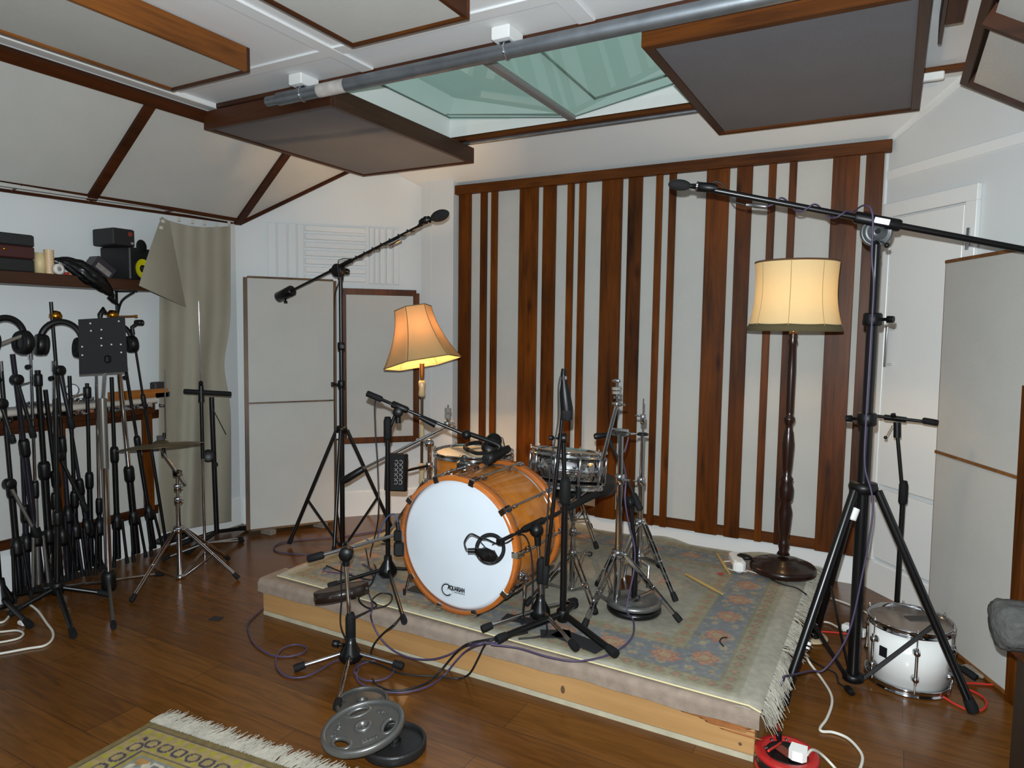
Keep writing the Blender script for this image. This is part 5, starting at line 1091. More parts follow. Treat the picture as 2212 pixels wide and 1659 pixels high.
# ------------------------------------------------------------------ bench-height ledge, its rail and the framed panel under it
zl = PX(200,872,-3.86).z; yl1 = PX(338,860,-3.86).y
lg_ = thing('wall_ledge', 'narrow ledge with a thick pale rounded edge along the left wall above the stands', 'ledge', (-3.95, 1.9, zl-.05))
MB().box((-3.955, (yl1-.2)/2, zl-.012), (.17, yl1+.2, .024)).build('top_board', mat('grey_ledge_top', srgb(150,146,140), .6), lg_)
MB().tube([(-3.865,-.2,zl-.012),(-3.865,yl1,zl-.012)], .017, 14).build('rounded_edge', mat('putty_edge', srgb(176,168,156), .45), lg_)
MB().box((-3.885, (yl1-.2)/2, zl-.058), (.02, yl1+.2, .065)).build('apron', DW_Y, lg_)
fp_x = -3.985
fy0, fy1 = -.3, PX(352,1000,fp_x).y; fzt, fzb = zl-.09, PX(330,1108,fp_x).z
fpn = thing('framed_fabric_panel', 'low pale fabric panel in a brown frame on the left wall behind the stands', 'wall panel', (fp_x, (fy0+fy1)/2, fzb))
MB().box((fp_x-.015, (fy0+fy1)/2, (fzt+fzb)/2), (.03, fy1-fy0, fzt-fzb)).build('fabric', FAB, fpn)
for z in (fzb+.022, fzt-.022): MB().box((fp_x, (fy0+fy1)/2, z), (.035, fy1-fy0, .05), bev=.002).build('frame_rail', DW_Y, fpn)
for xx in (128, 318): y = PX(xx,1000,fp_x).y; MB().box((fp_x, y, (fzt+fzb)/2), (.036, .062, fzt-fzb), bev=.002).build('frame_stile', DW_Z, fpn)
# chrome hook rail below the ledge
zr = PX(150,893,-3.85).z; hr = thing('hook_rail', 'row of chrome clamps and hooks hanging under the left ledge', 'rail', (-3.85, 2.0, zr))
MB().box((-3.866, (yl1+.8)/2, zr), (.006, yl1-.9, .022), bev=.002).build('rail_strip', CHROME, hr)
random.seed(5)
for k in range(15):
    y = 1.55+k*.075+random.uniform(-.015,.015); MB().box((-3.852, y, zr+random.uniform(-.006,.004)), (.018,.036,.024), bev=.005).cyl((-3.85,y,zr-.005),(-3.82,y,zr-.012),.006).build('chrome_clamp', CHROME, hr)
# things on the ledge
gc = PX(157,842,-3.88); gg = thing('dial_gauge', 'small round white dial on a stand on the left ledge', 'gauge', (gc.x, gc.y, zl))
MB().lathe([(.0,0),(.030,0),(.033,.003),(.033,.016),(.028,.016),(.028,.013),(0,.013)], gc-V(.008,0,0), (1,-.35,0), 28).build('case', CHROME, gg); MB().lathe([(0,.0142),(.0275,.0142)], gc-V(.008,0,0), (1,-.35,0), 28).build('face', mat('dial_face', srgb(206,212,214), .4), gg)
MB().box((gc.x,gc.y,zl+.012), (.03,.05,.024), bev=.004).cyl((gc.x,gc.y,zl+.02),(gc.x,gc.y,gc.z-.03),.006).build('foot', CHROME, gg)
lv = PX(300,842,-3.89); t = thing('spirit_level', 'orange brown wooden spirit level lying on the left ledge', 'level', (lv.x, lv.y, zl))
MB().box((lv.x, lv.y, zl+.027), (.03,.36,.054), bev=.004).build('body', wood('orange_level_wood', srgb(104,58,22), srgb(168,104,46), 'Y', .3, coat=.4), t); MB().box((lv.x+.001, lv.y-.10, zl+.027), (.031,.03,.055), bev=.002).build('brass_band', BRASS, t)
bx = PX(334,826,-3.92); tag(MB().box((bx.x,bx.y+.02,zl+.062), (.06,.07,.06), bev=.006).box((bx.x,bx.y+.02,zl+.016), (.09,.10,.032), bev=.004).build('electronic_box', mat('dark_box_plastic', srgb(40,38,38), .5)), 'small dark electronic box at the curtain end of the ledge', 'box')
for k, (xx, yy) in enumerate(((60,860),(78,852),(183,850))):
    p = PX(xx, yy, -3.89); tag(MB().tube([V(p.x,p.y+.05*math.sin(q*.9)*.5+.0,zl+.010+.022*abs(math.sin(q*1.3))) + V(.02*math.cos(q*2),.035*math.sin(q*1.1),0) for q in range(14)], .005, 8).build('chrome_coil', CHROME), ('tangle of chrome wire on the ledge behind the leftmost stands', 'twist of chrome wire on the ledge behind the offset black clutch', 'chrome wire twist on the ledge right of the dial')[k], 'wire')
# ================================================================== PARKED STANDS ALONG THE LEFT WALL
def PXs(x, y, xp): return PX(x, y, xp)
GREYP = mat('grey_satin_tube', srgb(120,116,110), .35, .7); PUK = mat('dark_satin_tube', srgb(34,32,40), .3, .4)
def parked(label, top, bot, xp0, xp1, r=.011, m=BLACK, um=None, clutch=.5, head=None, legs=True, hub=.25, grp='parked stands'):
    """folded stand leaning from floor point bot to top; picture columns measured on two upright planes near the wall"""
    r *= 1.25; b = PZ(bot[0], bot[1], .012); b.x = max(b.x, -3.885); xp0 = max(xp0, -3.83); tpt = PX(top[0], top[1], xp0); t = thing('folded_microphone_stand', label, 'stand', (b.x,b.y,0), grp)
    d = (tpt-b).normalized(); c_ = b.lerp(tpt, clutch)
    pole(t, b+d*.05, c_, r, m, 'lower_pole'); pole(t, c_-d*.02, tpt, r*.72, um or m, 'upper_pole')
    X, Y, Z = frame(d); MB().lathe([(0,-.045),(r*1.2,-.045),(r*1.5,-.03),(r*1.5,.03),(r*1.2,.045),(0,.045)], c_, d, 16).build('clutch_grip', BPLAS, t)
    if legs:
        hb = b.lerp(tpt, hub); MB().lathe([(0,-.05),(.025,-.05),(.028,-.03),(.025,.0),(.016,.045),(0,.045)], hb, d, 18).build('cast_base', BPLAS, t)
        L_ = (hb-b).length*.98
        for k in range(3):
            a = 2*math.pi*k/3+.5; ra = X*math.cos(a)+Y*math.sin(a); e = hb+ra*.045-d*L_; e.z = max(e.z, .014); leg(t, hb+ra*.026, e, .0078, m, .011, .04, lift=False)
    if head: head(t, tpt, d)
    return t
def h_sock(t, p, d): MB().tube([p, p+d*.05], .012, 12).build('thread_end', CHROME, t); knob(t, p-d*.04, V(.6,-.8,0), .013, .035)
def h_clip(t, p, d):
    MB().tube([p-d*.01, p+d*.03, p+d*.04+V(0,.03,.01)], .011, 10).build('clip_neck', BPLAS, t); MB().lathe([(.010,-.022),(.017,-.022),(.017,.022),(.010,.022),(.010,-.022)], p+d*.045+V(0,.045,.012), (1,.2,0), 16).build('microphone_clip', BPLAS, t)
def h_handle(t, p, d):
    collar(t, p-d*.05, .02, .06, BPLAS, 'boom_joint'); k = MB().cyl(p-d*.05, p-d*.05+V(.02,-.10,-.02), .004, 8).build('locking_handle', CHROME, t); MB().ball(p-d*.05+V(.02,-.10,-.02), .008, 10).build('handle_ball', BPLAS, k)
parked('leftmost folded black stand leaning steeply at the picture edge', (2,802), (46,1300), -3.80, 0, .012, head=h_sock)
parked('folded stand with a purple black boom tube leaning right, second from the left', (27,765), (92,1275), -3.78, 0, .013, PUK, clutch=.62)
parked('thin chrome folded stand with a bare thread on top, third from the left', (66,775), (84,1282), -3.84, 0, .009, GREYP, CHROME, head=h_sock, clutch=.45)
parked('thick black folded stand with an offset clutch, fourth from the left', (81,800), (100,1262), -3.80, 0, .015, head=h_handle, clutch=.55)
parked('tall folded stand with a bare rod rising above the headphones', (110,652), (121,1240), -3.82, 0, .010, PUK, BLACK, clutch=.50)
parked('folded chrome stand crossing behind the tall rod', (116,800), (106,1260), -3.86, 0, .009, CHROME, CHROME, clutch=.4, head=h_sock)
parked('folded black stand leaning right below the headphones', (133,806), (196,1236), -3.84, 0, .010, PUK, clutch=.45)
parked('upright black folded stand with a side handle left of the music desk pole', (188,828), (196,1240), -3.84, 0, .011, head=h_handle)
parked('slim upright black folded stand just left of the music desk pole', (208,812), (217,1240), -3.80, 0, .009, um=CHROME, clutch=.35)
parked('thick upright black folded stand just right of the music desk pole', (258,808), (277,1205), -3.80, 0, .015, um=CHROME, clutch=.48)
parked('folded black stand with a clip on top, nearest to the cymbal', (272,800), (303,1190), -3.84, 0, .010, clutch=.62, head=h_sock)
parked('short black boom stub with a microphone clip right of the music desk', (287,718), (318,1180), -3.90, 0, .0075, clutch=.70, head=h_clip, legs=False)
parked('dark folded stand half hidden behind the leftmost pair', (40,815), (62,1284), -3.84, 0, .011, PUK, clutch=.38)
parked('dark folded stand leaning right in front of the brown frame post', (98,842), (146,1256), -3.80, 0, .012, clutch=.55)
parked('dark folded stand behind the dial on the ledge', (150,812), (168,1250), -3.83, 0, .011, clutch=.40)
parked('dark folded stand hidden behind the grey music desk tube', (241,815), (252,1222), -3.82, 0, .012, clutch=.60)
# loose boom arms crossing the row
def boomarm(label, a, b, xa, xb, r=.0085, m=BLACK):
    p, q = PX(a[0],a[1],xa), PX(b[0],b[1],xb); t = thing('loose_boom_arm', label, 'boom arm', q, 'loose boom arms'); MB().cyl(p, q, r, 12).build('tube', m, t)
    MB().tube([q, q.lerp(p,.02), q.lerp(p,.18), q.lerp(p,.2)], [r*1.1,r*1.7,r*1.7,r*1.1], 12).build('grip', RUBBER, t); swivel(t, p, (1,.2,0), .026, .04); return t
boomarm('black boom arm slanting down at the far left', (2,872), (29,956), -3.72, -3.70)
boomarm('black boom arm slanting down below the ledge by the brown frame post', (128,985), (188,1105), -3.80, -3.76)
boomarm('shiny boom arm slanting down low behind the leftmost stands', (20,1045), (82,1160), -3.72, -3.70, .0075, GREYP)
boomarm('black boom arm hanging from the purple black stand', (36,820), (73,945), -3.75, -3.74, .009)
boomarm('black boom arm hanging beside the headphones', (128,800), (156,925), -3.77, -3.75, .010, PUK)
# ------------------------------------------------------------------ music stand in front of the row
NBs = PZ(236,1285,0); NB = V(NBs.x, NBs.y, 0)
mu = thing('music_stand', 'music stand with a black perforated desk on a grey tube', 'music stand', NB)
zh = PV(233,1255,NB).z
zc2 = PV(232,860,NB).z; pole(mu, V(NB.x,NB.y,zh-.03), V(NB.x,NB.y,PV(232,1000,NB).z), .017, CHROME, 'lower_pole'); pole(mu, V(NB.x,NB.y,PV(232,1010,NB).z), V(NB.x,NB.y,zc2), .0195, GREYP, 'middle_pole'); pole(mu, V(NB.x,NB.y,zc2-.02), PV(229,765,NB), .009, CHROME, 'upper_pole')
MB().lathe([(0,-.05),(.03,-.05),(.036,-.03),(.034,.03),(.024,.055),(0,.055)], V(NB.x,NB.y,zh), (0,0,1), 20).build('cast_base', BPLAS, mu)
for p, m in ((PZ(68,1281,.02), CHROME), (PZ(356,1243,.02), CHROME), (PZ(246,1362,.01), GREYP)):
    leg(mu, V(NB.x,NB.y,zh), p, .0085, m, .014, .05)
cs_ = [PV(168,690,NB), PV(268,684,NB), PV(274,797,NB), PV(170,803,NB)]
off = V(.04,-.02,0); dn = (cs_[1]-cs_[0]).cross(cs_[3]-cs_[0]).normalized()
if dn.dot(EYE-cs_[0]) < 0: dn = -dn
cs_ = [c+off for c in cs_]
dsk = MB().prism(cs_, -dn*.004).build('desk', mat('black_desk_enamel', srgb(20,20,23), .7, spec=.25), mu)
lip = MB().prism([cs_[3], cs_[2], cs_[2]-V(0,0,.012), cs_[3]-V(0,0,.012)], -dn*.05); lip.build('desk_ledge', bpy.data.materials['black_desk_enamel'], mu)
hm = mat('pale_hole_rim', srgb(190,186,180), .4)
for cx_, cy_ in ((.25,.09),(.26,.23),(.48,.22),(.47,.38),(.07,.52),(.47,.52),(.68,.51),(.88,.52),(.07,.68),(.88,.67),(.86,.08)):
    a = cs_[0].lerp(cs_[1], cx_); b = cs_[3].lerp(cs_[2], cx_); p = a.lerp(b, cy_); MB().lathe([(0,.0012),(.0038,.0012),(.0045,0)], p, dn, 10).build('screw_head', hm, dsk)
MB().box(PV(228,775,NB)+V(.03,-.012,0), (.05,.03,.04), bev=.008).build('desk_bracket', BPLAS, mu)
# black tripod stand low in front
FQ = PZ(125,1305,0); FQ = V(FQ.x, FQ.y, 0)
t = thing('tripod_stand', 'black low-legged tripod stand in front of the parked row', 'stand', FQ)
pole(t, V(FQ.x,FQ.y,.08), PV(124,1120,FQ), .013, BLACK, 'lower_pole'); pole(t, PV(124,1125,FQ), PV(120,860,FQ), .010, BLACK, 'upper_pole'); collar(t, PV(124,1120,FQ), .02, .07, BPLAS, 'clutch_grip'); collar(t, V(FQ.x,FQ.y,.085), .03, .06, BPLAS, 'leg_hub')
for p in (PZ(160,1382), PZ(16,1336), PZ(240,1290)): leg(t, V(FQ.x,FQ.y,.09), p, .012, BLACK, .017, .06)
GQ = PZ(2,1318,0)
t = thing('tripod_stand', 'black stand base with a stout leg at the lower left picture edge', 'stand', (GQ.x,GQ.y,0)); cone(t, V(GQ.x,GQ.y,.02), .06, .02, .14); pole(t, V(GQ.x,GQ.y,.10), V(GQ.x-.05,GQ.y,1.0), .012, BLACK)
for p in (PZ(68,1360), V(GQ.x-.05,GQ.y-.30,0), V(GQ.x+.0,GQ.y+.30,0)): leg(t, V(GQ.x,GQ.y,.07), p, .012, BLACK, .017, .06)
# ------------------------------------------------------------------ headphones
def headphones(label, c, R, nrm, tiltv, name='headphones', cat='headphones', cup=.040):
    c = Vector(c); n = Vector(nrm).normalized(); u_ = Vector(tiltv); u_ = (u_-n*u_.dot(n)).normalized(); s_ = u_.cross(n)
    t = thing(name, label, cat, c)
    arc = [c+s_*(R*math.cos(a))+u_*(R*1.05*math.sin(a)) for a in [math.radians(-8+196*i/24) for i in range(25)]]
    MB().tube(arc, .015, 10, sq=.6).build('headband', BPLAS, t)
    for q in (1, -1):
        p = c+s_*(R*q)-u_*.03
        MB().lathe([(0,-.022),(cup*.9,-.022),(cup,-.012),(cup,.010),(cup*.8,.022),(0,.022)], p, s_, 22).build('ear_cup', BPLAS, t)
        MB().torus(p-s_*(q*.020), s_, cup*.72, .013, 22, 10).build('ear_pad', RUBBER, t)
    return t
hn = (EYE-PX(20,715,-3.68)).normalized()
headphones('black headphones hung at the far left on the parked stands', PX(14,725,-3.68), .080, hn+V(0,.5,0), (.05,.05,1), cup=.060)
headphones('black headphones hung on the tall bare rod', PX(133,735,-3.70), .090, hn+V(0,.2,0), (0,.1,1), cup=.054)
headphones('black headphones hung behind the music desk', PX(250,735,-3.86), .085, hn+V(0,.2,0), (0,-.1,1), cup=.05)
tag(MB().box(PX(22,735,-3.66), (.02,.17,.014), (V(1,0,0), V(0,.92,.38), V(0,-.38,.92)), bev=.004).build('grey_strap', mat('grey_webbing', srgb(110,104,96), .8)), 'grey webbing strap slung across the leftmost headphones', 'strap')
for k, (x, y, xp, lab) in enumerate(((120,682,-3.83,'tarnished brass clutch at the top of the tall bare rod'),(243,680,-3.84,'polished brass clutch with a side handle above the music desk'),(108,702,-3.83,'small brass knob under the headband on the bare rod'))):
    c_ = PX(x,y,xp); t = thing('brass_clutch', lab, 'clutch', c_)
    s_ = .03 if k < 2 else .020
    MB().lathe([(0,-s_*.8),(s_*.6,-s_*.8),(s_,-s_*.3),(s_,s_*.2),(s_*.6,s_*.8),(0,s_*.9)], c_, (.1,.1,1), 18).build('body', BRASS, t)
    if k == 1:
        kk = MB().cyl(c_+V(0,.02,-.01), c_+V(.02,.12,-.005), .005, 8).build('handle', BRASS, t); MB().ball(c_+V(.02,.125,-.005), .009, 10).build('handle_ball', BRASS, kk)
    elif k == 0: MB().ball(c_+V(.0,.022,.0), .012, 10).build('wing_screw', BRASS, t)
c_ = PX(216,680,-3.85); tag(MB().tube([c_-V(0,0,.03), c_, c_+V(0,.02,.03), c_+V(0,.035,.005)], [.010,.014,.016,.010], 12).build('microphone_clip', BPLAS), 'small black microphone clip sticking up behind the music desk', 'clip')
# ------------------------------------------------------------------ cymbal on its chrome stand
yB = PZ(389,1250,0); yB = V(yB.x, yB.y, 0)
yf = [PZ(283,1303), PZ(516,1253), PZ(528,1236)]
yf[2] = V(yB.x-.02, yB.y+.34, 0)
ys = tripod_chrome('cymbal_stand', 'chrome tripod stand with a tilted cymbal in front of the curtain', yB, 0, PV(388,1143,yB).z, PV(388,1246,yB).z, [yf[0], yf[1], yf[2]], .014, gap=.018)
zA, zB_ = PV(386,1080,yB).z, PV(384,1024,yB).z
pole(ys, V(yB.x,yB.y,PV(388,1143,yB).z), V(yB.x,yB.y,zA), .0125, CHROME, 'middle_pole'); pole(ys, V(yB.x,yB.y,zA-.02), V(yB.x,yB.y,zB_), .0095, CHROME, 'upper_pole')
for z in (zA, PV(386,1052,yB).z): collar(ys, V(yB.x,yB.y,z), .020, .035, CHROME, 'height_clamp'); wing(ys, V(yB.x+.018,yB.y-.01,z), (1,-.2,.2), .03)
MB().box((yB.x,yB.y,zB_), (.05,.03,.028), bev=.006).cyl((yB.x-.03,yB.y,zB_+.016),(yB.x+.03,yB.y,zB_+.016),.010).build('tilter', CHROME, ys); wing(ys, V(yB.x+.03,yB.y-.01,zB_), (1,-.3,.1), .025)
yc = PV(346,959,yB); ya_ = PV(358,986,yB); yl = PV(400,1045,yB); MB().cyl(yl, ya_-(yl-ya_)*.2, .0085, 12).build('boom_arm', CHROME, ys)
ytop = PV(356,800,yB); MB().cyl(ya_, ytop, .0042, 10).build('cymbal_rod', CHROME, ys); pole(ys, PV(352,985,yB), PV(355,935,yB), .009, BLACK, 'sleeve')
cyx = thing('cymbal', 'tarnished bronze cymbal seen almost edge-on in front of the curtain', 'cymbal', yc)
CYM = mat('tarnished_bronze', srgb(128,112,84), .38, .85, bump=.1, bscale=90, var=.3, vscale=20)
cn_ = V(-.02,-.10,1) ; e1_, e2_ = PV(249,970,yB), PV(441,951,yB); cd_ = (e2_-e1_).normalized(); cn_ = cd_.cross(V(cd_.y,-cd_.x,0)).normalized()
if cn_.z < 0: cn_ = -cn_
cn_ = (cn_+V(0,0,.0)+ V(-.8,.55,0)*.13).normalized(); cR = (e2_-e1_).length/2
MB().lathe([(.006,.022),(.02,.024),(.034,.018),(.042,.008),(cR*.6,.003),(cR,-.010),(cR,-.012),(cR*.6,.001),(.042,.006),(.02,.021),(.006,.020)], e1_.lerp(e2_,.5), cn_, 64).build('disc', CYM, cyx)
MB().cyl(e1_.lerp(e2_,.5)+cn_*.020, e1_.lerp(e2_,.5)+cn_*.05, .018, 14).build('felt', mat('dark_felt', srgb(60,58,56), .95), cyx)
# straight chrome stand with a T bar, in front of the curtain
hBs = PZ(443,1205,0); HB = V(hBs.x, hBs.y, 0)
t = thing('tee_bar_stand', 'slim stand with a black T bar and long thin rod before the curtain', 'stand', HB)
zj = PV(444,850,HB).z; zr_ = PV(443,990,HB).z
pole(t, V(HB.x,HB.y,.10), V(HB.x,HB.y,zr_), .0085, CHROME, 'lower_pole'); pole(t, V(HB.x,HB.y,zr_), V(HB.x,HB.y,zj), .011, BLACK, 'upper_pole'); pole(t, V(HB.x,HB.y,zj), PV(429,650,HB), .0035, CHROME, 'thin_rod')
pole(t, V(HB.x,HB.y,.0), V(HB.x,HB.y,.12), .0085, CHROME, 'tip')
ta_, tb_ = PV(396,845,HB), PV(500,851,HB); MB().tube([ta_, ta_.lerp(tb_,.03), ta_.lerp(tb_,.97), tb_], [.010,.0145,.0145,.010], 14).build('tee_bar', RUBBER, t); MB().tube([V(HB.x,HB.y,zj-.05), V(HB.x,HB.y,zj+.05)], [.018,.014], 14).build('tee_joint', BPLAS, t); knob(t, V(HB.x,HB.y,zj+.05), (.5,-.4,.5), .014, .03)
for p in (PZ(348,1213), PZ(524,1166)): leg(t, V(HB.x,HB.y,.09), p, .0075, CHROME, .012, .05)
leg(t, V(HB.x,HB.y,.09), V(HB.x-.05,HB.y+.33,0), .0075, CHROME, .012, .05)
JB = PX(466,1148,-3.86); JB = V(-3.85, JB.y, 0)
t = thing('folded_microphone_stand', 'black stand with a round boom swivel close to the curtain', 'stand', JB, 'parked stands')
j0, j1 = PV(464,1130,JB), PV(457,858,JB); pole(t, V(JB.x,JB.y,.05), j1, .016, BLACK); swivel(t, PV(452,982,JB)+V(.03,-.03,0), (EYE-JB), .040, .03); knob(t, PV(468,1000,JB)+V(.03,-.03,0), (.6,-.8,0), .018, .02)
MB().cyl(PV(460,880,JB)+V(.02,-.02,0), PV(490,936,JB)+V(.03,-.03,0), .003, 8).build('cable_tie', BPLAS, t)
for p in (PZ(535,1145), V(JB.x+.1,JB.y-.30,0), V(JB.x-.1,JB.y-.2,0)): leg(t, V(JB.x,JB.y,.06), p, .013, BLACK, .018, .07)
bgp = PZ(360,1180,0); t = tag(MB().ball((bgp.x-.06,bgp.y+.05,.045), 1, 20, (.10,.16,.045)).build('padded_bag', mat('black_nylon', srgb(20,20,22), .7, bump=.5, bscale=40)), 'black padded bag lying on the floor at the foot of the curtain', 'bag')
# white mains lead on the floor
cable([PZ(-60,1330,.006), PZ(0,1345,.006), PZ(25,1325,.008), PZ(45,1310,.03), PZ(62,1306,.03), PZ(82,1320,.02), PZ(100,1345,.008), PZ(114,1365,.006), PZ(112,1382,.006), PZ(95,1395,.006), PZ(60,1401,.006), PZ(0,1412,.006), PZ(-60,1420,.006)], .0055, 'mains_cable', WCAB, 'white cable looping on the floor at the lower left picture edge')
cable([PZ(-40,1366,.006), PZ(0,1365,.006), PZ(35,1362,.006), PZ(50,1368,.006), PZ(42,1378,.006), PZ(15,1385,.006), PZ(-30,1392,.006)], .005, 'mains_cable', WCAB, 'short white cable loop inside the bigger white loop at lower left')
p = PZ(50,1346,.01); tag(MB().box((p.x,p.y,.012), (.05,.03,.022), bev=.006).build('mains_plug', WPLAS), 'white plug on the floor between the white cable loops', 'plug')
# ================================================================== LAMPS
def glow(name, col, em, tint, strength, seam=None):
    m = bpy.data.materials.new(name); m.use_nodes = True; nt = m.node_tree; b = nt.nodes['Principled BSDF']; L = nt.links.new; out = nt.nodes['Material Output']
    b.inputs['Base Color'].default_value = col; b.inputs['Roughness'].default_value = .9; b.inputs['Specular IOR Level'].default_value = .1
    tl = nt.nodes.new('ShaderNodeBsdfTranslucent'); tl.inputs[0].default_value = tint; mx = nt.nodes.new('ShaderNodeMixShader'); mx.inputs[0].default_value = strength
    tc = nt.nodes.new('ShaderNodeTexCoord'); nz = nt.nodes.new('ShaderNodeTexNoise'); nz.inputs['Scale'].default_value = 160; L(tc.outputs['Object'], nz.inputs['Vector']); bp = nt.nodes.new('ShaderNodeBump'); bp.inputs['Strength'].default_value = .15; L(nz.outputs['Fac'], bp.inputs['Height']); L(bp.outputs[0], b.inputs['Normal'])
    L(b.outputs[0], mx.inputs[1]); L(tl.outputs[0], mx.inputs[2]); L(mx.outputs[0], out.inputs['Surface']); return m
BULB = bpy.data.materials.new('lit_bulb'); BULB.use_nodes = True; bb_ = BULB.node_tree.nodes['Principled BSDF']; bb_.inputs['Emission Color'].default_value = (1,.62,.28,1); bb_.inputs['Emission Strength'].default_value = 6
def bulb(t, p, watts, col, r=.017):
    o = MB().ball(p, r, 16, (1,1,1.2)).build('bulb', BULB, t); o.visible_shadow = True
    l = bpy.data.lights.new('bulb_light', 'POINT'); l.energy = watts; l.color = col; l.shadow_soft_size = .036
    lo = bpy.data.objects.new('bulb_light', l); COL.objects.link(lo); lo.location = Vector(p)
    o.visible_shadow = True; return o
# ---- turned floor lamp on the platform
FLB = PZ(1690, 1240, RUGZ); FLB = V(FLB.x, FLB.y, 0)
fl_ = thing('floor_lamp', 'tall turned mahogany floor lamp with a lit cream drum shade', 'lamp', (FLB.x, FLB.y, RUGZ))
zq = lambda y: PV(1700, y, FLB).z
mpp = depth(V(FLB.x,FLB.y,.8))/FPX
zz = lambda y: PV(1690+ (1700-y)*.022, y, FLB).z
b0_ = RUGZ
MB().lathe([(0,.016),(.150,.016),(.158,.022),(.160,.040),(.150,.052),(.118,.058),(.114,.066),(.075,.072),(.070,.080),(.040,.090),(0,.092)], V(FLB.x,FLB.y,b0_), (0,0,1), 48).build('base', TURN, fl_)
for a in (.3, 1.9, 3.5, 5.0): MB().ball((FLB.x+.11*math.cos(a), FLB.y+.11*math.sin(a), b0_+.010), .014, 10, (1,1,.7)).build('bun_foot', TURN, fl_)
ys_ = [(1198,15),(1190,10),(1178,13),(1170,11),(1162,9),(1150,12),(1130,14),(1105,16),(1085,11),(1078,15),(1072,16),(1055,17),(1042,13),(1034,15),(1026,9),(1010,11),(960,14),(935,11),(925,8),(918,8),(908,13),(903,13),(898,8),(890,9),(800,9.5),(745,8),(738,11),(730,8),(722,10),(714,7)]
pr = [(0, zz(1198)-b0_)]+[(w*mpp*.92, zz(y)-b0_) for y, w in ys_]+[(0, zz(714)-b0_)]
MB().lathe(pr, V(FLB.x,FLB.y,b0_), (0,0,1), 24).build('turned_column', TURN, fl_)
SHADE = glow('cream_silk_shade', srgb(214,196,150), None, (.80,.60,.36,1), .14)
zs0, zs1 = PV(1718,713,FLB).z, PV(1718,567,FLB).z; sc_x = PV(1718,640,FLB); cx_, cy_ = FLB.x+(sc_x.x-FLB.x)*.9, FLB.y+(sc_x.y-FLB.y)*.9
prs = []
for i in range(15):
    q = i/14; r_ = (94*(1-q)+83*q-(9)*math.sin(math.pi*q)*(1-.3*q))*mpp; prs.append((r_, zs0+(zs1-zs0)*q))
mb = MB(); n = 48; vs = []
for r_, z in prs:
    for j in range(n):
        a = 2*math.pi*j/n; k = 1+.004*abs(math.sin(a*4)); vs.append(V(cx_+r_*k*math.cos(a), cy_+r_*k*math.sin(a), z))
mb.add(vs, [(i*n+j, i*n+(j+1)%n, (i+1)*n+(j+1)%n, (i+1)*n+j) for i in range(14) for j in range(n)], True)
shd = mb.build('lamp_shade', SHADE, fl_)
for j in range(8):
    a = 2*math.pi*j/8; MB().tube([V(cx_+(r_+.0008)*math.cos(a), cy_+(r_+.0008)*math.sin(a), z) for r_, z in prs], .0016, 6).build('seam', mat('shade_seam', srgb(176,150,96), .8) if j == 0 else bpy.data.materials['shade_seam'], shd)
BRD = mat('olive_braid', srgb(92,82,54), .9, bump=.8, bscale=300)
MB().lathe([(prs[0][0]+.001,-.006),(prs[0][0]+.004,-.004),(prs[0][0]+.001,.012),(prs[0][0]-.008,.030),(prs[0][0]-.010,.030),(prs[0][0]-.003,.010),(prs[0][0]+.001,-.006)], V(cx_,cy_,zs0), (0,0,1), 48).build('bottom_braid', BRD, shd)
MB().lathe([(prs[-1][0]+.001,-.005),(prs[-1][0]+.003,0),(prs[-1][0]+.001,.004),(prs[-1][0]-.003,0),(prs[-1][0]+.001,-.005)], V(cx_,cy_,zs1), (0,0,1), 48).build('top_braid', mat('brown_braid', srgb(96,66,36), .9), shd)
MB().cyl((cx_,cy_,zz(716)), (cx_,cy_,zs0+.10), .012, 12).build('lamp_holder', BRASS, fl_)
bulb(fl_, (cx_, cy_, zs0+.15), 6, (1,.66,.34))
# ---- standard lamp with a bent bell shade, behind the drums
BLd = 4.36; bp0 = PD(911, 1000, BLd); BLB = V(bp0.x, bp0.y, 0)
l2 = thing('floor_lamp', 'standard lamp with onyx stem and a tilted bell shade, lit, behind the tom', 'lamp', (BLB.x, BLB.y, RUGZ))
mp2 = BLd/FPX; zl2 = lambda y: PV(911, y, BLB).z
MB().lathe([(0,.0),(.13,.0),(.135,.01),(.12,.022),(.05,.035),(.02,.06),(0,.06)], V(BLB.x,BLB.y,RUGZ), (0,0,1), 40).build('base', BRASS, l2)
ONX = mat('onyx_stone', srgb(196,176,136), .2, var=.4, vscale=18, coat=.5)
MB().cyl((BLB.x,BLB.y,RUGZ+.05), (BLB.x,BLB.y,zl2(790)), .0085, 12).build('brass_stem', mat('dark_brass_stem', srgb(84,64,40), .35, .8), l2)
for y0, y1, w in ((857,822,7.5),(1048,1000,6.5),(948,906,5.5)):
    z0_, z1_ = zl2(y0), zl2(y1); w *= mp2; MB().lathe([(0,0),(w*.75,0),(w,(z1_-z0_)*.12),(w*.8,(z1_-z0_)*.5),(w,(z1_-z0_)*.88),(w*.75,z1_-z0_),(0,z1_-z0_)], V(BLB.x,BLB.y,z0_), (0,0,1), 18).build('onyx_section', ONX, l2)
MB().tube([V(BLB.x,BLB.y,zl2(822)), V(BLB.x,BLB.y,zl2(815)), V(BLB.x,BLB.y,zl2(808)), V(BLB.x,BLB.y,zl2(785))], [.008,.013,.015,.016], 16).build('lamp_holder', mat('orange_brass', srgb(150,96,44), .4, .7), l2)
SH2 = glow('parchment_shade', srgb(176,152,108), None, (.74,.36,.17,1), .026)
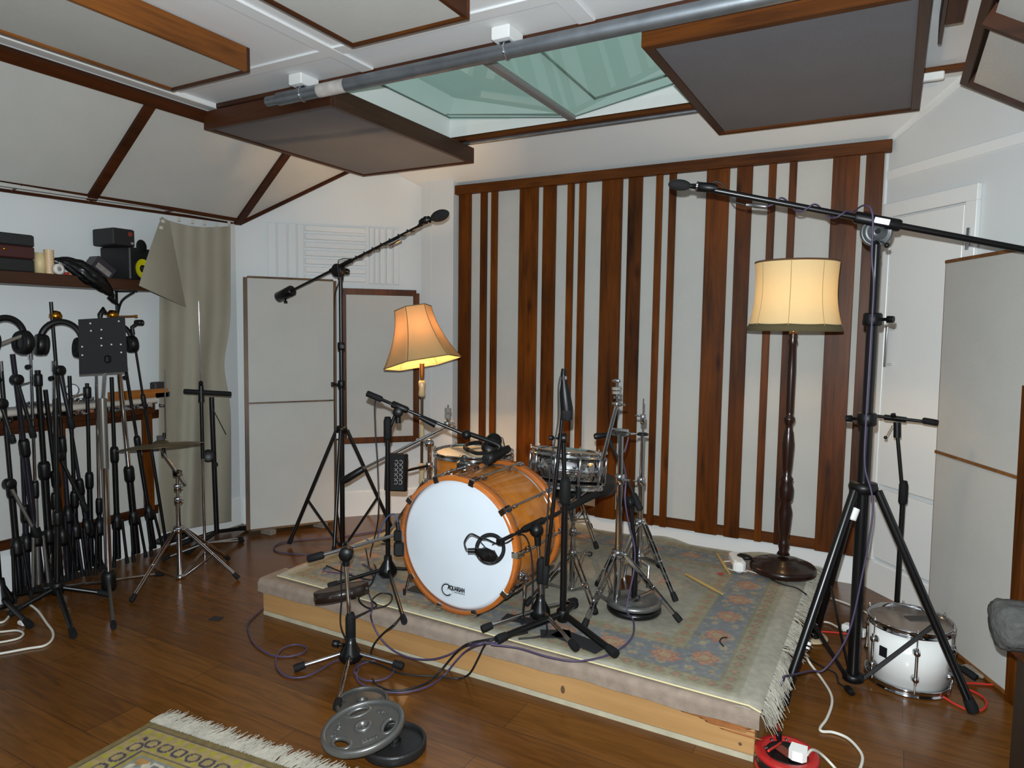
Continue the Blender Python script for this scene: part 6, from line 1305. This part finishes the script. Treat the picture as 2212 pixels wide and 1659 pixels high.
# six-sided flared shade, tilted: rings between top and bottom outlines
tu = V(0,0,1); ctop, cbot = PD(897, 667, BLd), PD(914, 784, BLd+.0)
axs = (ctop-cbot).normalized(); wob = (-rt*math.sin(math.radians(-14))+up*math.cos(math.radians(-14)))
axs = (rt*math.sin(math.radians(-11))+up*math.cos(math.radians(-11))+fw*(.06)).normalized()
hgt = (ctop-cbot).length*1.02; X2 = (rt-axs*rt.dot(axs)).normalized(); Y2 = axs.cross(X2); prof = []
vs = []; NS = 14; n = 48
def hexr(a): b_ = (a+math.pi/6) % (math.pi/3)-math.pi/6; return 1/math.cos(b_)*.93
rb, rt_ = 80*mp2, 38*mp2
rings = []
for i in range(NS+1):
    q = i/NS; r_ = rt_+(rb-rt_)*((1-q)**1.75)
    rings.append([cbot+axs*(hgt*q)+X2*(r_*hexr(2*math.pi*j/n+.25)*math.cos(2*math.pi*j/n))+Y2*(r_*hexr(2*math.pi*j/n+.25)*math.sin(2*math.pi*j/n)) for j in range(n)])
mb = MB(); mb.add([p for R_ in rings for p in R_], [(i*n+j, i*n+(j+1)%n, (i+1)*n+(j+1)%n, (i+1)*n+j) for i in range(NS) for j in range(n)], True)
sh2 = mb.build('lamp_shade', SH2, l2)
TRM = mat('parchment_binding', srgb(120,100,64), .8)
for R_ in (rings[0], rings[-1]): MB().tube(R_, .0032, 6, closed=True).build('edge_binding', TRM, sh2)
for k in range(6):
    j = int(round(((math.pi/6+math.pi/3*k)-.25)/(2*math.pi)*n)) % n; MB().tube([R_[j]*1 for R_ in rings], .0022, 6).build('rib_binding', TRM, sh2)
bulb(l2, cbot+axs*(hgt*.55), 38, (1,.64,.32))
# ================================================================== WEIGHT PLATES
def plate_ring(t, c, n_, R, h, grips, m, inner=.016):
    c = Vector(c); n_ = Vector(n_).normalized(); X, Y, Z = frame(n_)
    X = (rt-n_*rt.dot(n_)).normalized(); Y = n_.cross(X)
    return X, Y
def weight_plate(name, label, c, n_, R, h, m, grips=False, words=()):
    c = Vector(c); n_ = Vector(n_).normalized(); X = (rt-n_*rt.dot(n_)).normalized(); Y = n_.cross(X)
    t = thing(name, label, 'weight plate', c)
    P = lambda r, a, z: c+X*(r*math.cos(a))+Y*(r*math.sin(a))+n_*z
    MB().lathe([(R*.87,0),(R*.97,0),(R,h*.2),(R,h*.8),(R*.97,h),(R*.89,h),(R*.87,h*.85),(R*.87,0)], c, n_, 64).build('rim', m, t)
    MB().lathe([(inner_:=.015,0),(R*.22,0),(R*.22,h*.72),(R*.20,h*.9),(inner_+.008,h*.9),(inner_,h*.8),(inner_,0)], c, n_, 40).build('hub', m, t)
    # web, cut by three grip holes when asked
    NA, NR = 120, 22; r0_, r1_ = R*.2, R*.88; mb = MB(); idx = {}
    def hole(r, a):
        if not grips: return False
        for g in grips:
            d = (a-g+math.pi) % (2*math.pi)-math.pi
            if ((r-R*.66)/(R*.165))**2+(d/.42)**2 < 1: return True
        return False
    for i in range(NR):
        for j in range(NA):
            ra_, rb_ = r0_+(r1_-r0_)*i/NR, r0_+(r1_-r0_)*(i+1)/NR; a0_, a1_ = 2*math.pi*j/NA, 2*math.pi*(j+1)/NA
            if hole((ra_+rb_)/2, (a0_+a1_)/2): continue
            z0_, z1_ = h*.18, h*.62
            mb.add([P(ra_,a0_,z1_),P(rb_,a0_,z1_),P(rb_,a1_,z1_),P(ra_,a1_,z1_),P(ra_,a0_,z0_),P(rb_,a0_,z0_),P(rb_,a1_,z0_),P(ra_,a1_,z0_)], [(0,1,2,3),(7,6,5,4)])
    mb.build('web', m, t)
    if grips:
        for g in grips:
            el = [P(R*.66+R*.165*math.cos(q), g+.42*math.sin(q), h*.45) for q in [2*math.pi*k/40 for k in range(40)]]; MB().tube(el, h*.30, 10, closed=True).build('grip_opening', m, t)
    for txt, ang, r_, sz, flip in words:
        dirr = X*math.cos(ang)+Y*math.sin(ang); tx = Y*math.cos(ang)-X*math.sin(ang); tx = tx*flip; ty = n_.cross(tx)
        lettering(txt, sz, c+dirr*r_+n_*(h*.62), tx, ty, m, t, name='raised_lettering', ext=.0016, sx=1.0)
    return t
pb = PZ(783,1528,.0); weight_plate('weight_plate', 'small dark grey iron weight plate lying flat behind the big silver one', pb+V(0,0,.004), (0,-.05,1), .098, .026, mat('dark_grey_iron', srgb(84,84,82), .42, .6, bump=.1, bscale=150), words=(('POWER', math.radians(165), .070, .020, 1), ('5KG', math.radians(15), .070, .020, 1)))
pd_ = PZ(862,1622,.0); weight_plate('weight_plate', 'black iron weight plate partly under the big silver one', pd_+V(-.02,0,.004), (.0,0,1), .108, .034, IRONK)
pf = PZ(786,1578,.052); weight_plate('weight_plate', 'big silver weight plate with three hand holes propped on the other plates', pf, (-.10,-.14,1), .142, .026, IRON, grips=(math.radians(112), math.radians(232), math.radians(-8)), words=(('POWER', math.radians(176), .092, .024, 1), ('10KG', math.radians(52), .082, .022, -1), ('22LBS', math.radians(-62), .082, .022, 1)))
# ================================================================== THINGS ON THE PLATFORM
# headphones on the tom
hc = V(ft.x+.05, ft.y-.02, tz+.013)
t = thing('headphones', 'black headphones lying on the amber tom', 'headphones', hc)
arc = cr([PD(1008,968,3.60), PD(1012,962,3.62), PD(1030,957,3.64), PD(1050,958,3.62)], 6); arc = [V(p.x,p.y,tz+.016) for p in [PZ(1012,972,tz+.016), PZ(1004,966,tz+.016), PZ(1012,959,tz+.016), PZ(1034,956,tz+.016), PZ(1056,960,tz+.016)]]
arc2 = [V(p.x,p.y,tz+.014) for p in [PZ(1012,972,tz+.014), PZ(1030,979,tz+.014), PZ(1052,978,tz+.014)]]
MB().tube(cr(arc2[::-1]+arc, 5), .012, 10, sq=.8).build('headband', RUBBER, t)
for k, (x, y) in enumerate(((1058,966),(1066,953))):
    p = PZ(x, y, tz+.03+.03*k); MB().lathe([(0,-.022),(.036,-.022),(.044,-.010),(.044,.010),(.034,.024),(0,.024)], p, (.5,-.6,.6), 24).build('ear_cup', BPLAS, t)
cable([PZ(1075,950,tz+.045), PZ(1084,945,tz+.06), PZ(1088,955,tz+.05), PZ(1090,968,tz+.012), V(ft.x+.225,ft.y-.06,tz-.02), V(ft.x+.23,ft.y-.07,tz-.3)], .003, 'headphone_cable', KCAB, 'black headphone lead trailing over the right rim of the amber tom')
# headphone mixer box
mxc = PD(856, 1020, 3.72); mX = (rt*.97+fw*-.2).normalized(); mZ = (up*.985+fw*.17).normalized(); mY = mX.cross(mZ).normalized()
if mY.dot(EYE-mxc) < 0: mY = -mY
t = thing('headphone_mixer', 'black headphone mixer box with two columns of knobs clamped left of the bass drum', 'mixer', mxc)
MB().box(mxc, (.118,.05,.205), (mX,mY,mZ), bev=.006).build('case', BPLAS, t)
for r_ in range(5):
    for c in range(2):
        p = mxc+mY*.0255+mX*(.008+.026*c)+mZ*(.052-.0265*r_); k = MB().lathe([(0,.016),(.007,.016),(.008,.002),(.0088,0)], p, mY, 14).build('control_knob', mat('knob_black', srgb(30,28,30), .4) if (r_, c) == (0, 0) else bpy.data.materials['knob_black'], t)
        MB().torus(p+mY*.001, mY, .0105, .0014, 16, 6).build('printed_ring', mat('pale_print', srgb(190,180,174), .5) if (r_, c) == (0, 0) else bpy.data.materials['pale_print'], k)
MB().cyl(mxc-mY*.025, V(kB.x,kB.y,mxc.z), .008, 10).build('clamp_arm', BPLAS, t)
# tambourine
tq = PZ(738, 1282, RT); tbx = thing('tambourine', 'dark tambourine lying at the front left of the rug', 'tambourine', tq)
nn = (V(-.15,.16,.97)-rt*.14).normalized(); c_ = PZ(738,1279,RT+.058); TR = .118
MB().lathe([(TR-.010,-.022),(TR,-.022),(TR,.022),(TR-.010,.022),(TR-.010,-.022)], c_, nn, 56).build('frame', mat('dark_brown_frame', srgb(36,26,22), .3), tbx)
MB().lathe([(0,.020),(TR-.009,.020)], c_, nn, 40).build('skin', mat('dark_skin', srgb(60,50,44), .5), tbx)
X, Y, Z = frame(nn)
for k in range(8):
    a = 2*math.pi*k/8+.3; p = c_+X*((TR-.004)*math.cos(a))+Y*((TR-.004)*math.sin(a)); MB().cyl(p-nn*.004, p-nn*.0012, .011, 16).cyl(p+nn*.0012, p+nn*.004, .011, 16).build('jingle', CHROME, tbx)
# drumsticks
STK = wood('worn_drumstick', srgb(140,116,66), srgb(176,150,96), 'X', .6, fine=10)
def stick(label, a, b, za=None, zb=None):
    a, b = Vector(a), Vector(b); d = (a-b); L_ = d.length; P_ = lambda q: b.lerp(a, q)
    t = MB().tube([P_(0), P_(.02), P_(.75), P_(.95), P_(.96), P_(.985), P_(1)], [.005,.0075,.0075,.0042,.0045,.0055,.002], 12).build('drumstick', STK); tag(t, label, 'drumstick')
stick('drumstick lying on the rug between the cymbal stand and the floor lamp', PZ(1562,1284,RT+.006), PZ(1481,1240,RT+.006))
stick('drumstick propped up by the white socket left of the floor lamp', PZ(1577,1241,RT+.006), PV(1549,1196,PZ(1560,1216,RT)))
stick('pale drumstick lying on the floor at the right end of the rug', PZ(1770,1338,.02)+V(0,0,0), PZ(1709,1336,.10))
dsc = PZ(1748,1376,.014); tag(MB().lathe([(0,0),(.075,0),(.08,.005),(.075,.010),(0,.010)], V(dsc.x,dsc.y+.02,.004), (.0,.0,1), 36).build('wooden_disc', mat('pale_plywood', srgb(190,172,140), .6, var=.3, vscale=8)), 'pale round wooden disc on the floor behind the left leg of the right stand', 'disc')
# plug adaptor by the lamp
ap = PZ(1590,1226,RT); t = thing('socket_adaptor', 'white plastic socket block on the rug left of the floor lamp', 'socket', ap)
aX = V(.35,-.94,0).normalized(); aY = V(.94,.35,0); MB().box(ap+V(0,.02,.030), (.17,.06,.05), (aX,aY,V(0,0,1)), bev=.01).build('block', WPLAS, t); MB().box(ap+V(0,.0,.03)+aX*.075, (.05,.058,.056), (aX,aY,V(0,0,1)), bev=.012).build('white_plug', WPLAS, t)
MB().ball(ap+V(.035,.03,.055), 1, 16, (.042,.026,.014), ((aY*.8+aX*.6).normalized(), (aX*.8-aY*.6).normalized(), V(0,0,1))).build('black_plug', BPLAS, t)
cable([ap+V(.02,.06,.02), ap+V(-.07,.03,.01), ap+V(-.055,-.03,.008), ap+V(.0,-.075,.008), ap+V(.06,-.06,.008), PZ(1612,1232,RT+.004), PZ(1640,1240,RT+.004)], .003, 'mains_cable', WCAB, 'white flex curled round the socket block by the floor lamp')
cable([PZ(1652,1240,RT+.006), PZ(1668,1252,RT+.004), PZ(1690,1262,RT+.004), PZ(1720,1270,RT+.004), PZ(1742,1284,RT+.004)], .0035, 'mains_cable', KCAB, 'black flex on the rug in front of the floor lamp base')
for x, y, s_, lab in ((1556,1240,.020,'red scrap of leaf on the rug left of the socket block'), (1166,1232,.010,'tiny red scrap beside the round-based stand')):
    p = PZ(x, y, RT+.002); tag(MB().prism([p+V(-s_,0,0), p+V(0,-s_*.5,0), p+V(s_,s_*.1,0), p+V(.2*s_,s_,0)], (0,0,.002)).build('red_scrap', mat('red_paper', srgb(176,44,44), .8)), lab, 'scrap')
cable([PZ(1571,1377,RT+.002), PZ(1560,1378,RT+.003), PZ(1555,1386,RT+.003), PZ(1563,1396,RT+.002)], .0028, 'wire_scrap', KCAB, 'short bent black wire scrap on the blue border of the rug', 'wire')
# ================================================================== FLOOR AT RIGHT
rc = PZ(1698,1664,0); rl = thing('extension_reel', 'red extension cable reel with a white plug at the bottom right corner of the platform', 'extension reel', (rc.x, rc.y, 0))
rcc = V(rc.x+.0, rc.y-.0, .0)
MB().lathe([(0,0.0089),(0.0873,0.0089),(0.0918,0.0133),(0.0918,0.0459),(0.0873,0.0488),(0,0.0488)], rcc, (0,0,1), 44).build('drum', mat('black_reel_ribs', srgb(24,22,22), 0.3700, bump=0.5920, bscale=60), rl)
MB().lathe([(0,0),(0.0888,0),(0.0977,0.0030),(0.0977,0.0104),(0.0888,0.0133),(0,0.0133)], rcc, (0,0,1), 44).build('bottom_flange', RED, rl)
MB().lathe([(0.0629,0.0474),(0.0947,0.0474),(0.0992,0.0518),(0.0992,0.0592),(0.0932,0.0651),(0.0740,0.0666),(0.0681,0.0607),(0.0629,0.0592),(0.0629,0.0474)], rcc, (0,0,1), 44).build('top_flange', RED, rl)
MB().lathe([(0,0.0562),(0.0533,0.0562),(0.0577,0.0607),(0.0636,0.0607),(0.0636,0.0488),(0,0.0488)], rcc, (0,0,1), 40).build('black_ring', BPLAS, rl)
MB().box(rcc+V(-0.0074,0.0037,0.0607), (0.0740,0.0407,0.0089), (V(0.5920,-0.4440,0), V(0.4440,0.5920,0), V(0,0,1)), bev=0.0030).build('socket_plate', mat('scuffed_socket_plate', srgb(110,50,40), 0.3700, var=0.4440, vscale=30), rl)
for a in (1.7, 2.5, 3.4): MB().lathe([(0.0030,0),(0.0067,0),(0.0067,0.0022),(0.0030,0.0022)], rcc+V(0.0651*math.cos(a),0.0651*math.sin(a),0.0659), (0,0,1), 12).build('screw_eye', CHROME, rl)
MB().cyl(rcc+V(-0.0333,0.0629,0.0518), rcc+V(-0.0333,0.0629,0.0851), 0.0096, 14).build('winding_knob', BPLAS, rl)
pg_ = rcc+V(.035,-.02,.080); t = thing('mains_plug', 'white mains plug pushed into the red extension reel', 'plug', pg_)
MB().prism([pg_+V(x,y,-.012) for x, y in ((-.026,-.018),(-.014,-.028),(.016,-.028),(.028,-.014),(.026,.022),(-.022,.024))], (0,0,.032)).build('body', WPLAS, t)
cable([pg_+V(.026,.0,.004), PZ(1755,1620,.08), PZ(1775,1630,.04), PZ(1800,1655,.008), PZ(1825,1685,.006)], .0048, 'mains_cable', WCAB, 'white cable from the plug on the red reel going off at the bottom')
cable([PZ(1737,1392,.16), PZ(1738,1405,.10), PZ(1748,1430,.03), PZ(1772,1462,.007), PZ(1793,1495,.006), PZ(1797,1520,.006), PZ(1786,1552,.006), PZ(1772,1572,.006), PZ(1776,1580,.006), PZ(1800,1582,.006), PZ(1830,1594,.006), PZ(1853,1616,.006), PZ(1863,1636,.006), PZ(1858,1660,.006), PZ(1840,1690,.006)], .0052, 'mains_cable', WCAB, 'long white cable winding over the floor at the bottom right')
cable([PZ(1764,1342,.01), PZ(1790,1345,.01), PZ(1812,1356,.015), PZ(1822,1362,.02)], .0045, 'mains_cable', WCAB, 'short white cable running into the white box beside the white tom')
cable([PZ(1775,1290,.006), PZ(1800,1294,.006), PZ(1840,1308,.006), PZ(1885,1330,.006)], .0045, 'mains_cable', WCAB, 'white cable on the floor behind the right stand')
bxp = PZ(1845,1374,.0); tag(MB().box((bxp.x,bxp.y+.03,.018), (.11,.05,.034), (V(.9,-.43,0), V(.43,.9,0), V(0,0,1)), bev=.006).build('mains_adaptor', WPLAS), 'white mains adaptor on the floor left of the white tom', 'adaptor')
cable([PZ(1772,1364,.006), PZ(1800,1366,.006), PZ(1860,1372,.006), PZ(1900,1380,.006)], .0042, 'mains_cable', REDC, 'red cable passing behind the white tom at its left')
cable([PZ(2030,1500,.006), PZ(2065,1522,.006), PZ(2100,1536,.006), PZ(2124,1532,.006), PZ(2131,1518,.006), PZ(2118,1502,.006), PZ(2085,1486,.006), PZ(2070,1478,.006), PZ(2100,1476,.006), PZ(2150,1480,.006)], .0042, 'mains_cable', REDC, 'red cable loop on the floor right of the white tom')
cable([PZ(1660,1622,.09), PZ(1690,1600,.05), PZ(1683,1580,.02), PZ(1676,1552,.006), PZ(1672,1535,.006)], .004, 'mains_cable', REDC, 'red cable leaving the back of the extension reel')
cable([PZ(1742,1420,.006), PZ(1775,1440,.006), PZ(1805,1455,.006), PZ(1812,1475,.006), PZ(1832,1488,.012)], .0036, 'mains_cable', KCAB, 'black cable with a plug on the floor left of the right stand foot')
p = PZ(1835,1492,.012); tag(MB().bar(p+V(-.012,.02,.002), p+V(.012,-.025,.002), .026, .022, bev=.006).build('mains_plug', BPLAS), 'black plug on the floor by the right stand pole', 'plug')
# another stand's foot behind the white tom and its black damping strip
p0, p1 = PZ(2050,1440,.03), PZ(2112,1474,.012)
t = thing('stand_foot', 'black stand leg poking out right of the white tom', 'stand leg', p1); leg(t, p0+V(-.05,.05,.03), p1, .011, BLACK, .016, .06)
pw = PZ(2105,1458,.0); tag(MB().box((pw.x,pw.y+.02,.008), (.10,.05,.014), (V(.8,-.6,0), V(.6,.8,0), V(0,0,1)), bev=.004).build('grey_pad', mat('grey_foam', srgb(130,124,112), .95)), 'grey foam pad on the floor against the right fabric screen', 'pad')
# grey carpeted arm and dark timber at the right edge
GC = mat('grey_tufted_carpet', srgb(92,92,90), .98, bump=1.0, bscale=70, spec=.05, var=.4, vscale=40)
Ad = 2.15
P1 = lambda x, y, d=Ad: PD(x, y, d)
t = thing('carpeted_bench', 'dark wooden bench with a grey carpeted arm at the right picture edge', 'bench', V(P1(2200,1560).x, P1(2200,1560).y+.05, 0))
c0_ = P1(2190,1355); hA = P1(2140,1330); zA = P1(2140,1322).z
# padded roll running to the right and towards the camera
rX_ = (rt*1.0+fw*-.25); rX_.z = 0; rX_.normalize(); rY_ = V(-rX_.y, rX_.x, 0)
ctr = P1(2172,1345); 
def armP(u, v):
    a = 2*math.pi*v; w_ = 1+.06*math.sin(7*a+3*u)+.05*math.sin(13*a+17*u); e = 1 if u > .06 else (u/.06)**.5
    return ctr+rX_*(-.04+u*.42)+(rY_*(.085*math.cos(a))+V(0,0,1)*(.072*math.sin(a)+.012*math.cos(2*a)))*(w_*e)
MB().grid(armP, 40, 36).build('carpeted_arm', GC, t)
pz = P1(2190,1400).z; bx0 = P1(2197,1420); bx0.z = 0
MB().box(bx0+rX_*.22+V(0,0,(pz-.03)/2), (.40,.10,pz-.03), (rX_, rY_, V(0,0,1)), bev=.004).build('side_board', wood('dark_bench_timber', srgb(30,22,16), srgb(54,40,28), 'Z', .6), t)
MB().bar(P1(2186,1400)+V(0,0,-.002), P1(2240,1448)+V(0,0,-.002), .02, .02).build('lower_batten', DK_X, t)
# ================================================================== CABLES ON THE FLOOR
F = lambda pts, z=.006: [PZ(x, y, z) for x, y in pts]
yfr = RY0-.035
Y_ = lambda pts, y=yfr: [PY(a, b, y) for a, b in pts]
cable([PZ(575,1308,.006), PZ(556,1325,.006)]+F([(537,1345),(536,1362),(545,1385),(562,1402),(590,1416),(625,1418),(655,1410),(662,1400),(652,1394),(632,1393),(608,1403),(597,1420),(597,1438),(610,1456),(635,1464),(665,1460),(690,1448),(720,1430),(745,1424),(766,1430),(774,1446),(770,1463),(782,1478),(812,1490),(850,1496),(890,1493),(930,1480),(960,1458)])+Y_([(985,1428),(1005,1408)])+[PZ(1030,1393,RT+.01), PZ(1058,1388,RT+.008)], .0040, 'microphone_cable', PURP, 'purple cable snaking over the floor in front of the platform with two loops', k=7)
cable(F([(766,1452),(778,1466),(805,1471),(835,1465),(850,1450),(846,1435),(825,1427),(798,1429),(774,1438),(764,1450),(772,1462)]), .0038, 'microphone_cable', PURP, 'purple cable ring on the floor beside the chrome stand base')
cable([PZ(780,1240,RT+.004), PZ(803,1300,RT+.006), PZ(801,1325,RT+.010)]+Y_([(803,1340),(812,1362),(830,1388),(858,1410),(895,1423),(935,1424),(970,1414)], yfr-.01)+[PY(1000,1398,yfr), PZ(1035,1390,RT+.008), PZ(1075,1389,RT+.006)], .0040, 'microphone_cable', PURP, 'purple cable hanging in a swag down the platform front')
cable([PZ(868,1330,RT+.006)]+[PZ(850,1350,RT+.012)]+Y_([(828,1368),(808,1392),(800,1418),(800,1445)], yfr-.02)+F([(806,1470),(822,1484),(845,1491),(875,1490),(905,1482),(930,1470)])+Y_([(955,1445),(985,1410)], yfr-.02)+[PZ(1010,1391,RT+.012), PZ(1050,1382,RT+.006), PZ(1090,1376,RT+.006)], .0042, 'microphone_cable', KCAB, 'black cable dropping off the platform and rising again in front of it')
cable(F([(775,1428),(800,1430),(830,1440),(860,1453),(900,1459),(945,1461),(985,1466),(1004,1462)])+Y_([(1018,1450),(1034,1420),(1046,1396)], yfr-.02)+[PZ(1060,1383,RT+.012), PZ(1105,1374,RT+.006), PZ(1140,1366,RT+.006)], .0040, 'microphone_cable', KCAB, 'black cable from the chrome stand base along the floor and up onto the platform')
cable([PV(752,1205,FB), V(FB.x-.03,FB.y-.02,.42), V(FB.x-.04,FB.y-.01,.28), V(FB.x-.045,FB.y-.01,.16), V(FB.x-.02,FB.y+.02,.06), PZ(775,1428,.006)], .0034, 'microphone_cable', KCAB, 'thin black cable hanging beside the chrome stand pole')
cable(F([(860,1140),(800,1150),(730,1160),(660,1165),(610,1172),(592,1182),(600,1192),(640,1197),(690,1199)])+[PZ(745,1207,.10), PZ(790,1222,RT+.006), PZ(830,1250,RT+.006)], .0040, 'microphone_cable', PURP, 'purple cable looping on the floor behind the platform left of the tall stand')
cable(F([(598,1258),(600,1242),(622,1228),(660,1218),(700,1208),(720,1206)])+[PZ(735,1215,.12), PZ(700,1228,RT+.008), PZ(712,1236,RT+.006), PZ(760,1240,RT+.006)], .0038, 'microphone_cable', PURP, 'purple cable crossing the left edge of the platform')
cable([jp+V(.01,-.03,.0), V(MBp.x-.05,MBp.y-.02,1.08), V(MBp.x-.06,MBp.y-.02,.95), V(MBp.x-.045,MBp.y-.02,.75), V(MBp.x-.035,MBp.y-.03,.5), PZ(800,1200,RT+.006), PZ(812,1228,RT+.006), PZ(803,1260,RT+.006), PZ(782,1278,RT+.006), PZ(776,1298,RT+.006), PZ(800,1314,RT+.006), PZ(838,1306,RT+.006), PZ(846,1286,RT+.006), PZ(822,1282,RT+.008), PZ(804,1296,RT+.008), PZ(812,1310,RT+.010), PZ(760,1336,RT+.006)], .0036, 'microphone_cable', KCAB, 'black cable coiled at the foot of the short stand left of the bass drum')
cable([PV(790,1185,V(-2.35,2.7)), PZ(798,1225,RT+.006), PZ(806,1248,RT+.006), PZ(795,1252,RT+.006), PZ(750,1240,RT+.006), PZ(705,1222,RT+.006)], .0036, 'microphone_cable', KCAB, 'black cable lying across the rug behind the tambourine')
# ================================================================== repeats share a group
GR = {'ceiling_cloud':'fabric ceiling clouds','acoustic_screen':'leaning fabric screens','boom_microphone_stand':'boom stands round the drum kit','cymbal_stand':'chrome cymbal stands','weight_plate':'iron weight plates','drumstick':'loose drumsticks',
      'microphone':'microphones on the tall booms','headphones':'black headphones','storage_box':'boxes stacked on the shelf','microphone_cable':'microphone cables','mains_cable':'mains cables','tape_scrap':'black tape patches','red_scrap':'red scraps on the rug','cable_connector':'cable connectors on the booms',
      'floor_lamp':'lit floor lamps','patterned_rug':'patterned rugs','framed_fabric_panel':'framed fabric wall panels','mains_plug':'mains plugs','wood_block':'blocks under the leaning screen','brass_clutch':'brass clutches','chrome_coil':'chrome wire on the ledge','tripod_stand':'low tripod stands'}
for o in list(bpy.data.objects):
    if o.parent is None and 'label' in o and 'group' not in o:
        g = GR.get(o.name.split('.')[0])
        if g: o['group'] = g
